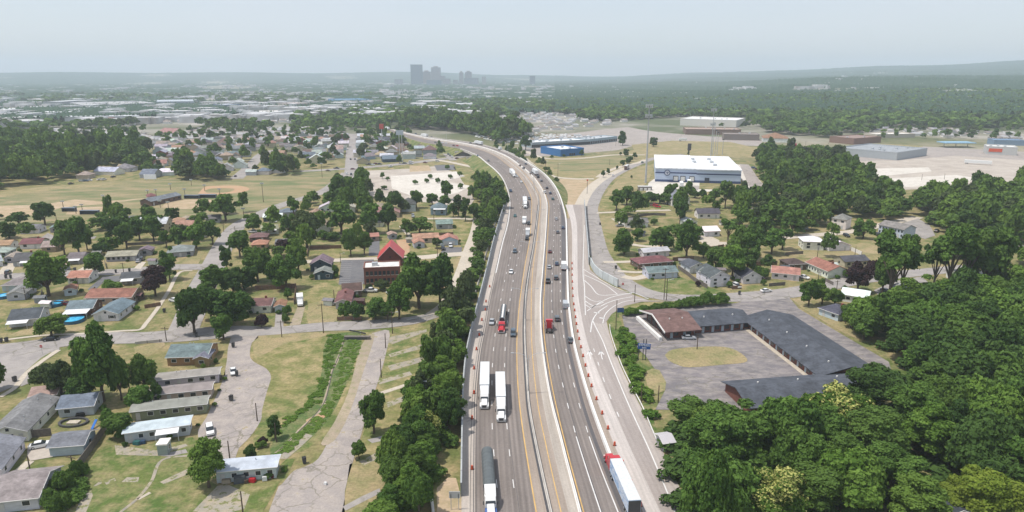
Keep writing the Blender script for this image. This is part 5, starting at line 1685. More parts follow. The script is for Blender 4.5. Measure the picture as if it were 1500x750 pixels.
SUB = [([(205, 245), (235, 222), (225, 205), (300, 190), (420, 190), (500, 190), (512, 200), (508, 238), (445, 242), (410, 214), (384, 218), (345, 255), (300, 256), (262, 250)], 19, .84, .25),
       ([(522, 200), (565, 200), (590, 212), (620, 215), (640, 226), (600, 236), (524, 241)], 21, .7, .1), ([(0, 212), (0, 196), (60, 192), (150, 195), (220, 198), (222, 212), (170, 207), (100, 208)], 20, .8, .1),
       ([(430, 300), (520, 300), (600, 306), (640, 300), (640, 320), (590, 345), (500, 340), (430, 335)], 19, .55, .15), ([(1235, 196), (1290, 190), (1400, 192), (1500, 200), (1500, 212), (1420, 205), (1290, 196)], 22, .6, -.2),
       ([(130, 345), (180, 330), (240, 325), (300, 330), (300, 350), (240, 358), (140, 362)], 19, .5, .1), ([(760, 160), (860, 158), (900, 172), (930, 180), (850, 190), (760, 200), (700, 190)], 26, .45, .3),
       ([(0, 186), (400, 184), (560, 182), (560, 168), (380, 172), (200, 182), (0, 188)], 30, .6, .1), ([(560, 180), (760, 196), (800, 170), (700, 160), (560, 165)], 34, .35, .2)]
cols_w = ['white', 'white', 'light grey', 'pale blue', 'beige', 'cream', 'grey', 'tan', 'brick']
cols_r = ['grey', 'grey', 'light grey', 'dark grey', 'blue grey', 'brown', 'mauve grey', 'tan', 'salmon', 'silver', 'silver']
cand = []
for px, step, pr, an in SUB:
    for x, y in grid_points(px, step, step * .12, an, pr):
        cand.append((math.hypot(x, y), x, y, an))
cand.sort()
protos = []
ncopy = 0
stuffh = []
for d_, x, y, an in cand:
    if not free(x, y) or any((x - h_[1].x) ** 2 + (y - h_[1].y) ** 2 < 13 ** 2 for h_ in HOUSES):
        continue
    if len(HOUSES) >= 292:
        stuffh.append((x, y, an))
        continue
    wl, rl = R.choice(cols_w), R.choice(cols_r)
    kd, rg = R.choice(['gable', 'gable', 'hip']), R.choice('xxy')
    Hs(0, 0, 0, 0, R.uniform(8, 10), R.choice([2.8, 3, 3, 5]), kind=kd, ridge=rg, wall=wl, roof=rl, pitch=R.uniform(.45, .65), world=(x, y, R.uniform(10, 15), an + R.choice([0, 0, PI / 2]) + R.uniform(-.05, .05)), detail=1 if d_ < 520 else 0, group='houses in the far neighbourhoods')
# ================================================================== trees
def leaf_mat(name, ca, cb, cc, transl=.25, cut=None):
    m, n, b = new_mat(name)
    oi = N(n, 'ShaderNodeObjectInfo')
    at = N(n, 'ShaderNodeAttribute', attribute_name='tone')
    c = mix(n, at.outputs['Fac'] if not cut else ramp(n, at.outputs['Fac'], [(cut, gray(0)), (cut + .12, gray(1))]), ca, cb)
    c = mix(n, ramp(n, oi.outputs['Random'], [(0.0, gray(0)), (1.0, gray(.85 if not cut else .1))]), c, cc)
    n.links.new(c, b.inputs['Base Color'])
    b.inputs['Roughness'].default_value = .7
    b.inputs['Specular IOR Level'].default_value = .12
    t = N(n, 'ShaderNodeBsdfTranslucent')
    n.links.new(c, t.inputs[0])
    mx = N(n, 'ShaderNodeMixShader')
    mx.inputs[0].default_value = transl
    n.links.new(b.outputs[0], mx.inputs[1])
    n.links.new(t.outputs[0], mx.inputs[2])
    n.links.new(mx.outputs[0], n.nodes['Material Output'].inputs[0])
    return m


LM = {
    'mid': leaf_mat('green_foliage', (.042, .098, .017), (.135, .242, .046), (.105, .175, .036)),
    'dark': leaf_mat('dark_foliage', (.032, .076, .018), (.092, .172, .036), (.07, .125, .03)),
    'light': leaf_mat('light_foliage', (.065, .145, .018), (.175, .29, .052), (.14, .22, .042)),
    'greyish': leaf_mat('grey_green_foliage', (.045, .075, .026), (.10, .145, .05), (.08, .11, .04)),
    'purple': leaf_mat('purple_foliage', (.030, .016, .020), (.06, .032, .038), (.05, .03, .03), .1),
    'flower': leaf_mat('flowering_foliage', (.07, .14, .018), (.52, .52, .17), (.16, .20, .06), cut=.6),
    'yellow': leaf_mat('yellow_green_foliage', (.11, .19, .02), (.27, .33, .05), (.2, .26, .04)),
    'far': leaf_mat('far_foliage', (.020, .055, .026), (.055, .11, .05), (.04, .08, .04), .1),
    'weeds': leaf_mat('weed_foliage', (.07, .15, .02), (.15, .25, .04), (.11, .18, .03)),
}
LOOKS = {'mid': 'mid green', 'dark': 'dark green', 'light': 'bright green', 'greyish': 'grey green', 'purple': 'purple leaved', 'flower': 'cream flowering', 'yellow': 'yellow green'}
M['bark'] = plain('bark', (.11, .085, .065), .9, .25, 3)


def crown_arrays(seed, H_, zc, zr, nl, nq, leaf, rl=(.34, .56), gap=.0, hollow=True, low=-.45, flat=.6):
    """unit-radius crown: nl lobes inside an ellipsoid, nq leaf clumps on them; returns quads and tones"""
    g = np.random.default_rng(seed)
    c = []
    tries = 0
    while len(c) < nl:
        tries += 1
        u = g.normal(size=3)
        u /= np.linalg.norm(u)
        if u[2] < low:
            continue
        r = g.uniform(.4, .92) if len(c) else 0
        p = np.array([u[0] * r, u[1] * r, zc + u[2] * r * zr])
        if tries < 4000 and any(np.linalg.norm((p - q[:3]) / [1, 1, zr]) < .30 for q in c):
            continue
        c.append([*p, g.uniform(*rl) * (1.22 - .58 * r)])
    c = np.array(c)
    lobe = g.choice(len(c), nq * 2, p=c[:, 3] ** 2 / (c[:, 3] ** 2).sum())
    d = g.normal(size=(nq * 2, 3))
    d /= np.linalg.norm(d, axis=1, keepdims=True)
    d[:, 2] = np.where(d[:, 2] < -.35, -d[:, 2], d[:, 2])
    wob = 1 + .16 * np.sin(d[:, 0] * 7 + lobe) * np.sin(d[:, 1] * 6 + lobe * 2) + .1 * np.sin(d[:, 2] * 13 + lobe * 3)
    rad = c[lobe, 3] * wob * np.where(g.random(nq * 2) < .8, g.uniform(.86, 1.06, nq * 2), g.uniform(.5, .9, nq * 2))
    sc = np.array([1, 1, .85])
    p = c[lobe, :3] + d * rad[:, None] * sc
    # discard what lies deep inside another lobe
    keep = np.ones(len(p), bool)
    for k in range(len(c)):
        dd = np.linalg.norm((p - c[k, :3]) / sc, axis=1)
        keep &= ~((dd < c[k, 3] * .78) & (lobe != k))
    p, d, lobe = p[keep][:nq], d[keep][:nq], lobe[keep][:nq]
    m = len(p)
    nrm = d + g.normal(size=(m, 3)) * .55 + [0, 0, .25]
    nrm /= np.linalg.norm(nrm, axis=1, keepdims=True)
    a = np.cross(nrm, g.normal(size=(m, 3)))
    a /= np.linalg.norm(a, axis=1, keepdims=True)
    b = np.cross(nrm, a)
    s = leaf * g.uniform(.55, 1.35, m)
    asp = g.uniform(.55, 1.0, m)
    a, b = a * s[:, None] * .5, b * (s * asp)[:, None] * .5
    bend = nrm * (s * .18)[:, None]
    p = p * [.87, .87, 1]
    c = c * [.87, .87, 1, .9]
    q = np.stack([p - a * 1.1, p - b + bend, p + a * 1.1, p + b + bend], 1).reshape(-1, 3)
    tone = np.clip(.5 + .28 * np.sin(lobe * 2.4 + seed) + g.normal(size=m) * .24, 0, 1)
    return q, tone, c


def leaf_mesh(name, q, tone, mat, core=None, core_shade=.1):
    f = np.arange(len(q)).reshape(-1, 4)
    co = q
    t = tone
    if core is not None:
        # rough solid heart of each lobe: stops light leaking through
        vs, fs = [], []
        bm = bmesh.new()
        bmesh.ops.create_icosphere(bm, subdivisions=1, radius=1)
        iv = np.array([v.co[:] for v in bm.verts])
        iff = np.array([[v.index for v in f_.verts] for f_ in bm.faces])
        bm.free()
        k = len(q)
        for c in core:
            vs.append(iv * (c[3] * .74) * [1, 1, .82] + c[:3])
            fs.append(iff + k)
            k += len(iv)
        co = np.concatenate([q] + vs)
        tri = np.concatenate(fs)
        me = bpy.data.meshes.new(name)
        me.vertices.add(len(co))
        me.vertices.foreach_set('co', co.astype(np.float32).ravel())
        nl_ = f.size + tri.size
        me.loops.add(nl_)
        me.loops.foreach_set('vertex_index', np.concatenate([f.ravel(), tri.ravel()]).astype(np.int32))
        me.polygons.add(len(f) + len(tri))
        me.polygons.foreach_set('loop_start', np.concatenate([np.arange(len(f)) * 4, f.size + np.arange(len(tri)) * 3]).astype(np.int32))
        t = np.concatenate([tone, np.full(len(tri), core_shade)])  # dark core colour paints shade into the gaps between leaf clumps
        me.materials.append(mat)
        me.update(calc_edges=True)
    else:
        me = raw_mesh(name, co, f, mat)
    at = me.attributes.new('tone', 'FLOAT', 'FACE')
    at.data.foreach_set('value', t.astype(np.float32))
    return me


# crown shapes (unit radius): round, tall, wide, conical, loose
SH = {'round': dict(zc=1.08, zr=1.0, nl=19, low=-.75), 'tall': dict(zc=1.6, zr=1.7, nl=22, low=-.85), 'wide': dict(zc=.85, zr=.62, nl=18, low=-.6), 'low': dict(zc=.5, zr=.62, nl=12, low=-.2), 'open': dict(zc=1.9, zr=1.15, nl=15, rl=(.26, .42))}
MESH = {}


def crown(shape, mat, lod, k):
    key = (shape, mat, lod, k)
    if key not in MESH:
        d = dict(SH[shape])
        nq, leaf = {0: (10500, .088), 1: (4600, .125), 2: (1300, .215), 3: (420, .36)}[lod]
        if mat == 'flower':
            leaf *= .85
        if lod >= 2:
            d['nl'] = max(7, d['nl'] * 2 // 3)
        q, t, c = crown_arrays(hash_(shape) + k * 17 + 3, 1, d['zc'], d['zr'], d['nl'], nq, leaf, rl=d.get('rl', (.34, .54)), low=d.get('low', -.45))
        MESH[key] = leaf_mesh('crown', q, t, LM[mat], c)
    return MESH[key]


def hash_(s):
    return sum(ord(ch) * (i + 3) for i, ch in enumerate(s)) % 997


def trunk_mesh(shape, k):
    key = ('trunk', shape, k)
    if key not in MESH:
        g = random.Random(k * 7 + hash_(shape))
        zc = SH[shape]['zc']
        b = MB()
        b.tube((0, 0, -.05), (g.uniform(-.03, .03), g.uniform(-.03, .03), zc * .55), .085, .06, n=7)
        for i in range(6):
            a = i * 1.05 + g.uniform(-.2, .2)
            z0 = zc * g.uniform(.34, .52)
            b.tube((0, 0, z0), (math.cos(a) * .42, math.sin(a) * .42, zc * g.uniform(.8, 1.1)), .045, .018, n=5)
        b.tube((0, 0, zc * .5), (0, 0, zc * 1.2), .055, .02, n=6)
        me = b.mesh('trunk')
        me.materials.append(M['bark'])
        MESH[key] = me
    return MESH[key]


TREES = []      # (x, y, radius, height scale, shape, mat, zone)


def T(x, y, w, h, shape='round', mat='mid', zone=None, keep=True):
    """x, y: foot in the survey; w, h: crown width and total height as they measure there"""
    p = G(x, y)
    m = MPP(y)
    Rr = w * m / 2 * 1.04
    dep = math.atan2(H, p.length)
    ht = (h * m - Rr * math.sin(dep) * .7) / math.cos(dep)
    unit = SH[shape]['zc'] + SH[shape]['zr'] * .92 + .1
    zs = max(.6, 1.1 * ht / (unit * Rr))
    TREES.append([p.x, p.y, Rr, zs, shape, mat, zone, keep])
    mark_disc(p.x, p.y, Rr * .8)


near = '''152 588 66 104 round mid;128 583 34 70 round mid;178 586 36 66 round mid;92 582 50 52 wide greyish;70 570 40 36 wide greyish;118 592 40 40 round dark;214 577 46 58 round mid;206 600 40 36 round mid;232 590 20 30 round dark;-8 574 42 58 round mid
76 493 42 36 round light;72 434 60 64 round light;140 404 30 34 round mid;166 426 32 17 low light;228 434 44 44 round purple;249 410 28 50 tall mid;95 374 32 48 round mid;116 372 36 54 round mid;103 354 32 32 round mid;128 366 22 34 round mid
150 334 26 22 round mid;170 352 30 34 round dark;186 364 30 38 round mid;160 367 28 22 round light;205 352 30 32 round dark;226 356 30 38 round mid;222 332 26 28 round mid;238 337 20 24 round mid;148 374 20 19 low dark;178 340 26 26 round dark;200 338 24 22 round mid
66 329 30 33 round dark;28 330 26 19 round dark;14 349 30 26 round dark;-2 322 14 10 round dark;186 320 16 16 round mid;253 322 19 19 round dark;331 324 38 38 round mid;371 339 28 27 round mid;262 364 28 30 round mid;288 364 34 36 round light;312 358 24 34 round mid;244 362 20 24 round mid
352 376 30 38 round mid;333 396 20 42 tall dark;315 433 40 44 round mid;342 432 28 36 round dark;358 424 38 38 round dark;378 413 42 52 round mid;420 424 44 54 round mid;438 400 34 46 round light;412 376 24 24 round purple;450 363 44 54 round greyish;424 346 26 34 round mid;432 326 22 34 open mid;404 420 30 40 round dark
500 342 46 44 round mid;541 342 36 42 round mid;569 339 26 38 round dark;596 346 20 24 round mid;514 375 28 38 round mid;534 373 22 32 round mid;488 352 28 14 low dark;474 350 20 13 low mid;492 405 13 18 round mid;422 438 15 15 low mid;560 425 22 16 low greyish;540 424 12 9 low greyish
285 488 52 68 round dark;337 476 58 58 round dark;310 468 40 46 round dark;328 498 34 40 round mid;300 440 36 30 round mid;356 462 34 34 round dark;614 452 58 74 round mid;645 449 46 70 round dark;585 468 42 54 round mid;592 446 36 44 round mid;550 468 38 34 round mid;568 470 26 30 round mid;505 466 24 24 low mid;522 468 28 26 low dark;420 461 14 14 low mid;418 473 13 13 low mid;383 480 22 21 low purple
654 293 19 28 round mid;610 305 22 26 round mid;633 301 20 18 round mid;693 292 16 22 round mid;672 318 20 36 tall greyish;682 324 18 36 tall dark;664 318 16 22 round mid;615 343 36 24 round mid;640 364 17 16 round greyish;694 322 16 24 round mid;650 304 16 16 round mid
548 635 39 60 round mid;526 673 24 28 round mid;568 685 22 26 low mid;306 714 60 70 round light;403 643 21 36 tall dark;368 677 18 26 round dark;95 722 34 34 low mid;112 702 26 30 low mid;86 748 40 36 low mid;124 694 16 16 low mid;176 640 42 38 round mid;160 622 26 26 round mid;386 653 14 13 low purple;590 622 14 14 low greyish;330 690 20 16 low mid;382 655 18 12 low light;395 700 16 10 low mid
914 373 34 40 round mid;934 353 20 19 round mid;968 367 38 38 round mid;1005 380 42 54 round mid;996 328 26 38 round dark;903 308 22 28 round mid;918 300 24 26 round mid;935 302 24 20 round mid;950 298 22 17 round dark;966 298 20 16 round mid;978 300 18 15 round mid;982 297 24 29 round mid;1018 290 16 12 low dark;1030 290 16 12 low dark;1047 295 19 18 round mid
1062 305 24 44 tall mid;1076 302 20 32 round mid;1049 308 16 15 round mid;1121 319 19 40 tall mid;1066 357 30 40 open mid;1084 345 30 40 open mid;1100 381 36 46 round mid;1084 372 26 34 round mid;1048 396 32 36 round mid;1072 409 38 50 round light;1094 398 32 38 round mid;1130 372 34 36 round mid;1146 366 30 36 open mid;1115 407 24 18 low mid;1068 421 12 9 low mid;1118 418 9 9 low mid;1022 420 10 8 low purple;1008 342 14 14 low mid;990 346 20 18 round mid
1184 449 28 38 round mid;1204 446 28 28 round light;1222 447 24 24 round mid;1198 430 20 22 low mid;1256 427 37 40 round purple;1278 400 24 18 low purple;1264 350 31 30 round mid;1240 407 16 14 low mid;1236 428 9 11 tall dark;1302 446 72 112 open mid;1318 440 50 96 open mid;1386 438 72 116 open mid;1412 430 60 104 open mid;1440 428 66 100 round mid;1366 430 40 80 open dark;1292 430 34 50 round mid
1320 527 52 60 round dark;1265 497 52 50 round mid;1290 478 40 44 round mid;1246 480 26 26 low light;1240 470 24 24 round mid;1345 500 50 56 round mid;1224 640 92 72 wide flower;1200 655 50 50 wide flower;1130 765 100 84 round flower;1100 745 60 64 round flower;1440 765 84 84 round yellow;1400 755 60 60 round yellow;1480 770 70 70 round yellow
632 652 34 50 round flower;668 585 22 34 round flower;1128 334 40 36 round mid;1160 344 36 40 round mid;1110 350 30 34 round mid;1030 378 20 22 low mid;958 330 12 10 low mid;925 262 4 5 round dark'''
for ln in near.replace('\n', ';').split(';'):
    a = ln.split()
    T(float(a[0]), float(a[1]), float(a[2]), float(a[3]), a[4], a[5])


def wood(px, step, rr, hh, zone, mats=('mid', 'mid', 'dark', 'mid', 'light'), shapes=('round', 'round', 'tall', 'wide'), prob=1.0, occ=True, ang=.3):
    for x, y in grid_points(px, step, step * .28, ang, prob):
        if occ and not free(x, y):
            continue
        r = R.uniform(*rr)
        fk = .8 if zone == 'big wood' and PX((x, y, 0))[1] < 672 and PX((x, y, 0))[0] < 1300 else 1
        sh = R.choice(shapes)
        unit = (SH[sh]['zc'] + SH[sh]['zr'] * .92 + .1) * r
        TREES.append([x, y, r, R.uniform(*hh) * fk * 1.08 / unit, sh, R.choice(mats), zone, False])


# the belt of trees between the old lane and the noise wall
wood([(702, 298), (738, 300), (722, 343), (706, 385), (694, 430), (686, 470), (676, 510), (670, 550), (667, 600), (665, 668), (652, 686), (640, 715), (632, 770), (545, 790), (566, 720), (586, 670), (598, 620), (618, 560), (634, 510), (652, 470), (668, 435), (690, 390), (705, 345)], 5.6, (2.8, 4.2), (6.5, 10.5), 'belt', ('mid', 'light', 'mid', 'dark', 'light'))
wood([(690, 262), (712, 264), (734, 282), (738, 300), (702, 300), (696, 280)], 6.5, (2.8, 4.4), (6, 9), 'upper belt', ('mid', 'light', 'mid'))
# big wood at the lower right
wood([(1250, 484), (1290, 464), (1330, 452), (1530, 436), (1800, 430), (1950, 800), (1010, 800), (985, 710), (962, 655), (962, 628), (1100, 622), (1262, 618), (1326, 575), (1300, 524), (1268, 505)], 10.8, (5.2, 8.4), (10, 16), 'big wood', ('mid', 'mid', 'dark', 'light', 'mid'), ('round', 'round', 'wide', 'tall'))
# woods at the right, middle distance
wood([(1088, 340), (1078, 312), (1090, 296), (1130, 290), (1118, 262), (1105, 235), (1122, 224), (1180, 230), (1218, 234), (1242, 248), (1264, 272), (1302, 292), (1320, 296), (1322, 318), (1290, 326), (1250, 318), (1238, 316), (1212, 325), (1200, 338), (1150, 342)], 10, (4.5, 7), (9, 14), 'middle wood')
wood([(1342, 320), (1345, 302), (1400, 291), (1440, 284), (1760, 272), (1760, 358), (1440, 358), (1382, 352), (1366, 332)], 10.5, (5, 7.5), (10, 15), 'middle wood')
wood([(1375, 368), (1440, 376), (1760, 366), (1760, 428), (1450, 440), (1330, 448), (1300, 456), (1270, 452), (1290, 448), (1380, 436), (1440, 420), (1400, 400)], 11, (4.5, 7), (8, 12), 'middle wood', prob=.42)
# woods at the left beyond the ballfields
wood([(-260, 292), (-60, 284), (40, 274), (95, 264), (140, 254), (200, 250), (224, 243), (216, 224), (172, 214), (100, 214), (60, 208), (0, 214), (-60, 218), (-260, 226)], 11.5, (5.5, 8), (12, 18), 'left wood', ('mid', 'dark', 'mid', 'greyish'), prob=.86)
wood([(258, 262), (262, 252), (300, 252), (330, 258), (334, 263), (290, 266)], 10, (5, 7), (12, 17), 'left clump')
wood([(386, 254), (400, 244), (430, 246), (446, 250), (444, 255), (410, 258)], 10, (4.5, 6), (10, 14), 'left clump')
wood([(478, 306), (486, 290), (496, 276), (508, 268), (536, 262), (540, 290), (536, 302), (575, 305), (610, 310), (600, 318), (500, 322)], 8.5, (4, 6), (9, 13), 'centre clump')
wood([(720, 214), (745, 220), (760, 226), (790, 240), (818, 262), (824, 275), (812, 268), (785, 250), (760, 238), (742, 230)], 9, (2, 3.6), (4, 8), 'bank bushes', shapes=('low', 'round'))
wood([(730, 210), (700, 200), (650, 192), (600, 190), (575, 184), (600, 176), (700, 180), (760, 190), (775, 200), (760, 206)], 12, (6, 9), (13, 18), 'highway wood', ('mid', 'dark', 'mid'))
for q, st, pr in (((505, 262, 'x'), 0, 0),):
    pass
# trees scattered through the neighbourhoods
for px, st, pr in (([(300, 312), (470, 296), (480, 330), (560, 348), (560, 372), (450, 380), (350, 388), (330, 372), (345, 345), (376, 325)], 13, .45), ([(130, 318), (300, 318), (310, 345), (280, 372), (130, 365)], 13, .55), ([(0, 348), (90, 345), (90, 372), (0, 376)], 16, .3),
                   ([(200, 258), (230, 222), (230, 205), (300, 188), (500, 188), (514, 200), (508, 246), (440, 250), (300, 262)], 17, .6), ([(516, 236), (520, 190), (575, 186), (640, 214), (664, 234), (600, 236), (530, 240)], 16, .7), ([(0, 214), (0, 192), (220, 192), (222, 212)], 22, .55),
                   ([(890, 305), (1080, 290), (1140, 300), (1140, 345), (1060, 350), (900, 345)], 15, .45), ([(1040, 352), (1150, 350), (1240, 345), (1250, 380), (1150, 395), (1090, 400), (1040, 380)], 14, .5), ([(1150, 340), (1300, 328), (1300, 345), (1150, 352)], 14, .4),
                   ([(600, 280), (660, 264), (740, 300), (720, 345), (690, 300), (640, 310)], 12, .5), ([(1235, 212), (1235, 190), (1520, 186), (1520, 212), (1350, 205)], 22, .6), ([(300, 400), (330, 400), (330, 440), (300, 470), (280, 450)], 11, .5), ([(990, 190), (1120, 180), (1120, 192), (1000, 186)], 18, .5)):
    wood(px, st, (3.0, 5.6), (6.5, 12), 'street trees', ('mid', 'mid', 'dark', 'light', 'mid', 'greyish'), ('round', 'round', 'tall', 'wide'), prob=pr)
wood([(-380, 345), (-25, 338), (-25, 480), (-60, 600), (-120, 760), (-500, 780)], 14, (3.5, 6), (8, 13), 'left of frame', prob=.4)
# the row of round bushes and a few lone field trees
for x, y, w, h in ((883.5, 260, 7, 10), (891, 256, 7, 9), (904, 248.5, 5, 6), (912, 243.5, 8, 9), (919, 240, 9, 9), (924, 237, 9, 8), (930, 233, 8, 9), (917, 229, 10, 11), (909, 228, 5, 5), (912, 213, 16, 21), (957, 215, 11, 14), (852, 229, 8, 9), (770, 220, 18, 20), (826, 230, 6, 4), (808, 232, 7, 4), (1008, 229, 3, 9)):
    T(x, y, w, h, 'round', 'dark')
for x, y in ((655, 248), (673, 258), (630, 262), (641, 268), (625, 268), (660, 262), (608, 270), (675, 276)):
    T(x, y, 9, 7, 'low', 'mid')
for x, y, w, h in ((560, 262, 8, 9), (568, 265, 7, 6), (563, 278, 10, 5), (585, 240, 9, 12)):
    T(x, y, w, h, 'round', 'mid')
# far woods: merged into one mass
FARZ = [([(560, 186), (600, 178), (700, 178), (900, 178), (1000, 172), (1100, 180), (1130, 196), (1240, 205), (1300, 188), (1520, 192), (1560, 190), (1560, 150), (560, 150)], 15.5, 1.0),
        ([(0, 196), (0, 190), (300, 186), (560, 186), (560, 180), (300, 181), (0, 184)], 16, .75), ([(300, 190), (560, 190), (570, 160), (470, 166), (350, 176)], 18, .7), ([(-40, 160), (90, 152), (240, 150), (330, 152), (560, 150), (560, 140), (-40, 140)], 24, .75)]
BIG = [(b_.location.x, b_.location.y, 45) for b_ in C.objects if b_.type == 'EMPTY' and b_.get('category') in ('factory', 'building', 'store', 'warehouse')]


def nearbig(x, y):
    return any(abs(x - a) < 70 and -25 < y - b_ < 70 for a, b_, r in BIG)


FAR = []
for px, st, pr in FARZ:
    for x, y in grid_points(px, st, st * .3, .4, pr):
        if (y < 1300 and not free(x, y)) or nearbig(x, y):
            continue
        if x < 0 and y > 1150 and R.random() < .2:
            continue
        nz = math.sin(x * .011 + 1) * math.sin(y * .006) + .5 * math.sin(x * .031 + y * .017)
        if x < y * .10 and nz > .35:
            continue
        FAR.append((x, y))
# individual trees: the 300 that show largest; the rest join the mass
TREES.sort(key=lambda t: -(t[2] / math.hypot(t[0], t[1]) + (10 if t[7] else 0)))
def _inview(t):
    q = PX((t[0], t[1], 5))
    return -30 < q[0] < 1530 and q[1] < 800


TREES = [t for t in TREES if t[1] > 60]
IND = [t for t in TREES if _inview(t)][:300]
_ids = {id(t) for t in IND}
REST = [t for t in TREES if id(t) not in _ids]
for k, (x, y, r, zs, sh, mt, zone, keep) in enumerate(IND):
    d = math.hypot(x, y)
    lod = 0 if (d < 185 and r > 2.4) else 1 if d < 330 else 2
    e = empty('tree' if sh != 'low' else 'bush', (x, y, float(hill(x, y))), R.uniform(0, 6.28), (r * R.uniform(.88, 1.14), r * R.uniform(.88, 1.14), r * zs))
    o = bpy.data.objects.new('crown', crown(sh, mt, lod, R.randint(0, 3 if lod < 2 else 2)))
    C.objects.link(o)
    o.parent = e
    t = bpy.data.objects.new('trunk', trunk_mesh(sh, R.randint(0, 2)))
    C.objects.link(t)
    t.parent = e
    e['zone'] = zone or ''
    size = 'big' if r > 5.2 else 'small' if r < 3 else 'medium'
    shp = {'round': 'round', 'tall': 'tall narrow', 'wide': 'spreading', 'low': 'bushy', 'open': 'tall open'}[sh]
    note(e, '%s %s %s %s' % (size, shp, LOOKS[mt], 'shrub' if sh == 'low' else 'tree'), 'shrub' if sh == 'low' else 'tree', at=(x, y, 0), group={'belt': 'trees of the belt beside the noise wall', 'big wood': 'trees of the wood behind the motel', 'middle wood': 'trees of the wood right of the warehouse', 'left wood': 'trees of the wood beyond the ballfields'}.get(zone))


def merged(name, items, label, lods, mats=('mid', 'dark', 'light')):
    """items: (x, y, r, z scale, lod, tone shift); one mesh"""
    V, F_, TN = [], [], []
    protos = {}
    g = np.random.default_rng(5)
    off = 0
    for x, y, r, rz, lod in items:
        k = int(g.integers(0, 5))
        key = (lod, k)
        if key not in protos:
            nq, leaf, nl = lods[lod]
            q, t, c = crown_arrays(91 + k * 13 + lod, 1, 1.2, 1.05, nl, nq, leaf, rl=(.36, .6), low=-.15)
            protos[key] = (q, t)
        q, t = protos[key]
        a = g.uniform(0, 6.28)
        ca, sa = math.cos(a), math.sin(a)
        z0 = float(hill(x, y))
        P = np.empty_like(q)
        P[:, 0] = x + r * (q[:, 0] * ca - q[:, 1] * sa)
        P[:, 1] = y + r * (q[:, 0] * sa + q[:, 1] * ca)
        P[:, 2] = z0 + r * rz * q[:, 2] - .2 * r
        V.append(P)
        TN.append(np.clip(t + g.normal() * .3, 0, 1))
        off += len(q)
    co = np.concatenate(V)
    mi = np.concatenate([np.full(len(t), int(g.choice([0, 0, 0, 1, 2, 2, 3]))) for t in TN])
    me = raw_mesh(name, co, np.arange(len(co)).reshape(-1, 4), [LM['mid'], LM['dark'], LM['light'], LM['greyish']], mi=mi)
    at = me.attributes.new('tone', 'FLOAT', 'FACE')
    at.data.foreach_set('value', np.concatenate(TN).astype(np.float32))
    o = bpy.data.objects.new(name, me)
    C.objects.link(o)
    return tag(o, label, 'woods', kind='stuff')


items = []
for x, y, r, zs, sh, mt, zone, keep in REST:
    d = math.hypot(x, y)
    items.append((x, y, r * 1.05, zs * .95, 0 if d < 420 else 1 if d < 800 else 2))
merged('forest', items, 'the many smaller trees of the middle distance', {0: (900, .24, 9), 1: (420, .34, 8), 2: (220, .46, 7)})
items = []
for x, y in FAR:
    d = math.hypot(x, y)
    items.append((x, y, R.uniform(7, 11), R.uniform(.55, .85), 0 if d < 1100 else 1))
merged('distant_forest', items, 'dark green woods filling the far right and the horizon', {0: (130, .55, 6), 1: (60, .75, 5)})
print('TREES', len(TREES), 'FAR', len(FAR), 'HOUSES', len(HOUSES), len(stuffh))
# canopy of the farthest woods: a rough blanket over the hills
rr = 1500 * np.exp(np.linspace(0, math.log(10500 / 1500), 330))
aa = np.linspace(-.72, .72, 1000)
Rg, Ag = np.meshgrid(rr, aa, indexing='ij')
g = np.random.default_rng(11)
Xg, Yg = Rg * np.sin(Ag), Rg * np.cos(Ag)
mask = np.sin(Xg * .0031 + 1.1) * np.sin(Yg * .0017 + .4) + .55 * np.sin(Xg * .0091 + Yg * .004) + .35 * np.sin(Yg * .011 - Xg * .006) + g.normal(size=Xg.shape) * .22
thr = np.where(Ag > .06, .95, .3) + np.where(Rg > 7000, .5, 0)
wood_ = mask < thr
Zg = hill(Xg, Yg) + np.where(wood_, g.uniform(3, 15, Xg.shape) * np.where(Ag > .06, 1.15, .8), -3.0)
me = grid_mesh('far_forest', Xg, Yg, Zg, LM['far'], smooth=False)
at = me.attributes.new('tone', 'FLOAT', 'FACE')
at.data.foreach_set('value', np.clip(g.uniform(0, .5, len(me.polygons)) + .35 * np.sin(Xg[:-1, :-1] * .013 + np.sin(Yg[:-1, :-1] * .004) * 2).ravel() * np.sin(Yg[:-1, :-1] * .007).ravel(), 0, 1).astype(np.float32))
o = bpy.data.objects.new('far_forest', me)
C.objects.link(o)
tag(o, 'hazy tree canopy covering the plain and hills below the skyline', 'woods', kind='stuff')
# the farthest roofs
b = MB()
rf = MB()
for x, y, an in stuffh:
    c, s = math.cos(an), math.sin(an)
    Mx = Matrix.Translation((x, y, 0)) @ Matrix.Rotation(an, 4, 'Z')
    L_, D_, h_ = R.uniform(10, 15), 9, 3.2
    b.box(-L_ / 2, L_ / 2, 0, D_, 0, h_, Mx)
    k = len(rf.v)
    rf.prism([(-.4, h_), (D_ + .4, h_), (D_ / 2, h_ + 2.3)], -L_ / 2 - .3, L_ / 2 + .3, 'x')
    rf.v[k:] = [tuple(Mx @ Vector(p)) for p in rf.v[k:]]
M['roof_mix'], n, bb_ = new_mat('mixed_roofs')
n.links.new(ramp(n, noise(n, wpos(n), .045, 2), [(.35, (.13, .13, .135)), (.45, (.24, .2, .17)), (.55, (.4, .4, .4)), (.65, (.2, .2, .22))]), bb_.inputs['Base Color'])
r_ = rf.build('distant_houses', M['roof_mix'], fix=False)
w_ = b.build('wall', M['white_barrier'], r_, fix=False)
tag(r_, 'mass of tiny houses beyond the far neighbourhoods', 'houses', kind='stuff')
g = np.random.default_rng(3)
b = MB()
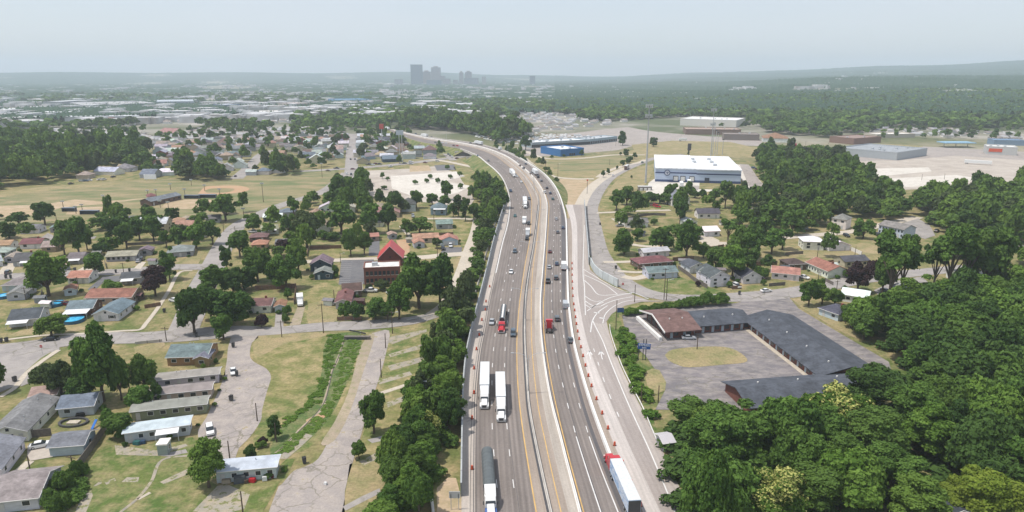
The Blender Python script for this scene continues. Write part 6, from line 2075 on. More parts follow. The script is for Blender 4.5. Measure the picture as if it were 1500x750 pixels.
for k in range(1500):
    az = g.uniform(-.68, .2) if k % 6 else g.uniform(.1, .6)
    d = 1350 * math.exp(g.uniform(0, 1) ** 1.5 * 1.5)
    x, y = d * math.sin(az), d * math.cos(az)
    w, dd_, h_ = g.uniform(10, 45) * (1 + (k % 9 == 0)), g.uniform(10, 50), g.uniform(7, 13)
    if nearbig(x, y) or (d < 1900 and az > -.05):
        continue
    z0 = float(hill(x, y))
    b.box(x - w / 2, x + w / 2, y, y + dd_, z0, z0 + h_)
M['far_roofs'], n, bb_ = new_mat('far_pale_roofs')
n.links.new(ramp(n, noise(n, wpos(n), .02, 2), [(.35, (.4, .39, .38)), (.5, (.6, .6, .6)), (.65, (.42, .39, .36))]), bb_.inputs['Base Color'])
o = b.build('far_town', M['far_roofs'], fix=False)
tag(o, 'countless pale roofs scattered through the hazy plain', 'buildings', kind='stuff')
# weeds along creek and verges, clumps no one could count
def weeds(name, px, step, rr, label, mat='weeds', hz=.7):
    V, TN = [], []
    g = np.random.default_rng(21)
    q0, t0, c0 = crown_arrays(5, 1, .35, .5, 7, 260, .34, low=0)
    for x, y in grid_points(px, step, step * .4, .2, .9):
        r = g.uniform(*rr)
        a = g.uniform(0, 6.28)
        P = q0 * [r, r, r * hz]
        P = np.stack([P[:, 0] * math.cos(a) - P[:, 1] * math.sin(a) + x, P[:, 0] * math.sin(a) + P[:, 1] * math.cos(a) + y, P[:, 2]], 1)
        V.append(P)
        TN.append(np.clip(t0 + g.normal() * .25, 0, 1))
    co = np.concatenate(V)
    me = raw_mesh(name, co, np.arange(len(co)).reshape(-1, 4), LM[mat])
    at = me.attributes.new('tone', 'FLOAT', 'FACE')
    at.data.foreach_set('value', np.concatenate(TN).astype(np.float32))
    o = bpy.data.objects.new(name, me)
    C.objects.link(o)
    tag(o, label, 'weeds', kind='stuff')


weeds('weeds', [(482, 490), (500, 486), (505, 494), (492, 520), (482, 560), (468, 590), (440, 612), (420, 622), (410, 645), (404, 640), (415, 615), (440, 600), (462, 575), (474, 540), (478, 510)], 1.5, (.6, 1.2), 'tall green weeds on the left creek bank', hz=.4)
weeds('weeds', [(508, 500), (530, 492), (522, 525), (508, 560), (492, 595), (470, 625), (440, 645), (420, 665), (400, 668), (430, 640), (465, 610), (484, 585), (494, 550), (498, 520)], 1.5, (.6, 1.1), 'bright green weeds on the right creek bank', 'light', .3)
weeds('weeds', [(905, 480), (912, 478), (925, 500), (938, 530), (944, 560), (958, 600), (965, 630), (958, 635), (940, 590), (924, 555), (905, 515)], 2.8, (1.4, 2.6), 'weeds and brush between guard rail and motel', hz=.8)
weeds('undergrowth', [(700, 300), (738, 298), (722, 340), (704, 385), (695, 430), (684, 480), (674, 530), (668, 600), (665, 670), (640, 715), (632, 740), (560, 760), (590, 670), (602, 620), (622, 560), (640, 510), (658, 470), (676, 430), (694, 390)], 4.2, (1.8, 3.2), 'undergrowth beneath the tree belt', 'mid', .9)
weeds('undergrowth', [(1262, 486), (1330, 460), (1530, 444), (1800, 440), (1900, 800), (1010, 800), (990, 710), (966, 655), (970, 630), (1100, 615), (1262, 612), (1330, 565), (1302, 520)], 7.0, (3.5, 5.5), 'undergrowth of the wood behind the motel', 'dark', .6)
weeds('undergrowth', [(110, 690), (124, 688), (120, 720), (100, 745), (70, 760), (80, 730)], 3.0, (1.5, 2.4), 'brush along the lower left fence', 'mid', .8)
for k in range(24):
    f = k / 23
    T2 = G(918 + 143 * f, 463 - 17 * f - 3 * math.sin(f * 3))
    r = 1.9 + .5 * math.sin(k * 2.1) + (.9 if f > .6 else 0)
    e = empty('hedge_bush', T2, R.uniform(0, 6), (r, r, r * R.uniform(.95, 1.3)))
    o = bpy.data.objects.new('foliage', crown('low', R.choice(['mid', 'mid', 'light']), 1, R.randint(0, 3)))
    C.objects.link(o)
    o.parent = e
    note(e, 'clipped green bush of the motel hedge', 'shrub', group='bushes of the motel hedge')

# shrubs, sheds and low fences round the nearer houses
ns = 0
for e, mid, Lg, D in list(HOUSES):
    if mid.length > 400 or ns > 110 or e.name.startswith(('shed', 'garage')):
        continue
    ang = e.rotation_euler.z
    c, s = math.cos(ang), math.sin(ang)
    for k in range(R.choice([1, 2, 2, 3])):
        a, d_ = R.choice([(R.uniform(-.5, .5) * Lg, -1.3), (Lg / 2 + 1.4, R.uniform(0, D)), (-Lg / 2 - 1.4, R.uniform(0, D))])
        x, y = mid.x + a * c - d_ * s, mid.y + a * s + d_ * c
        r = R.uniform(.6, 1.3)
        b_ = empty('garden_shrub', (x, y, 0), R.uniform(0, 6), (r, r, r * R.uniform(.9, 1.6)))
        o = bpy.data.objects.new('foliage', crown('low', R.choice(['mid', 'dark', 'light', 'dark']), 2, R.randint(0, 2)))
        C.objects.link(o)
        o.parent = b_
        note(b_, 'small garden shrub by a house', 'shrub', group='garden shrubs beside the houses')
        ns += 1
# ================================================================== vehicles (built facing +y, feet on z=0)
def loft(b, st):
    """stations (y, half width low, half width high, z low, z high) joined in order"""
    k0 = len(b.v)
    for y, wl, wh, z0, z1 in st:
        zm = z0 + (z1 - z0) * .55
        wm = max(wl, wh) * 1.0
        b.v += [(-wl, y, z0), (wl, y, z0), (wm, y, zm), (wh, y, z1), (-wh, y, z1), (-wm, y, zm)]
    for i in range(len(st) - 1):
        a, c = k0 + 6 * i, k0 + 6 * i + 6
        for j in range(6):
            j2 = (j + 1) % 6
            b.f.append((a + j, a + j2, c + j2, c + j))
    b.f.append(tuple(k0 + j for j in reversed(range(6))))
    b.f.append(tuple(k0 + 6 * (len(st) - 1) + j for j in range(6)))
    return b


def wheels(e, ys, half, r=.34, w=.24):
    for y in ys:
        for s in (-1, 1):
            wh = MB().tube((s * (half - w), y, r), (s * half, y, r), r, n=12).build('wheel', M['rubber'], e)
            MB().tube((s * half, y, r), (s * (half + .012), y, r), r * .6, n=10).build('rim', M['galv'], wh)


def lights(e, yf, yr, hw, z):
    for s in (-1, 1):
        MB().box(s * hw - .17, s * hw + .17, yf - .06, yf + .02, z, z + .16).build('headlight', M['lamp_white'], e)
        MB().box(s * hw - .13, s * hw + .13, yr - .02, yr + .05, z + .08, z + .26).build('taillight', M['lamp_red'], e)


GREY = (.25, .25, .25)


def car(kind, col):
    e = empty('car', (0, 0, 0))
    if kind == 'sedan':
        loft(MB(), [(-2.32, .74, .70, .42, .82), (-2.15, .86, .80, .28, .96), (-1.2, .90, .84, .24, .98), (.9, .90, .84, .24, .96), (1.9, .88, .78, .26, .84), (2.3, .74, .66, .36, .68)]).build('body', M['paint'], e, col)
        loft(MB(), [(-1.75, .76, .70, .95, 1.0), (-1.05, .80, .60, .95, 1.38), (.25, .80, .60, .95, 1.40), (1.1, .78, .72, .93, .98)]).build('window_glass', M['glass'], e)
        loft(MB(), [(-1.1, .62, .56, 1.37, 1.43), (-.4, .63, .56, 1.40, 1.47), (.3, .62, .56, 1.38, 1.43)]).build('roof_panel', M['paint'], e, col)
        wheels(e, (-1.4, 1.42), .90)
        lights(e, 2.28, -2.32, .56, .55)
    elif kind == 'suv':
        loft(MB(), [(-2.35, .82, .80, .45, 1.0), (-2.25, .92, .86, .34, 1.12), (.85, .94, .88, .32, 1.10), (1.95, .92, .82, .34, 1.02), (2.32, .80, .74, .42, .84)]).build('body', M['paint'], e, col)
        loft(MB(), [(-2.22, .84, .70, 1.08, 1.60), (-1.5, .86, .68, 1.08, 1.68), (.3, .86, .68, 1.08, 1.68), (1.2, .82, .76, 1.06, 1.12)]).build('window_glass', M['glass'], e)
        loft(MB(), [(-2.2, .72, .66, 1.60, 1.68), (-1.2, .73, .66, 1.66, 1.76), (.32, .70, .64, 1.66, 1.72)]).build('roof_panel', M['paint'], e, col)
        wheels(e, (-1.4, 1.42), .94, .38)
        lights(e, 2.30, -2.36, .62, .7)
    elif kind == 'pickup':
        loft(MB(), [(-2.75, .88, .88, .5, 1.05), (-.55, .96, .90, .38, 1.05), (.9, .96, .92, .38, 1.12), (2.2, .94, .86, .4, 1.08), (2.75, .84, .8, .48, .92)]).build('body', M['paint'], e, col)
        MB().box(-.78, .78, -2.68, -.75, 1.052, 1.07).build('truck_bed', M['dark_metal'], e)
        loft(MB(), [(-.65, .82, .70, 1.08, 1.7), (-.2, .84, .70, 1.08, 1.75), (.75, .84, .70, 1.1, 1.75), (1.5, .80, .76, 1.1, 1.14)]).build('window_glass', M['glass'], e)
        loft(MB(), [(-.62, .72, .68, 1.72, 1.78), (.1, .73, .68, 1.76, 1.84), (.8, .72, .68, 1.74, 1.80)]).build('roof_panel', M['paint'], e, col)
        wheels(e, (-1.7, 1.75), .96, .42)
        lights(e, 2.72, -2.76, .66, .74)
    elif kind == 'van':
        loft(MB(), [(-2.8, .94, .84, .4, 2.3), (-2.6, .98, .86, .32, 2.4), (1.2, .98, .86, .32, 2.4), (1.5, .98, .84, .34, 2.1)]).build('body', M['paint'], e, col)
        loft(MB(), [(1.5, .94, .80, 1.2, 2.1), (2.1, .92, .86, 1.15, 1.3)]).build('window_glass', M['glass'], e)
        loft(MB(), [(1.5, .97, .92, .34, 1.2), (2.2, .95, .88, .36, 1.15), (2.8, .82, .76, .44, .95)]).build('hood', M['paint'], e, col)
        wheels(e, (-1.8, 1.9), .97, .38)
        lights(e, 2.76, -2.82, .66, .7)
    return e


def cab(e, y, col, sleeper=True, blue=False):
    """conventional tractor whose bumper stands at y, parts under e"""
    f = col
    loft(MB(), [(y - 2.5, .75, .66, .75, 1.95), (y - 1.0, .78, .70, .7, 1.85), (y - .25, .85, .70, .55, 1.55), (y, .82, .66, .5, 1.35)]).build('hood', M['paint'], e, f)
    b = MB()
    for s in (-1, 1):
        loft(b, [(y - 2.2, .2, .2, .5, 1.0), (y - 1.0, .25, .22, .6, 1.2), (y - .3, .24, .2, .5, 1.0)])
        for i in range(len(b.v) - 18, len(b.v)):
            b.v[i] = (b.v[i][0] + s * .95, b.v[i][1], b.v[i][2])
        b2 = b
    for s, nm in ((-1, 0), (1, 0)):
        b = loft(MB(), [(y - 2.3, .22, .2, .6, 1.05), (y - 1.2, .24, .22, .75, 1.25), (y - .2, .22, .18, .5, 1.0)])
        b.v = [(x + s * .95, yy, z) for x, yy, z in b.v]
        b.build('fender', M['paint'], e, (.05, .12, .35) if blue else f)
    cb = loft(MB(), [(y - 4.6, 1.15, 1.05, .8, 2.75), (y - 3.3, 1.18, 1.02, .8, 2.85), (y - 2.5, 1.1, 1.02, .85, 1.95)]).build('cab', M['paint'], e, f)
    loft(MB(), [(y - 3.35, 1.02, .92, 2.0, 2.72), (y - 2.42, 1.0, .98, 1.9, 2.0)]).build('windshield', M['glass'], cb)
    if sleeper:
        loft(MB(), [(y - 6.2, 1.22, 1.12, .8, 3.9), (y - 4.9, 1.22, 1.12, .8, 3.85), (y - 3.5, 1.12, .9, 2.75, 2.9)]).build('sleeper_roof', M['paint'], cb, f)
    MB().box(-.55, .55, y - .02, y + .07, .6, 1.25).build('grille', M['dark_metal'], e)
    MB().box(-1.15, 1.15, y - .1, y + .12, .32, .58).build('bumper', M['galv'], e)
    for s in (-1, 1):
        MB().box(s * .95 - .16, s * .95 + .16, y - .2, y + .05, .75, 1.0).build('headlight', M['lamp_white'], e)
        MB().box(s * 1.42 - .1, s * 1.42 + .1, y - 2.75, y - 2.6, 1.6, 2.4).build('mirror', M['dark_metal'], cb)
        MB().tube((s * .95, y - 6.5, 1.0), (s * .95, y - 6.5, 3.3), .09, n=7).build('exhaust', M['galv'], e)
    MB().box(-.5, .5, y - 9.0, y - 4.6, .7, .95).build('chassis', M['dark_metal'], e)
    wheels(e, (y - 1.25,), 1.2, .5, .32)
    wheels(e, (y - 7.0, y - 8.3), 1.25, .5, .5)


def semi(kind, col, tcol=(.72, .74, .75), roofc=None, blue=False):
    e = empty('semi_truck', (0, 0, 0))
    cab(e, 10.5, col, blue=blue, sleeper=kind != 'tank')
    if kind == 'bobtail':
        return e
    y1, y0 = 4.0, -11.0
    if kind == 'tank':
        b = MB().tube((0, y0, 2.15), (0, y1, 2.25), 1.05, 1.05, n=18)
        t = b.build('tank', M['galv'], e, smooth=False)
        t.data.materials[0] = M['tanksteel']
        MB().box(-.28, .28, y0 + .5, y1 - .5, 3.12, 3.3).build('walkway', M['white_barrier'], t)
    elif kind == 'tarp':
        b = MB()
        nx = 46
        for i in range(nx + 1):
            y = y0 + (y1 - y0) * i / nx
            s = 1 + .035 * abs(math.sin(i * PI / 4.2))
            for k in range(9):
                a = PI * k / 8
                b.v.append((math.cos(a) * 1.28 * s, y, 1.9 + (math.sin(a) ** .7 if math.sin(a) > 0 else 0) * 1.5 * s))
        for i in range(nx):
            for k in range(8):
                q = i * 9 + k
                b.f.append((q, q + 1, q + 10, q + 9))
        b.f.append(tuple(range(9)))
        b.f.append(tuple((nx) * 9 + k for k in reversed(range(9))))
        t = b.build('tarpaulin', M['tarp'], e)
        MB().box(-1.25, 1.25, y0, y1, 1.2, 1.92).build('trailer_bed', M['dark_metal'], e)
        MB().box(-1.3, 1.3, y1, y1 + .18, 1.2, 3.6).build('headboard', M['dark_metal'], t)
    else:
        t = MB().box(-1.29, 1.29, y0, y1, 1.15, 4.0).build('trailer', M['trim'], e, tcol)
        MB().box(-1.27, 1.27, y0 + .03, y1 - .03, 4.002, 4.03).build('trailer_roof', M['trim'], t, roofc or (.62, .64, .65))
        MB().box(-1.2, 1.2, y0 - .06, y0, 1.25, 3.9).build('rear_doors', M['dark_metal'] if kind == 'open' else M['white_barrier'], t)
        MB().box(-1.2, 1.2, y0 - .1, y0 + .1, .55, .75).build('rear_bumper', M['dark_metal'], t)
    wheels(e, (y0 + 1.6, y0 + 2.9), 1.27, .5, .5)
    for s in (-1, 1):
        MB().box(s * .95 - .15, s * .95 + .15, y0 - .12, y0 - .06, .95, 1.12).build('taillight', M['lamp_red'], e)
    return e


def boxtruck(col, bcol=(.74, .75, .75)):
    e = empty('box_truck', (0, 0, 0))
    loft(MB(), [(1.3, 1.05, .95, .6, 2.3), (2.1, 1.05, .92, .55, 2.3), (2.9, 1.02, .95, .5, 1.4), (3.6, .9, .85, .5, 1.2)]).build('cab', M['paint'], e, col)
    loft(MB(), [(2.13, .98, .86, 1.45, 2.22), (2.85, .95, .9, 1.36, 1.44)]).build('windshield', M['glass'], e)
    c = MB().box(-1.2, 1.2, -4.0, 1.2, .95, 3.3).build('cargo_box', M['trim'], e, bcol)
    MB().box(-1.18, 1.18, -3.98, 1.18, 3.302, 3.33).build('box_roof', M['trim'], c, (.66, .66, .64))
    wheels(e, (-2.4, 2.5), 1.1, .45, .4)
    lights(e, 3.58, -4.05, .75, .75)
    return e


M['tanksteel'] = plain('tank_steel', (.16, .17, .18), .25, .1, .5, metal=.7)
M['tarp'] = plain('grey_tarpaulin', (.11, .125, .13), .6, .15, .6)
M['mural'], n, b_ = new_mat('blue_mural')
a_ = noise(n, mapped(n, objc(n), (.5, .35, .9)), 1.0, 6, .7)
n.links.new(ramp(n, a_, [(.3, (.10, .22, .42)), (.45, (.62, .68, .76)), (.58, (.2, .36, .6)), (.7, (.7, .72, .76))]), b_.inputs['Base Color'])
COL = {'white': (.76, .76, .75), 'silver': (.42, .44, .46), 'black': (.012, .013, .015), 'grey': (.09, .10, .11), 'blue': (.03, .07, .14), 'blue grey': (.07, .10, .13), 'red': (.50, .02, .03), 'dark red': (.12, .012, .015), 'teal': (.03, .13, .13), 'brown': (.10, .07, .05), 'tan': (.36, .30, .22), 'green': (.03, .10, .06)}
PR = {k: None for k in ('sedan', 'suv', 'pickup', 'van', 'box')}
REC = {}


def heading_line(k, y, sb):
    a, c = LP(k, y + 3), LP(k, y - 3)
    d = (a - c) if sb else (c - a)
    return math.atan2(-d.x, d.y)


def paint_tree(o, c):
    for ch in o.children:
        if ch.name.split('.')[0] in ('body', 'roof_panel', 'hood', 'cab', 'fender', 'sleeper_roof'):
            ch.color = (*c, 1)
        paint_tree(ch, c)


def vehicle(kind, cname, loc, rz, look=None, group=None, cat=None):
    if PR[kind] is None:
        o = PR[kind] = boxtruck(COL['white']) if kind == 'box' else car(kind, COL['white'])
        o['used'] = False
        KIDS.clear()
    p = PR[kind]
    if not p.get('used'):
        p['used'] = True
        e = p
        p_src = p
    else:
        e = copy_tree(p)
    e.location = loc
    e.rotation_euler = (0, 0, rz)
    REC[e.name] = cname
    paint_later.append((e, COL[cname]))
    nm = {'sedan': 'sedan', 'suv': 'suv', 'pickup': 'pickup', 'van': 'van', 'box': 'box truck'}[kind]
    return note(e, look or '%s %s' % (cname, nm), cat or {'sedan': 'car', 'suv': 'car', 'pickup': 'pickup', 'van': 'van', 'box': 'truck'}[kind], group=group)


paint_later = []


def road_loc(x, y):
    p = G(x, y, hz_(y) if y < 318 else 0)
    p.z += .10
    return p


SBV = '''720.5 474 sedan silver;751.7 491 suv blue-grey;748.6 400 sedan white;754.2 370 suv blue-grey;774.6 329 suv black;754.5 317.5 sedan teal;767 302 suv white;775 292 sedan grey;748 281 suv blue;763.6 267.5 sedan white;757.5 259 sedan white;715.5 236.5 sedan grey;670 214.2 sedan red;648 210 suv white;653.5 210.5 sedan white;664.7 214 sedan dark-red;638 209.3 sedan grey;589 200 sedan brown;595 201 sedan white;700 229 sedan blue;772 351 pickup black'''
NBV = '''815 322 sedan silver;824.6 335 sedan blue;817 341.5 sedan grey;805.6 370 sedan dark-red;815.6 388 sedan blue;804.4 393 sedan silver;802.6 414 pickup black;814.6 409 suv grey;816 469 suv grey;835.6 500.5 sedan grey;809.6 292.5 sedan teal;797.6 283 suv white;806 284 sedan blue;801 276.5 sedan black;793 266 sedan grey;788 260.5 suv black;777.6 255.5 suv brown;770 241 sedan blue;767 247.5 suv black;761.6 243.5 sedan brown;758 238 sedan white;689 210.3 sedan grey;632 201.2 sedan grey;609 196.5 sedan blue;597 194.9 sedan black;589 192.3 sedan white'''
for txt, k, sb in ((SBV, 'd2', True), (NBV, 'dA', False)):
    for it in txt.replace('\n', ';').split(';'):
        x, y, kd, cn = it.split()
        x, y = float(x), float(y)
        vehicle(kd, cn.replace('-', ' '), road_loc(x, y), heading_line(k, y, sb), group='cars driving on the highway')
for x, y, kd, cn, k, sb, look in ((826, 394, 'box', 'white', 'dB', False, 'white box truck keeping to the outer northbound lane'), (828, 450, 'van', 'silver', 'dB', False, 'silver van beside the white barrier'), (768, 327, 'box', 'white', 'd2', True, 'white box truck in the middle southbound lane'),
                                  (773, 345, 'box', 'silver', 'd2', True, 'silver box truck ahead of a black pickup'), (732, 219.8, 'box', 'white', 'dB', False, 'white box truck on the far curve')):
    vehicle(kd, cn, road_loc(x, y), heading_line(k, y, sb), look=look)


def big(kind, x, y, k, sb, col, look, **kw):
    """x, y: where the middle of the 21 m rig stands"""
    e = semi(kind, COL[col], **kw)
    e.location = road_loc(x, y)
    e.rotation_euler = (0, 0, heading_line(k, y, sb))
    return note(e, look, 'truck')


big('tank', 736.3, 473, 'd1', True, 'red', 'red truck pulling a long dark tank trailer')
big('box', 710, 574, 'd1', True, 'white', 'white truck and trailer nearest the noise wall, second from the bottom')
big('box', 733.5, 591, 'd1', True, 'white', 'white truck and trailer in the middle lane')
big('tarp', 716.5, 716, 'd1', True, 'white', 'white truck hauling a load under a grey ribbed tarpaulin', blue=True)
e = big('open', 908, 712, 'dB', False, 'red', 'red truck with a blue mural trailer heading away', tcol=(.5, .6, .72))
for ch in e.children:
    if ch.name.startswith('trailer'):
        ch.data.materials[0] = M['mural']
        MB().box(-1.25, 1.25, -10.97, 3.97, 4.032, 4.06).build('roof_skin', M['trim'], ch, (.60, .62, .62))
e = big('bobtail', 805, 492, 'dA', False, 'red', 'bright red tractor without a trailer')
big('box', 769, 301, 'd2', True, 'white', 'white truck and trailer rounding the bend')
big('box', 751, 257, 'd2', True, 'white', 'white truck on the far side of the bend')
big('box', 783, 254.5, 'dA', False, 'silver', 'silver truck among the northbound queue')
big('box', 700, 211.5, 'dA', False, 'white', 'distant white truck past the overpass')
big('box', 621, 200.5, 'dA', False, 'white', 'distant white truck by the green median')
big('box', 567, 190, 'dA', False, 'white', 'white truck where the highway vanishes')


# parked and street cars: x, y, kind, colour, heading in survey (dx, dy), words
def st(x, y, kd, cn, dx, dy, look=None, group=None):
    a, c = G(x, y), G(x + dx, y + dy)
    d = c - a
    e = vehicle(kd, cn, a + Vector((0, 0, .13)), math.atan2(-d.x, d.y), look=look, group=group)
    mark_disc(a.x, a.y, 3)
    return e


for q in ((60, 655, 'sedan', 'white', 10, -2), (342, 547, 'sedan', 'white', 1, 6), (308, 634, 'suv', 'white', 1, 6), (75, 499, 'sedan', 'black', 10, -1), (256, 442, 'sedan', 'white', 6, 1), (208, 381, 'suv', 'grey', 4, -6), (543, 428, 'pickup', 'white', 10, 0), (574, 431, 'sedan', 'white', 8, 1),
          (129, 401, 'sedan', 'black', 10, 0), (371, 341, 'pickup', 'white', 8, 0), (649, 366, 'suv', 'black', 1, 5), (660, 362, 'suv', 'white', 1, 5), (605, 318, 'suv', 'silver', 1, 5), (700, 319, 'sedan', 'black', 8, 0), (908, 332, 'pickup', 'silver', 8, -1), (1079, 421, 'suv', 'white', 6, 3),
          (1122, 428, 'sedan', 'white', 10, -1), (1178, 408, 'sedan', 'white', 8, 2), (1119, 409, 'suv', 'black', 3, -4), (958, 302, 'pickup', 'red', 8, 0), (947, 302, 'sedan', 'silver', 7, 1), (963, 304, 'suv', 'red', 8, 1), (898, 258, 'sedan', 'white', 4, -5), (941, 239, 'suv', 'teal', 8, -4), (1104, 247, 'suv', 'blue', 8, 1), (1109, 249, 'sedan', 'dark red', 8, 1),
          (508, 256, 'suv', 'white', 0, 5), (514.5, 256.5, 'suv', 'black', 0, 5), (513.6, 234, 'sedan', 'black', 0, 5), (520, 234, 'sedan', 'grey', 0, 5), (517, 248.5, 'sedan', 'dark red', 6, 0), (493, 247.5, 'pickup', 'black', 7, 0), (481, 251, 'sedan', 'brown', 7, 0), (572, 245, 'suv', 'white', 6, -1),
          (540, 242, 'pickup', 'black', 6, 0), (546, 242, 'sedan', 'white', 6, 0), (551, 241, 'suv', 'dark red', 6, 0), (556, 241, 'sedan', 'black', 6, 0), (593, 240, 'sedan', 'black', 6, 0), (602, 241, 'sedan', 'silver', 6, 0), (602, 238, 'suv', 'white', 6, 0), (641, 237, 'suv', 'white', 6, 0), (623, 239, 'sedan', 'dark red', 6, 0), (669, 232.5, 'sedan', 'dark red', 6, -1),
          (120, 266, 'suv', 'silver', 6, 0), (126, 266, 'suv', 'blue', 6, 0), (131, 265, 'sedan', 'white', 6, 0), (146, 264, 'sedan', 'white', 6, -1), (152, 264, 'suv', 'white', 6, -1), (166, 260, 'sedan', 'black', 6, -1), (104, 270, 'sedan', 'black', 6, -1), (197, 251, 'sedan', 'white', 6, -1), (242, 252, 'suv', 'white', 5, 0), (345, 259, 'sedan', 'black', 4, -3), (395, 228, 'sedan', 'black', 5, 0),
          (400, 326, 'sedan', 'white', 6, 0), (433, 309, 'suv', 'white', 2, -4), (462, 314, 'suv', 'black', 4, 0), (468, 310, 'suv', 'silver', 4, 0), (475, 312, 'sedan', 'black', 4, 0), (203, 384, 'sedan', 'silver', 4, -5), (98, 447, 'sedan', 'dark red', 5, 1), (12, 401, 'suv', 'grey', 4, -4), (1240, 347, 'suv', 'black', 5, 2), (1287, 346, 'suv', 'black', 5, 2), (1372, 340, 'suv', 'black', 4, -2), (1297, 428, 'sedan', 'grey', 5, 2), (781, 223, 'pickup', 'black', 7, 0), (1008.5, 497, 'sedan', 'silver', 8, 0)):
    st(*q)
e = st(440, 446, 'box', 'white', .3, 5, 'white box truck parked on the worn drive')
for i in range(9):
    f = i / 8
    st(640 + 22 * f, 214 + 17 * f, R.choice(['sedan', 'suv']), R.choice(['white', 'black', 'silver', 'blue', 'grey']), 5, 4, group='cars queued on the lane below the highway')
# bus
bus = empty('bus', G(918, 248) + Vector((0, 0, .12)))
d = G(924, 243) - G(918, 248)
bus.rotation_euler = (0, 0, math.atan2(-d.x, d.y))
loft(MB(), [(-7, 1.25, 1.2, .4, 3.6), (6.7, 1.25, 1.2, .4, 3.6), (7, 1.2, 1.1, .45, 3.3)]).build('body', M['paint'], bus, (.09, .05, .05))
MB().box(-1.15, 1.15, -6.7, 6.5, 3.602, 3.75).build('roof_panel', M['trim'], bus, (.55, .56, .56))
for s in (-1, 1):
    MB().box(s * 1.27 - .02, s * 1.27 + .02, -6.2, 6.0, 1.7, 2.9).build('window_glass', M['glass'], bus)
wheels(bus, (-4, 4.4), 1.28, .5, .3)
note(bus, 'dark brown coach on the road past the mast', 'bus')
# trailers at the docks and in the lots
for x, y, dx, dy, L_, look in ((1009, 271, 0, 6, 8, 'white trailer backed up to the warehouse dock'), (1432, 241, 10, .6, 22, 'long white trailer alone on the cleared lot'), (998, 274, 2, 5, 9, 'pale box trailer parked in the truck yard'), (1000, 207, 8, 0, 10, 'white camper among the car lots'), (846, 201, 8, 0, 10, 'white camper at the back of the lots')):
    a = G(x, y)
    d = G(x + dx, y + dy) - a
    e = empty('box_trailer', a + Vector((0, 0, .1)), math.atan2(-d.x, d.y))
    MB().box(-1.3, 1.3, -L_ / 2, L_ / 2, 1.1, 3.9).build('cargo_box', M['trim'], e, (.72, .73, .72))
    wheels(e, (-L_ / 2 + 1.5, -L_ / 2 + 2.8), 1.25, .48, .4)
    MB().box(-.1, .1, L_ / 2 - 1.2, L_ / 2 - 1, .15, 1.1).build('landing_leg', M['dark_metal'], e)
    note(e, look, 'trailer')
# crowded car lots: too small to show parts
bm_ = loft(MB(), [(-2.3, .8, .75, .3, .95), (.9, .88, .8, .25, .95), (2.3, .75, .7, .3, .75)])
loft(bm_, [(-1.7, .75, .6, .9, 1.45), (.2, .75, .6, .9, 1.45), (1.1, .75, .7, .9, .95)])
tiny = bm_.mesh('parked_car')
tiny.materials.append(M['paint'])
LOTS = [([(690, 196), (760, 192), (860, 186), (905, 188), (900, 200), (780, 212), (740, 212), (700, 203)], 10.5, .85, 'white', 'car in the crowded white lot behind the store row'), ([(905, 188), (995, 186), (995, 196), (985, 204), (915, 206), (905, 200)], 11, .6, 'mix', 'car in the lot left of the brown shops'),
        ([(995, 199), (1060, 198), (1060, 209), (1000, 209)], 8.5, .85, 'mix', 'car in the packed lot before the brown shops'), ([(1060, 208), (1112, 208), (1114, 214), (1060, 213)], 9, .7, 'mix', 'car before the dark brown store'), ([(1160, 205), (1240, 205), (1240, 216), (1165, 218)], 9, .5, 'mix', 'car in the lot above the right hand wood'),
        ([(1290, 206), (1345, 203), (1380, 205), (1380, 212), (1300, 212)], 9, .7, 'mix', 'car beside the pale cream roof'), ([(1375, 210), (1425, 209), (1435, 218), (1380, 217)], 8, .75, 'mix', 'car by the fuel canopy'), ([(1440, 229), (1500, 228), (1510, 233), (1440, 234)], 8, .5, 'mix', 'car in front of the orange sign store'), ([(1250, 231), (1270, 230), (1272, 236), (1252, 238)], 7, .7, 'mix', 'car at the left end of the grey store')]
nt_ = 0
for px, stp, pr, mode, look in LOTS:
    an = R.uniform(0, 1)
    for x, y in grid_points(px, stp, .8, an, pr):
        if nt_ > 185:
            break
        if any(abs(x - a) < 8 and abs(y - b2) < 8 for a, b2, _ in BIG) or (int(x // CELL), int(y // CELL)) in HOUSEOCC:
            continue
        o = bpy.data.objects.new('parked_car', tiny)
        C.objects.link(o)
        o.location = (x, y, .12)
        o.rotation_euler = (0, 0, an + R.choice([0, PI]))
        s = R.uniform(1, 1.25)
        o.scale = (s, s, s * R.uniform(1, 1.3))
        cn = R.choice(['white', 'white', 'silver', 'white', 'tan'] if mode == 'white' else ['white', 'silver', 'black', 'grey', 'blue', 'dark red', 'white'])
        o.color = (*COL[cn], 1)
        nt_ += 1
        note(o, '%s %s' % (cn, look), 'car', group='cars parked in the far lots')
        o['nolandmark'] = 1
for e, c in paint_later:
    paint_tree(e, c)
# ================================================================== street furniture
# drums
dm = MB().tube((0, 0, 0.04), (0, 0, 1.0), .30, .22, n=10)
def drum(p):
    e = empty('traffic_drum', p)
    if not hasattr(drum, 'b'):
        drum.b = MB().tube((0, 0, .05), (0, 0, 1.0), .33, .25, n=10).build('barrel', M['orange'], e)
        drum.s = MB()
        for z in (.4, .72):
            drum.s.tube((0, 0, z), (0, 0, z + .13), .318 - z * .085 + .012, .318 - (z + .13) * .085 + .012, n=10, cap=False)
        drum.s = drum.s.build('stripe', M['white_barrier'], e, fix=False)
        drum.f = MB().tube((0, 0, 0), (0, 0, .06), .45, .42, n=10).build('base', M['rubber'], e)
    else:
        for s in (drum.b, drum.s, drum.f):
            c = s.copy()
            C.objects.link(c)
            c.parent = e
    e.scale = (.92, .92, .92)
    return e


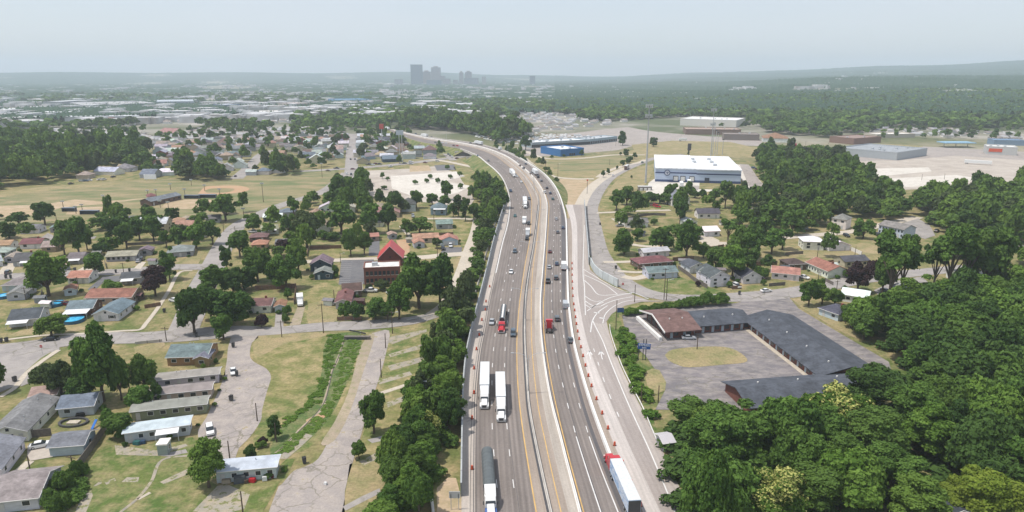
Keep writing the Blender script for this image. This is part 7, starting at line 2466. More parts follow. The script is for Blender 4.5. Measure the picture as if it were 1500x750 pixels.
last = None
y = 742.0
nd = 0
while y > 385:
    p = LP('drum', y, .12)
    gap = 7.6 if y > 560 else 6.6 if y > 440 else 9
    if last is None or (p - last).length >= gap:
        e = drum(p)
        note(e, 'orange and white drum of the row between barrier and ramp', 'traffic drum', group='orange drums lining the exit ramp')
        last = p
        nd += 1
    y -= 1.0
for x, y in ((711, 455), (706, 470), (702, 492), (698, 513), (694.5, 541), (694.5, 577), (691.5, 614), (691.5, 688), (717.5, 421), (712, 443)):
    e = drum(G(x, y) + Vector((0, 0, .13)))
    note(e, 'orange drum on the pale shoulder beside the noise wall', 'traffic drum', group='orange drums on the left shoulder')


# poles
def pole(bx_, by, tx, ty, arms=1, lamp=False, r=.16, mat='pole_wood', name='utility_pole', look=None, hmax=None):
    """foot and tip as surveyed; leans are kept only slightly"""
    p = G(bx_, by)
    # height from the tip's survey row, standing over the foot
    v = (375 - ty) / F
    hgt = H - p.length * ((SP - v * CP) / (CP + v * SP))
    hgt = max(5, min(hgt, hmax or 16))
    e = empty(name, p)
    MB().tube((0, 0, 0), (0, 0, hgt), r, r * .7, n=8).build('pole', M[mat], e)
    a = R.uniform(-.3, .3)
    for k in range(arms):
        z = hgt - .5 - k * 1.1
        L_ = 1.2
        c, s = math.cos(a), math.sin(a)
        MB().hexa([(-L_ * c - .06 * s, -L_ * s - .06 * c - .2, z), (L_ * c - .06 * s, L_ * s - .06 * c - .2, z), (L_ * c + .06, L_ * s + .1 - .2, z), (-L_ * c + .06, -L_ * s + .1 - .2, z)],
                  [(-L_ * c - .06 * s, -L_ * s - .06 * c - .2, z + .14), (L_ * c - .06 * s, L_ * s - .06 * c - .2, z + .14), (L_ * c + .06, L_ * s + .1 - .2, z + .14), (-L_ * c + .06, -L_ * s + .1 - .2, z + .14)]).build('crossarm', M['pole_wood'], e)
    if lamp:
        ar = MB().tube((0, 0, hgt - .8), (1.8, -.4, hgt - .2), .05, n=6).build('lamp_arm', M['galv'], e)
        MB().box(1.5, 2.3, -.6, -.25, hgt - .3, hgt - .12).build('lamp_head', M['galv'], ar)
    note(e, look or ('wooden utility pole with a street lamp' if lamp else 'wooden utility pole with crossarm' if arms else 'bare wooden pole'), 'pole')
    return e, hgt


PL = [(244, 500, 231, 447, 1, 0), (181.5, 401, 174, 368, 1, 0), (115, 423, 108, 404, 1, 0), (38, 439, 29, 409, 1, 1), (299, 421, 293, 388, 1, 0), (191, 579, 182, 546, 1, 1), (46, 698, 34, 658, 0, 0), (109, 697, 98, 670, 1, 0), (413, 494, 405, 450, 1, 0), (474, 488, 467, 432, 1, 0),
      (575, 489, 571, 450, 1, 1), (565, 510, 564, 489, 0, 0), (558.5, 553, 556, 518, 0, 0), (377, 617, 373, 581, 0, 0), (356, 752, 353, 729, 0, 0), (405, 648, 400, 627, 0, 0), (337, 675, 336, 658, 0, 0), (614, 597, 609, 552, 1, 1), (646, 449, 644, 418, 0, 0), (641, 380, 641, 355, 1, 1), (490, 444, 489, 414, 0, 0),
      (499, 385, 499, 370, 0, 1), (83, 324, 78, 297, 0, 0), (636, 338, 634, 312, 1, 0), (262, 445, 260, 428, 0, 0), (328, 340, 325, 318, 1, 0), (345, 345, 344, 325, 0, 0), (203, 548, 198, 518, 1, 0),
      (929.5, 443, 930, 412, 0, 0), (972.5, 439, 974, 386, 1, 0), (976, 440, 977, 400, 0, 1), (902, 484, 902, 436, 0, 0), (1198, 414, 1206, 381, 1, 0), (1225, 428, 1233, 386, 1, 0), (1197, 378, 1198, 367, 0, 0), (1330, 440, 1334, 407, 1, 0), (1226, 345, 1226, 332, 1, 0), (1238, 474, 1243, 438, 0, 1), (964, 590, 966, 570, 0, 0), (939, 590, 940, 562, 0, 0), (1045, 558, 1045, 520, 0, 0) if 0 else (1021, 512, 1020, 503, 0, 0),
      (1184, 366, 1186, 350, 0, 0), (1252, 376, 1253, 364, 0, 0), (1350, 264, 1350, 256, 0, 0), (1383, 263, 1383, 257, 0, 0), (1322, 281, 1322, 273, 0, 0), (1213, 215, 1214, 202, 1, 0), (1180, 213, 1181, 200, 1, 0), (799, 263, 799, 235, 0, 1), (817, 268, 817, 230, 0, 1), (893, 242, 893, 232, 0, 0), (931, 310, 931, 300, 0, 0), (902, 214, 902, 205, 0, 0)]
for q in PL:
    pole(*q[:4], arms=q[4], lamp=bool(q[5]))
for bx_, by, tx, ty in ((93, 305, 89, 282), (111.6, 313, 104, 287), (121, 310, 118, 288), (152, 296, 147, 268), (217, 288, 213, 270), (229, 287, 226, 271), (250, 278, 246, 260), (271, 286, 268, 265), (280.6, 272, 277, 248), (300, 280, 295, 258), (322, 286, 319, 265), (386, 296, 380, 258), (426, 253, 422, 225), (472, 260, 468, 234), (357, 316, 354, 294), (235, 304, 233, 295), (247, 306, 245, 296)):
    e, h_ = pole(bx_, by, tx, ty, arms=0, r=.2, name='light_pole', look='tall ballfield floodlight pole', hmax=22)
    MB().box(-1.2, 1.2, -.25, -.05, h_ - .9, h_).build('lamp_bank', M['galv'], e)
# power lines
b = None
for (ax, ay, at_), (cx, cy, ct) in (((244, 500, 447), (191, 579, 546)), ((413, 494, 450), (244, 500, 447)), ((413, 494, 450), (474, 488, 432)), ((474, 488, 432), (575, 489, 450)), ((972.5, 439, 386), (1198, 414, 381)), ((1198, 414, 381), (1330, 440, 407))):
    A, B = G(ax, ay), G(cx, cy)
    hs = []
    for p, ty in ((A, at_), (B, ct)):
        v = (375 - ty) / F
        hs.append(min(15.5, H - p.length * ((SP - v * CP) / (CP + v * SP)) - .4))
    n_ = 10
    pts = []
    for i in range(n_ + 1):
        f = i / n_
        p = A.lerp(B, f)
        p.z = hs[0] + (hs[1] - hs[0]) * f - 4 * f * (1 - f) * 1.3
        pts.append(p)
    b = MB()
    for p, q in zip(pts, pts[1:]):
        b.tube(p, q, .022, n=4, cap=False)
    o = b.build('power_line', M['dark_metal'], fix=False)
    note(o, 'thin sagging power line', 'cable', at=pts[5])
# median lamp posts with two arms
for y in (577, 470, 392, 338, 303, 277, 256):
    p = LP('med', y, .9)
    e = empty('street_lamp', p, heading_line('med', y, True))
    MB().tube((0, 0, 0), (0, 0, 10.5), .13, .08, n=8).build('post', M['galv'], e)
    for s in (-1, 1):
        b = MB()
        P = [(0, 0, 9.0), (s * 1.0, 0, 10.4), (s * 2.4, 0, 11.0), (s * 4.0, 0, 11.1)]
        for p0, p1 in zip(P, P[1:]):
            b.tube(p0, p1, .05, n=6)
        ar = b.build('arm', M['galv'], e)
        MB().box(s * 4.3 - .45, s * 4.3 + .45, -.15, .15, 11.0, 11.15).build('lamp_head', M['galv'], ar)
    note(e, 'twin armed lamp post on the median barrier', 'street lamp')
for x, y, hh in ((769, 269, 11), (783, 282, 11), (654, 205, 12), (744, 222, 11), (990, 260, 6)):
    p = G(x, y, hz_(y) if x < 900 else 0)
    e = empty('street_lamp', p)
    MB().tube((0, 0, 0), (0, 0, hh), .14, .08, n=8).build('post', M['galv'], e)
    MB().box(-1.6, -.1, -.15, .15, hh - .15, hh).build('lamp_head', M['galv'], e)
    note(e, 'lamp post by the curve', 'street lamp')
# masts
for x, y, ty, r, look, arr in ((945.6, 268, 152, .8, 'tall grey phone mast beside the warehouse', True), (1041, 231, 157, .55, 'slimmer phone mast behind the warehouse', True)):
    p = G(x, y)
    v = (375 - ty) / F
    hgt = H - p.length * ((SP - v * CP) / (CP + v * SP))
    e = empty('phone_mast', p)
    MB().tube((0, 0, 0), (0, 0, hgt), r, r * .45, n=14).build('mast', M['noise_wall'], e)
    for z in (hgt - 1.5, hgt - (9 if y > 250 else 16)):
        pf = MB().tube((0, 0, z - .3), (0, 0, z), 1.7, n=12).build('platform', M['dark_metal'], e)
        for k in range(9):
            a = k * 2 * PI / 9
            cx, cy = math.cos(a) * 2.5, math.sin(a) * 2.5
            MB().box(cx - .25, cx + .25, cy - .25, cy + .25, z - 1.2, z + 1.6).build('antenna', M['galv'], pf)
            if k % 3 == 0:
                MB().tube((0, 0, z - .1), (cx, cy, z), .08, n=5).build('strut', M['dark_metal'], pf)
    note(e, look, 'mast')
for x, y, hh in ((1043.5, 227, 34), (1047, 228, 27), (1050, 227, 24), (1058, 227, 17)):
    e = empty('light_pole', G(x, y))
    MB().tube((0, 0, 0), (0, 0, hh), .35, .2, n=8).build('pole', M['galv'], e)
    MB().box(-1, 1, -.3, .3, hh - 1, hh).build('lamp_head', M['dark_metal'], e)
    note(e, 'steel pole in the cluster behind the warehouse', 'pole')
e = empty('equipment_hut', G(945, 279))
MB().box(-5, 5, 0, 4, 0, 2.8).build('wall', M['trim'], e, (.25, .22, .2))
MB().box(-5.2, 5.2, -.2, 4.2, 2.8, 3.0).build('roof', M['membrane'], e, (.55, .55, .54))
for k in range(3):
    MB().box(-4 + 3 * k, -2.2 + 3 * k, -1.6, -.6, 0, 1.9).build('cabinet', M['white_barrier'], e)
note(e, 'fenced equipment hut at the foot of the tall mast', 'hut')
# signs
def sign_text(txt, size, loc, rot, mat, parent, name='lettering'):
    cu = bpy.data.curves.new(name, 'FONT')
    cu.body = txt
    cu.size = size
    cu.extrude = .02
    cu.align_x = 'CENTER'
    cu.align_y = 'CENTER'
    o = bpy.data.objects.new(name, cu)
    C.objects.link(o)
    o.data.materials.append(mat)
    o.location = loc
    o.rotation_euler = rot
    bpy.context.view_layer.update()
    me = bpy.data.meshes.new_from_object(o.evaluated_get(bpy.context.evaluated_depsgraph_get()))
    bpy.data.objects.remove(o)
    o = bpy.data.objects.new(name, me)
    C.objects.link(o)
    me.materials.clear()
    me.materials.append(mat)
    o.location = loc
    o.rotation_euler = rot
    o.parent = parent
    return o


e = empty('motel_sign', G(942.5, 527.5), -.15)
for x, z1 in ((-1.6, 5.6), (-.2, 6.8), (.6, 6.8)):
    MB().box(x - .12, x + .12, -.1, .1, 0, z1).build('post', M['dark_metal'], e)
pn = MB().box(-1.9, 1.9, -.32, -.1, 3.7, 5.4).build('panel', M['trim'], e, (.03, .09, .28))
M['sign_white'] = plain('sign_white', (.82, .84, .86), .5)
sign_text('EXPRESS', .88, (0, -.34, 4.95), (PI / 2, 0, 0), M['sign_white'], pn)
sign_text('INN', .72, (0, -.34, 4.12), (PI / 2, 0, 0), M['sign_white'], pn)
note(e, 'blue motel sign reading EXPRESS INN on dark posts', 'sign')
e = empty('blue_sign', G(908.5, 466), .1)
for x in (-.9, .9):
    MB().box(x - .06, x + .06, -.05, .05, 0, 3.6).build('post', M['dark_metal'], e)
MB().box(-1.2, 1.2, -.12, -.05, 2.2, 3.9).build('panel', M['trim'], e, (.04, .09, .2))
note(e, 'small dark blue sign at the motel hedge', 'sign')
for x, y, look in ((62.5, 519, 'red stop sign at the lower left corner'), (912, 425, 'red stop sign by the ramp junction')):
    e = empty('stop_sign', G(x, y))
    MB().tube((0, 0, 0), (0, 0, 3.0), .05, n=6).build('post', M['galv'], e)
    p_ = MB().tube((0, -.10, 2.7), (0, -.06, 2.7), .48, n=8).build('plate', M['lamp_red'], e)
    sign_text('STOP', .30, (0, -.11, 2.7), (PI / 2, 0, 0), M['sign_white'], p_)
    note(e, look, 'sign')
e = empty('highway_sign', G(666.5, 747), .0)
for x in (-.75, .75):
    MB().box(x - .07, x + .07, -.06, .06, 0, 3.7).build('post', M['galv'], e)
MB().box(-1.1, 1.1, -.06, .06, 2.7, 4.2).build('panel', M['noise_wall'], e)
note(e, 'grey backed road sign near the end of the noise wall', 'sign')
e = empty('tower_sign', G(560, 212))
MB().tube((0, 0, 0), (0, 0, 21), .5, n=8).build('post', M['galv'], e)
MB().box(-2.6, 2.6, -.6, .6, 19, 25).build('panel', M['trim'], e, (.5, .10, .08))
note(e, 'tall red sign panel where the highway vanishes', 'sign')
e = empty('tower_sign', G(588, 239))
for x in (-1.3, 1.3):
    MB().tube((x, 0, 0), (x, 0, 31), .3, n=8).build('post', M['galv'], e)
MB().box(-4, 3, -.5, .5, 27, 31.5).build('panel', M['trim'], e, (.4, .45, .5))
note(e, 'twin legged grey pylon sign above the shops', 'sign')
e = empty('sign_tower', G(1009, 230))
MB().tube((0, 0, 0), (0, 0, 14), .4, n=8).build('post', M['dark_metal'], e)
MB().box(-1.8, 1.8, -.5, .5, 7, 14).build('panel', M['dark_metal'], e)
note(e, 'dark slab sign behind the warehouse roof', 'sign')
e = empty('tower_sign', G(860, 284))
MB().tube((0, 0, 0), (0, 0, 9.5), .15, n=6).build('post', M['dark_metal'], e)
MB().tube((0, -.1, 10), (0, .1, 10), .8, n=4).build('panel', M['orange'], e)
note(e, 'orange diamond work sign at the ramp merge', 'sign')
# guard rail at the right of the ramp
def rail(px, h, look, mat='white_barrier', name='guard_rail', cat='guard rail', th=.08, bh=.32, post=4.0):
    P = smooth_path([G(*p) for p in px], 6)
    e = empty(name, P[0])
    b = MB()
    acc = 0
    posts = []
    for p, q in zip(P, P[1:]):
        t = (q - p)
        ln = t.length
        t.normalize()
        nn = Vector((-t.y, t.x, 0)) * th
        z0, z1 = Vector((0, 0, h - bh)), Vector((0, 0, h))
        o_ = P[0]
        b.hexa([p - nn + z0 - o_, q - nn + z0 - o_, q + nn + z0 - o_, p + nn + z0 - o_], [p - nn + z1 - o_, q - nn + z1 - o_, q + nn + z1 - o_, p + nn + z1 - o_])
        acc += ln
        if acc >= post:
            posts.append(q - o_)
            acc = 0
    b.build('beam' if name == 'guard_rail' else 'boards', M[mat], e)
    for q in posts[:60]:
        MB().box(q.x - .09, q.x + .09, q.y - .09, q.y + .09, 0, h + .02).build('post', M['galv'] if name == 'guard_rail' else M['wood_fence'], e)
    note(e, look, cat, at=P[len(P) // 2])
    return e


rail([(893, 478), (895, 493), (909, 534), (926, 570), (941, 599), (954, 630), (966, 658)], .85, 'pale guard rail between the ramp and the weedy verge')
rail([(636, 772), (634, 752), (631, 730), (628, 712)], 2.2, 'pale pipe topped barrier end left of the noise wall', 'concrete', 'short_wall', 'wall', .25, 2.2, 900)
rail([(512, 487), (524, 489), (536, 492)], 1.0, 'dark railing of the creek culvert', 'dark_metal', bh=.5)
rail([(596, 471), (618, 467), (638, 462)], .8, 'guard rail along the street end', 'galv', bh=.3)
rail([(157, 627), (142, 650), (122, 678), (107, 697)], 2.1, 'tall grey board fence behind the blue garage', 'wood_fence', 'board_fence', 'fence', .06, 2.05, 2.6)
rail([(41, 641), (58, 640), (76, 638)], 2.0, 'dark board fence above the parked white car', 'wood_fence', 'board_fence', 'fence', .06, 1.95, 2.6)
rail([(374, 425), (405, 424), (434, 422)], 2.0, 'brown board fence under the dark trees', 'brown_fence', 'board_fence', 'fence', .06, 1.95, 2.6)
rail([(434, 424), (431, 446)], 2.0, 'brown board fence beside the box truck', 'brown_fence', 'board_fence', 'fence', .06, 1.95, 2.6)
rail([(985, 383), (1000, 382), (1016, 381)], 2.0, 'brown board fence behind the pale blue bungalow', 'brown_fence', 'board_fence', 'fence', .06, 1.95, 3)
rail([(993, 394), (1006, 403), (1020, 414), (1036, 423)], 1.8, 'grey board fence left of the two storey house', 'wood_fence', 'board_fence', 'fence', .06, 1.75, 3)
rail([(1100, 390), (1120, 389), (1138, 388)], 2.0, 'reddish board fence behind the salmon roof', 'brown_fence', 'board_fence', 'fence', .06, 1.95, 3)
rail([(1246, 367), (1262, 374)], 1.8, 'white board fence beside the white garage', 'white_barrier', 'board_fence', 'fence', .06, 1.75, 3)
rail([(158, 323), (200, 323), (218, 321)], 1.6, 'dark fence at the back of the ballfields', 'brown_fence', 'board_fence', 'fence', .06, 1.5, 4)
rail([(454, 365), (500, 364)], 1.8, 'brown board fence behind the small lawn', 'brown_fence', 'board_fence', 'fence', .06, 1.75, 3)
rail([(918, 322), (950, 316), (975, 316)], 1.6, 'dark board fence above the long shed house', 'wood_fence', 'board_fence', 'fence', .06, 1.5, 3)
rail([(198, 505), (216, 503), (238, 501)], 1.0, 'low pale fence by the street corner', 'concrete', 'low_fence', 'fence', .05, .9, 3)
for i, (q0, q1) in enumerate((((60, 447), (95, 446)), ((92, 462), (84, 478)), ((196, 450), (206, 436)), ((140, 425), (126, 436)), ((60, 440), (62, 428)), ((212, 452), (236, 448)), ((156, 394), (154, 386)), ((230, 386), (246, 384)), ((186, 360), (240, 357)), ((95, 350), (120, 349)), ((330, 470), (360, 467)), ((494, 470), (530, 469)),
                              ((1126, 420), (1150, 418)), ((1072, 424), (1086, 423)), ((1150, 374), (1176, 372)), ((1212, 386), (1236, 384)), ((1208, 412), (1220, 418)), ((1040, 366), (1060, 362)), ((985, 340), (1003, 338)), ((640, 345), (664, 344)), ((306, 560), (326, 556)), ((452, 365), (450, 376)))):
    rail([q0, ((q0[0] + q1[0]) / 2, (q0[1] + q1[1]) / 2), q1], 1.5, ['grey board yard fence', 'brown board yard fence'][i % 2], ['wood_fence', 'brown_fence'][i % 2], 'board_fence', 'fence', .05, 1.45, 2.8)
for x, y, wc_, rc_ in ((66, 452, 'white', 'white'), (58, 444, 'grey', 'grey'), (200, 440, 'brown', 'brown'), (142, 376, 'beige', 'grey'), (222, 388, 'white', 'grey'), (92, 396, 'grey', 'tan'), (118, 600, 'grey', 'silver'), (62, 560, 'beige', 'brown'), (336, 446, 'brown', 'dark grey'), (480, 448, 'white', 'grey'), (526, 448, 'maroon', 'dark brown'), (600, 356, 'grey', 'tan'),
                     (1000, 388, 'grey', 'grey'), (1056, 402, 'white', 'grey'), (1150, 398, 'grey', 'dark grey'), (1220, 394, 'white', 'silver'), (1290, 398, 'beige', 'grey'), (940, 346, 'grey', 'dark grey'), (1012, 356, 'white', 'grey'), (1060, 330, 'white', 'grey')):
    Hs(0, 0, 0, 0, 2.6, 2.1, ridge='x', wall=wc_, roof=rc_, world=(G(x, y).x, G(x, y).y, 3.4, R.uniform(-.2, .2)), wins=0, door=True, name='shed', cat='shed', look=wc_ + ' backyard shed', detail=1)
# second stretch of noise wall beside the frontage street
P = [G(*p) for p in ((865, 388), (870, 398), (878, 406), (890, 413), (905, 421))]
P = smooth_path(P, 5)
b = MB()
b.uv = []
acc = 0
for i, p in enumerate(P):
    t = (P[min(i + 1, len(P) - 1)] - P[max(i - 1, 0)]).normalized()
    nn = Vector((-t.y, t.x, 0)) * .2
    if i:
        acc += (p - P[i - 1]).length
    for s, z in ((-1, 0), (-1, 3.5), (1, 3.5), (1, 0)):
        b.v.append(tuple(p + nn * s + Vector((0, 0, z))))
        b.uv.append((acc, z))
    if i:
        q = 4 * i - 4
        for j in range(4):
            b.f.append((q + j, q + (j + 1) % 4, q + 4 + (j + 1) % 4, q + 4 + j))
M['pale_panels'] = M['panel_wall'].copy()
for nd_ in M['pale_panels'].node_tree.nodes:
    if nd_.type == 'TEX_BRICK':
        nd_.inputs['Color1'].default_value = (.50, .54, .54, 1)
        nd_.inputs['Color2'].default_value = (.56, .59, .58, 1)
        nd_.inputs['Row Height'].default_value = 9
o = b.build('noise_wall', M['pale_panels'])
note(o, 'pale greenish panel wall curving to the ramp junction', 'wall', at=P[8])
# creek, pools and small things
strip('creek_water', [(504, 497), (500, 512), (494, 528), (486, 545), (483, 560), (477, 580), (472, 598), (458, 612), (440, 628), (425, 645), (412, 658), (398, 668)], [.7, .5, .9, .6, .5, .6, .9, .6, .5, .6, .7, .6], M['gravel'], .085, 'pale stony bed of the narrow creek', 'creek')
strip('creek_water', [(505, 496), (498, 518), (487, 545), (483, 562), (475, 590), (455, 615), (432, 638), (408, 661)], .3, M['creek'], .10, 'thread of dark water in the creek bed', 'creek')
cv = empty('culvert', G(523, 498))
MB().box(-4.2, 4.2, 0, 1.2, -.2, 1.1).build('headwall', M['wood_fence'], cv)
MB().box(-3.4, 3.4, -.06, 0, 0, .9).build('opening', M['dark_metal'], cv)
note(cv, 'concrete culvert where the creek passes under the street', 'culvert')
for x, y, r, look in ((109, 471, 3.2, 'round above ground pool beside the leafy yard tree'), (83, 447, 2.6, 'blue pool beneath the big yard tree'), (6, 436, 2.6, 'blue pool at the left edge')):
    e = empty('swimming_pool', G(x, y), R.uniform(0, 3))
    b = MB()
    n_ = 24
    for k in range(n_):
        a0, a1 = 2 * PI * k / n_, 2 * PI * (k + 1) / n_
        q = [(math.cos(a) * rr_ * 1.15, math.sin(a) * rr_) for a, rr_ in ((a0, r), (a1, r), (a1, r - .15), (a0, r - .15))]
        b.hexa([(*p, 0) for p in q], [(*p, 1.2) for p in q])
    b.build('pool_wall', M['trim'], e, (.04, .12, .2))
    b = MB()
    b.poly([(math.cos(2 * PI * k / n_) * (r - .16) * 1.15, math.sin(2 * PI * k / n_) * (r - .16), 1.02) for k in range(n_)])
    b.build('pool_water', M['pool_water'], e)
    note(e, look, 'pool')
bin0 = None
for x, y in ((342, 509), (339, 587), (347, 551), (446, 679), (10, 501), (2, 502), (22, 559), (241, 458), (16, 408), (9, 408), (170, 400), (190, 398), (288, 494), (879, 330), (902, 394), (1083, 432), (1298, 414), (1305, 411), (110, 397)):
    e = empty('trash_bin', G(x, y) + Vector((0, 0, .12)), R.uniform(-.6, .6))
    e.scale = (1.35, 1.35, 1.35)
    if bin0 is None:
        bin0 = [loft(MB(), [(-.33, .24, .3, .08, 1.0), (.33, .24, .3, .08, 1.0)]).build('bin_body', M['dark_metal'], e), MB().box(-.32, .32, -.37, .4, 1.0, 1.07).build('lid', M['rubber'], e)]
    else:
        for s in bin0:
            c = s.copy()
            C.objects.link(c)
            c.parent = e
    note(e, 'black wheeled trash bin', 'trash bin')
# concession building and dugouts at the ballfields
Hs(222, 302, 266, 292, 9, 3.0, wall='brown', roof='blue grey', name='clubhouse', cat='clubhouse', look='long brown ballfield clubhouse with grey roof', detail=1, wins=6)
Hs(217, 297, 229, 296, 8, 4.2, kind='hip', wall='white', roof='maroon', name='clubhouse', cat='clubhouse', look='small pavilion with dark red roof at the clubhouse end', detail=1)
for x, y, w in ((101, 310, 8), (131, 314, 11), (281, 291, 10), (303.5, 290, 12)):
    e = empty('dugout', G(x, y))
    MB().box(-w / 2, w / 2, 1.8, 2.0, 0, 2.3).build('back_wall', M['trim'], e, (.10, .12, .15))
    MB().box(-w / 2 - .2, w / 2 + .2, -.8, 2.2, 2.3, 2.45).build('roof', M['trim'], e, (.14, .17, .21))
    for s in (-1, 1):
        MB().box(s * w / 2 - .08, s * w / 2 + .08, -.6, 1.8, 0, 2.3).build('side_wall', M['trim'], e, (.10, .12, .15))
    note(e, 'dark ballfield dugout', 'dugout')
e = empty('scoreboard', G(220.5, 264.5))
MB().box(-5, 5, -.2, .2, 1.2, 5).build('panel', M['sign_white'], e)
for s in (-1, 1):
    MB().box(s * 3 - .15, s * 3 + .15, -.1, .1, 0, 1.2).build('post', M['galv'], e)
note(e, 'white scoreboard beyond the outfield', 'scoreboard')
# round planter, slide, porch clutter
e = empty('planter', G(108, 620))
b = MB()
for k in range(20):
    a0, a1 = 2 * PI * k / 20, 2 * PI * (k + 1) / 20
    q = [(math.cos(a) * rr_ * 1.5, math.sin(a) * rr_) for a, rr_ in ((a0, 2.4), (a1, 2.4), (a1, 2.0), (a0, 2.0))]
    b.hexa([(*p, 0) for p in q], [(*p, .5) for p in q])
b.build('rim', M['dark_metal'], e)
MB().box(-1.4, 1.4, -.8, .8, .02, .45).build('soil_bed', M['walk'], e)
note(e, 'oval garden planter with dark rim', 'planter')
e = empty('slide', G(139, 626))
MB().hexa([(-.3, -1.2, .1), (.3, -1.2, .1), (.3, 1.0, 1.5), (-.3, 1.0, 1.5)], [(-.3, -1.2, .25), (.3, -1.2, .25), (.3, 1.0, 1.65), (-.3, 1.0, 1.65)]).build('chute', M['trim'], e, (.02, .15, .5))
for s in (-1, 1):
    MB().tube((s * .35, 1.6, 0), (s * .35, 1.0, 1.9), .05, n=6).build('ladder_rail', M['galv'], e)
note(e, 'blue garden slide against the board fence', 'slide')
for x, y, w, h_, cn, look in ((370, 706, 1.3, .8, 'red', 'red heap of household clutter'), (352, 706, 2.4, 1.5, 'grey', 'grey storage box'), (388, 704, 1.0, .9, 'white', 'white bag of clutter'), (361, 708, .8, .7, 'brown', 'brown carton'), (201, 651, 1.6, .8, 'teal', 'teal plastic tub'), (209, 650, 1.3, .7, 'blue', 'blue plastic tub'), (332, 707, 1.8, .9, 'tan', 'tan crate'), (477, 710, .7, .5, 'white', 'white plastic bag on the old lane'), (399, 700, .8, .9, 'dark red', 'dark red bundle'), (118, 610, 2, .8, 'black', 'black covered trailer')):
    e = empty('storage_box', G(x, y) + Vector((0, 0, .1)), R.uniform(-.5, .5))
    loft(MB(), [(-w / 3, w / 2, w / 2.3, 0, h_ * .9), (0, w / 2, w / 2.1, 0, h_), (w / 3, w / 2, w / 2.4, 0, h_ * .85)]).build('box', M['trim'], e, COL[cn])
    MB().box(-w / 2.2, w / 2.2, -w / 3.2, w / 3.2, h_ * .98, h_ * 1.03).build('lid', M['trim'], e, tuple(c * .8 for c in COL[cn]))
    note(e, look, 'box')

# ================================================================== labels: every thing gets words that single it out
LMK = [('the red roofed church', 572, 390), ('the brick school', 560, 418), ('the tan brick house', 280, 536), ('the lowest mobile home', 362, 704), ('the stained mobile home', 231, 643), ('the round pool', 109, 471), ('the creek culvert', 523, 498), ('the noise wall end', 676, 728), ('the dark striped lot', 520, 398),
       ('the clubhouse', 245, 295), ('the reddish infield', 335, 278), ('the twin orange roofs', 640, 358), ('the two storey blue house', 642, 315), ('the white metal roof', 400, 325), ('the purple tree', 228, 430), ('the green grey roof', 265, 376), ('the long white house', 20, 645), ('the blue garage', 98, 667), ('the circular planter', 108, 620),
       ('the cleared slab lot', 620, 270), ('the overpass', 688, 226), ('the blue store', 838, 228), ('the store row', 830, 214), ('the tall mast', 946, 268), ('the warehouse', 1020, 262), ('the motel office', 985, 480), ('the motel court', 1035, 520), ('the motel back lane', 1215, 490), ('the motel sign', 942, 527), ('the ramp hatching', 880, 435),
       ('the pale blue bungalow', 970, 408), ('the maroon roofed house', 960, 392), ('the corner lawn', 1000, 420), ('the salmon roof', 1150, 408), ('the long white rust roofed house', 1196, 400), ('the white hipped roof', 1190, 366), ('the two storey apartments', 1303, 345), ('the cleared pale lot', 1380, 250), ('the grey store', 1335, 228),
       ('the orange sign store', 1466, 226), ('the fuel canopy', 1402, 212), ('the brown shops', 1045, 197), ('the pink roof', 1146, 220), ('the lone street tree', 1264, 349), ('the right edge woods', 1490, 560), ('the guard rail end', 967, 658), ('the tall open trees', 1380, 430), ('the ranch street', 150, 398), ('the straight downtown street', 515, 225), ('the left edge woods', 60, 240),
       ('the lower left corner', 62, 540), ('the queued lane', 650, 222), ('the white truck pair', 722, 590), ('the red tank truck', 736, 473), ('the red tractor', 805, 488), ('the highway bend', 780, 270), ('the far highway end', 590, 195), ('the middle of the highway', 790, 380), ('the ballfield scoreboard', 220, 264), ('the box truck drive', 440, 450), ('the middle noise wall', 700, 430), ('the upper noise wall', 735, 320), ('the lower tree belt', 620, 640)]
LW = [(nm, G(x, y)) for nm, x, y in LMK]
ORD = ['first', 'second', 'third', 'fourth', 'fifth', 'sixth', 'seventh', 'eighth', 'ninth', 'tenth', 'eleventh', 'twelfth', 'thirteenth', 'fourteenth', 'fifteenth', 'sixteenth', 'seventeenth', 'eighteenth', 'nineteenth', 'twentieth']


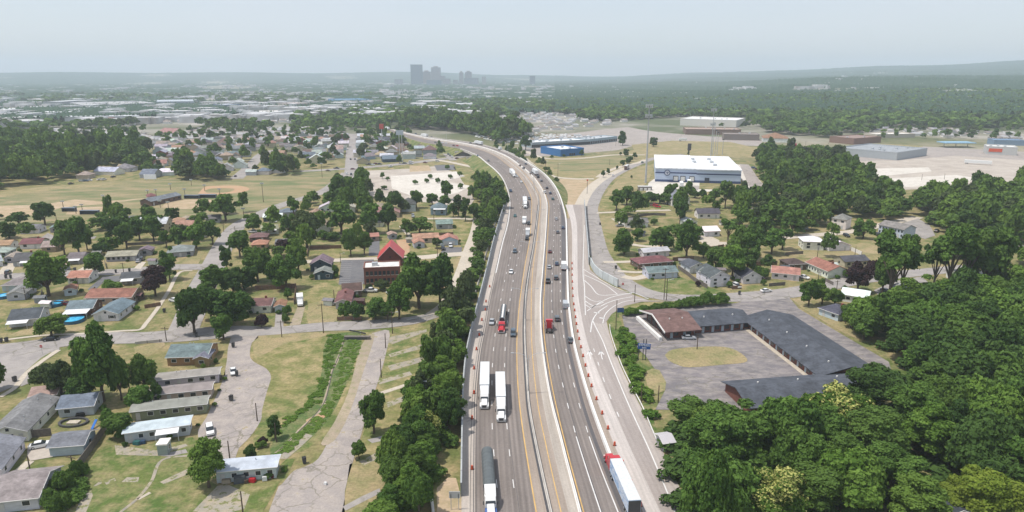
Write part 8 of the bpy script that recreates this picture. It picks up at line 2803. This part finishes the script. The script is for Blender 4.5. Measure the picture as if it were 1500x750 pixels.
def ordinal(k):
    if k < 20:
        return ORD[k]
    t = ['', '', 'twenty', 'thirty', 'forty', 'fifty', 'sixty', 'seventy', 'eighty', 'ninety'][(k + 1) // 10 % 10]
    u = (k + 1) % 10
    pre = 'hundred ' if k >= 99 else ''
    if k + 1 >= 100 and (k + 1) % 100 == 0:
        return 'hundredth'
    if k + 1 > 100:
        return 'hundred and ' + ordinal(k - 100)
    return t[:-1] + 'ieth' if u == 0 else t + ' ' + ORD[u - 1]


buckets = {}
for o, look, cat, px in LIT:
    buckets.setdefault(look, []).append((o, cat, px))
for look, lst in buckets.items():
    if len(lst) == 1:
        o, cat, px = lst[0]
        o['label'] = look if len(look.split()) >= 4 else look + ' seen from above'
        if len(look.split()) < 4:
            P = o.location
            nm = min(LW, key=lambda q: (q[1] - Vector((P.x, P.y, 0))).length)[0]
            o['label'] = '%s nearest %s' % (look, nm)
        continue
    sub = {}
    for o, cat, px in lst:
        P = Vector((o.location.x, o.location.y, 0))
        if o.get('nolandmark') or cat in ('traffic drum',) or 'motel hedge' in look:
            rel = ''
        else:
            nm, q = min(LW, key=lambda q: (q[1] - P).length / max(60, P.length))
            d = P - q
            qx, qy = PX(q)
            dx, dy = px[0] - qx, px[1] - qy
            if abs(dx) > abs(dy) * 2:
                rel = ('right of ' if dx > 0 else 'left of ') + nm
            else:
                rel = ('below ' if dy > 0 else 'beyond ') + nm
        sub.setdefault(rel, []).append((px, o))
    for rel, it in sub.items():
        base = (look + ' ' + rel).strip()
        it.sort(key=lambda q: q[0][0])
        if len(it) > 1 and it and (it[0][1].get('category') == 'traffic drum'):
            it.sort(key=lambda q: -q[0][1])
        for k, (px, o) in enumerate(it):
            if len(it) == 1:
                o['label'] = base if rel else base
            elif o.get('category') == 'traffic drum':
                o['label'] = base + ', ' + ordinal(k) + ' from the bottom'
            else:
                o['label'] = base + ', ' + (ordinal(k) + ' from left' if k else 'leftmost')
            w = o['label'].split()
            if len(w) > 16:
                o['label'] = o['label'].replace(' grey ', ' ', 1).replace('the far ', 'far ').replace(' the ', ' ', 1)
            if len(w) < 4:
                o['label'] = o['label'] + ' in the distance'
for o in C.objects:
    for k in ('wallc', 'roofc', 'roofkind', 'zone', 'used', 'nolandmark'):
        if k in o:
            del o[k]
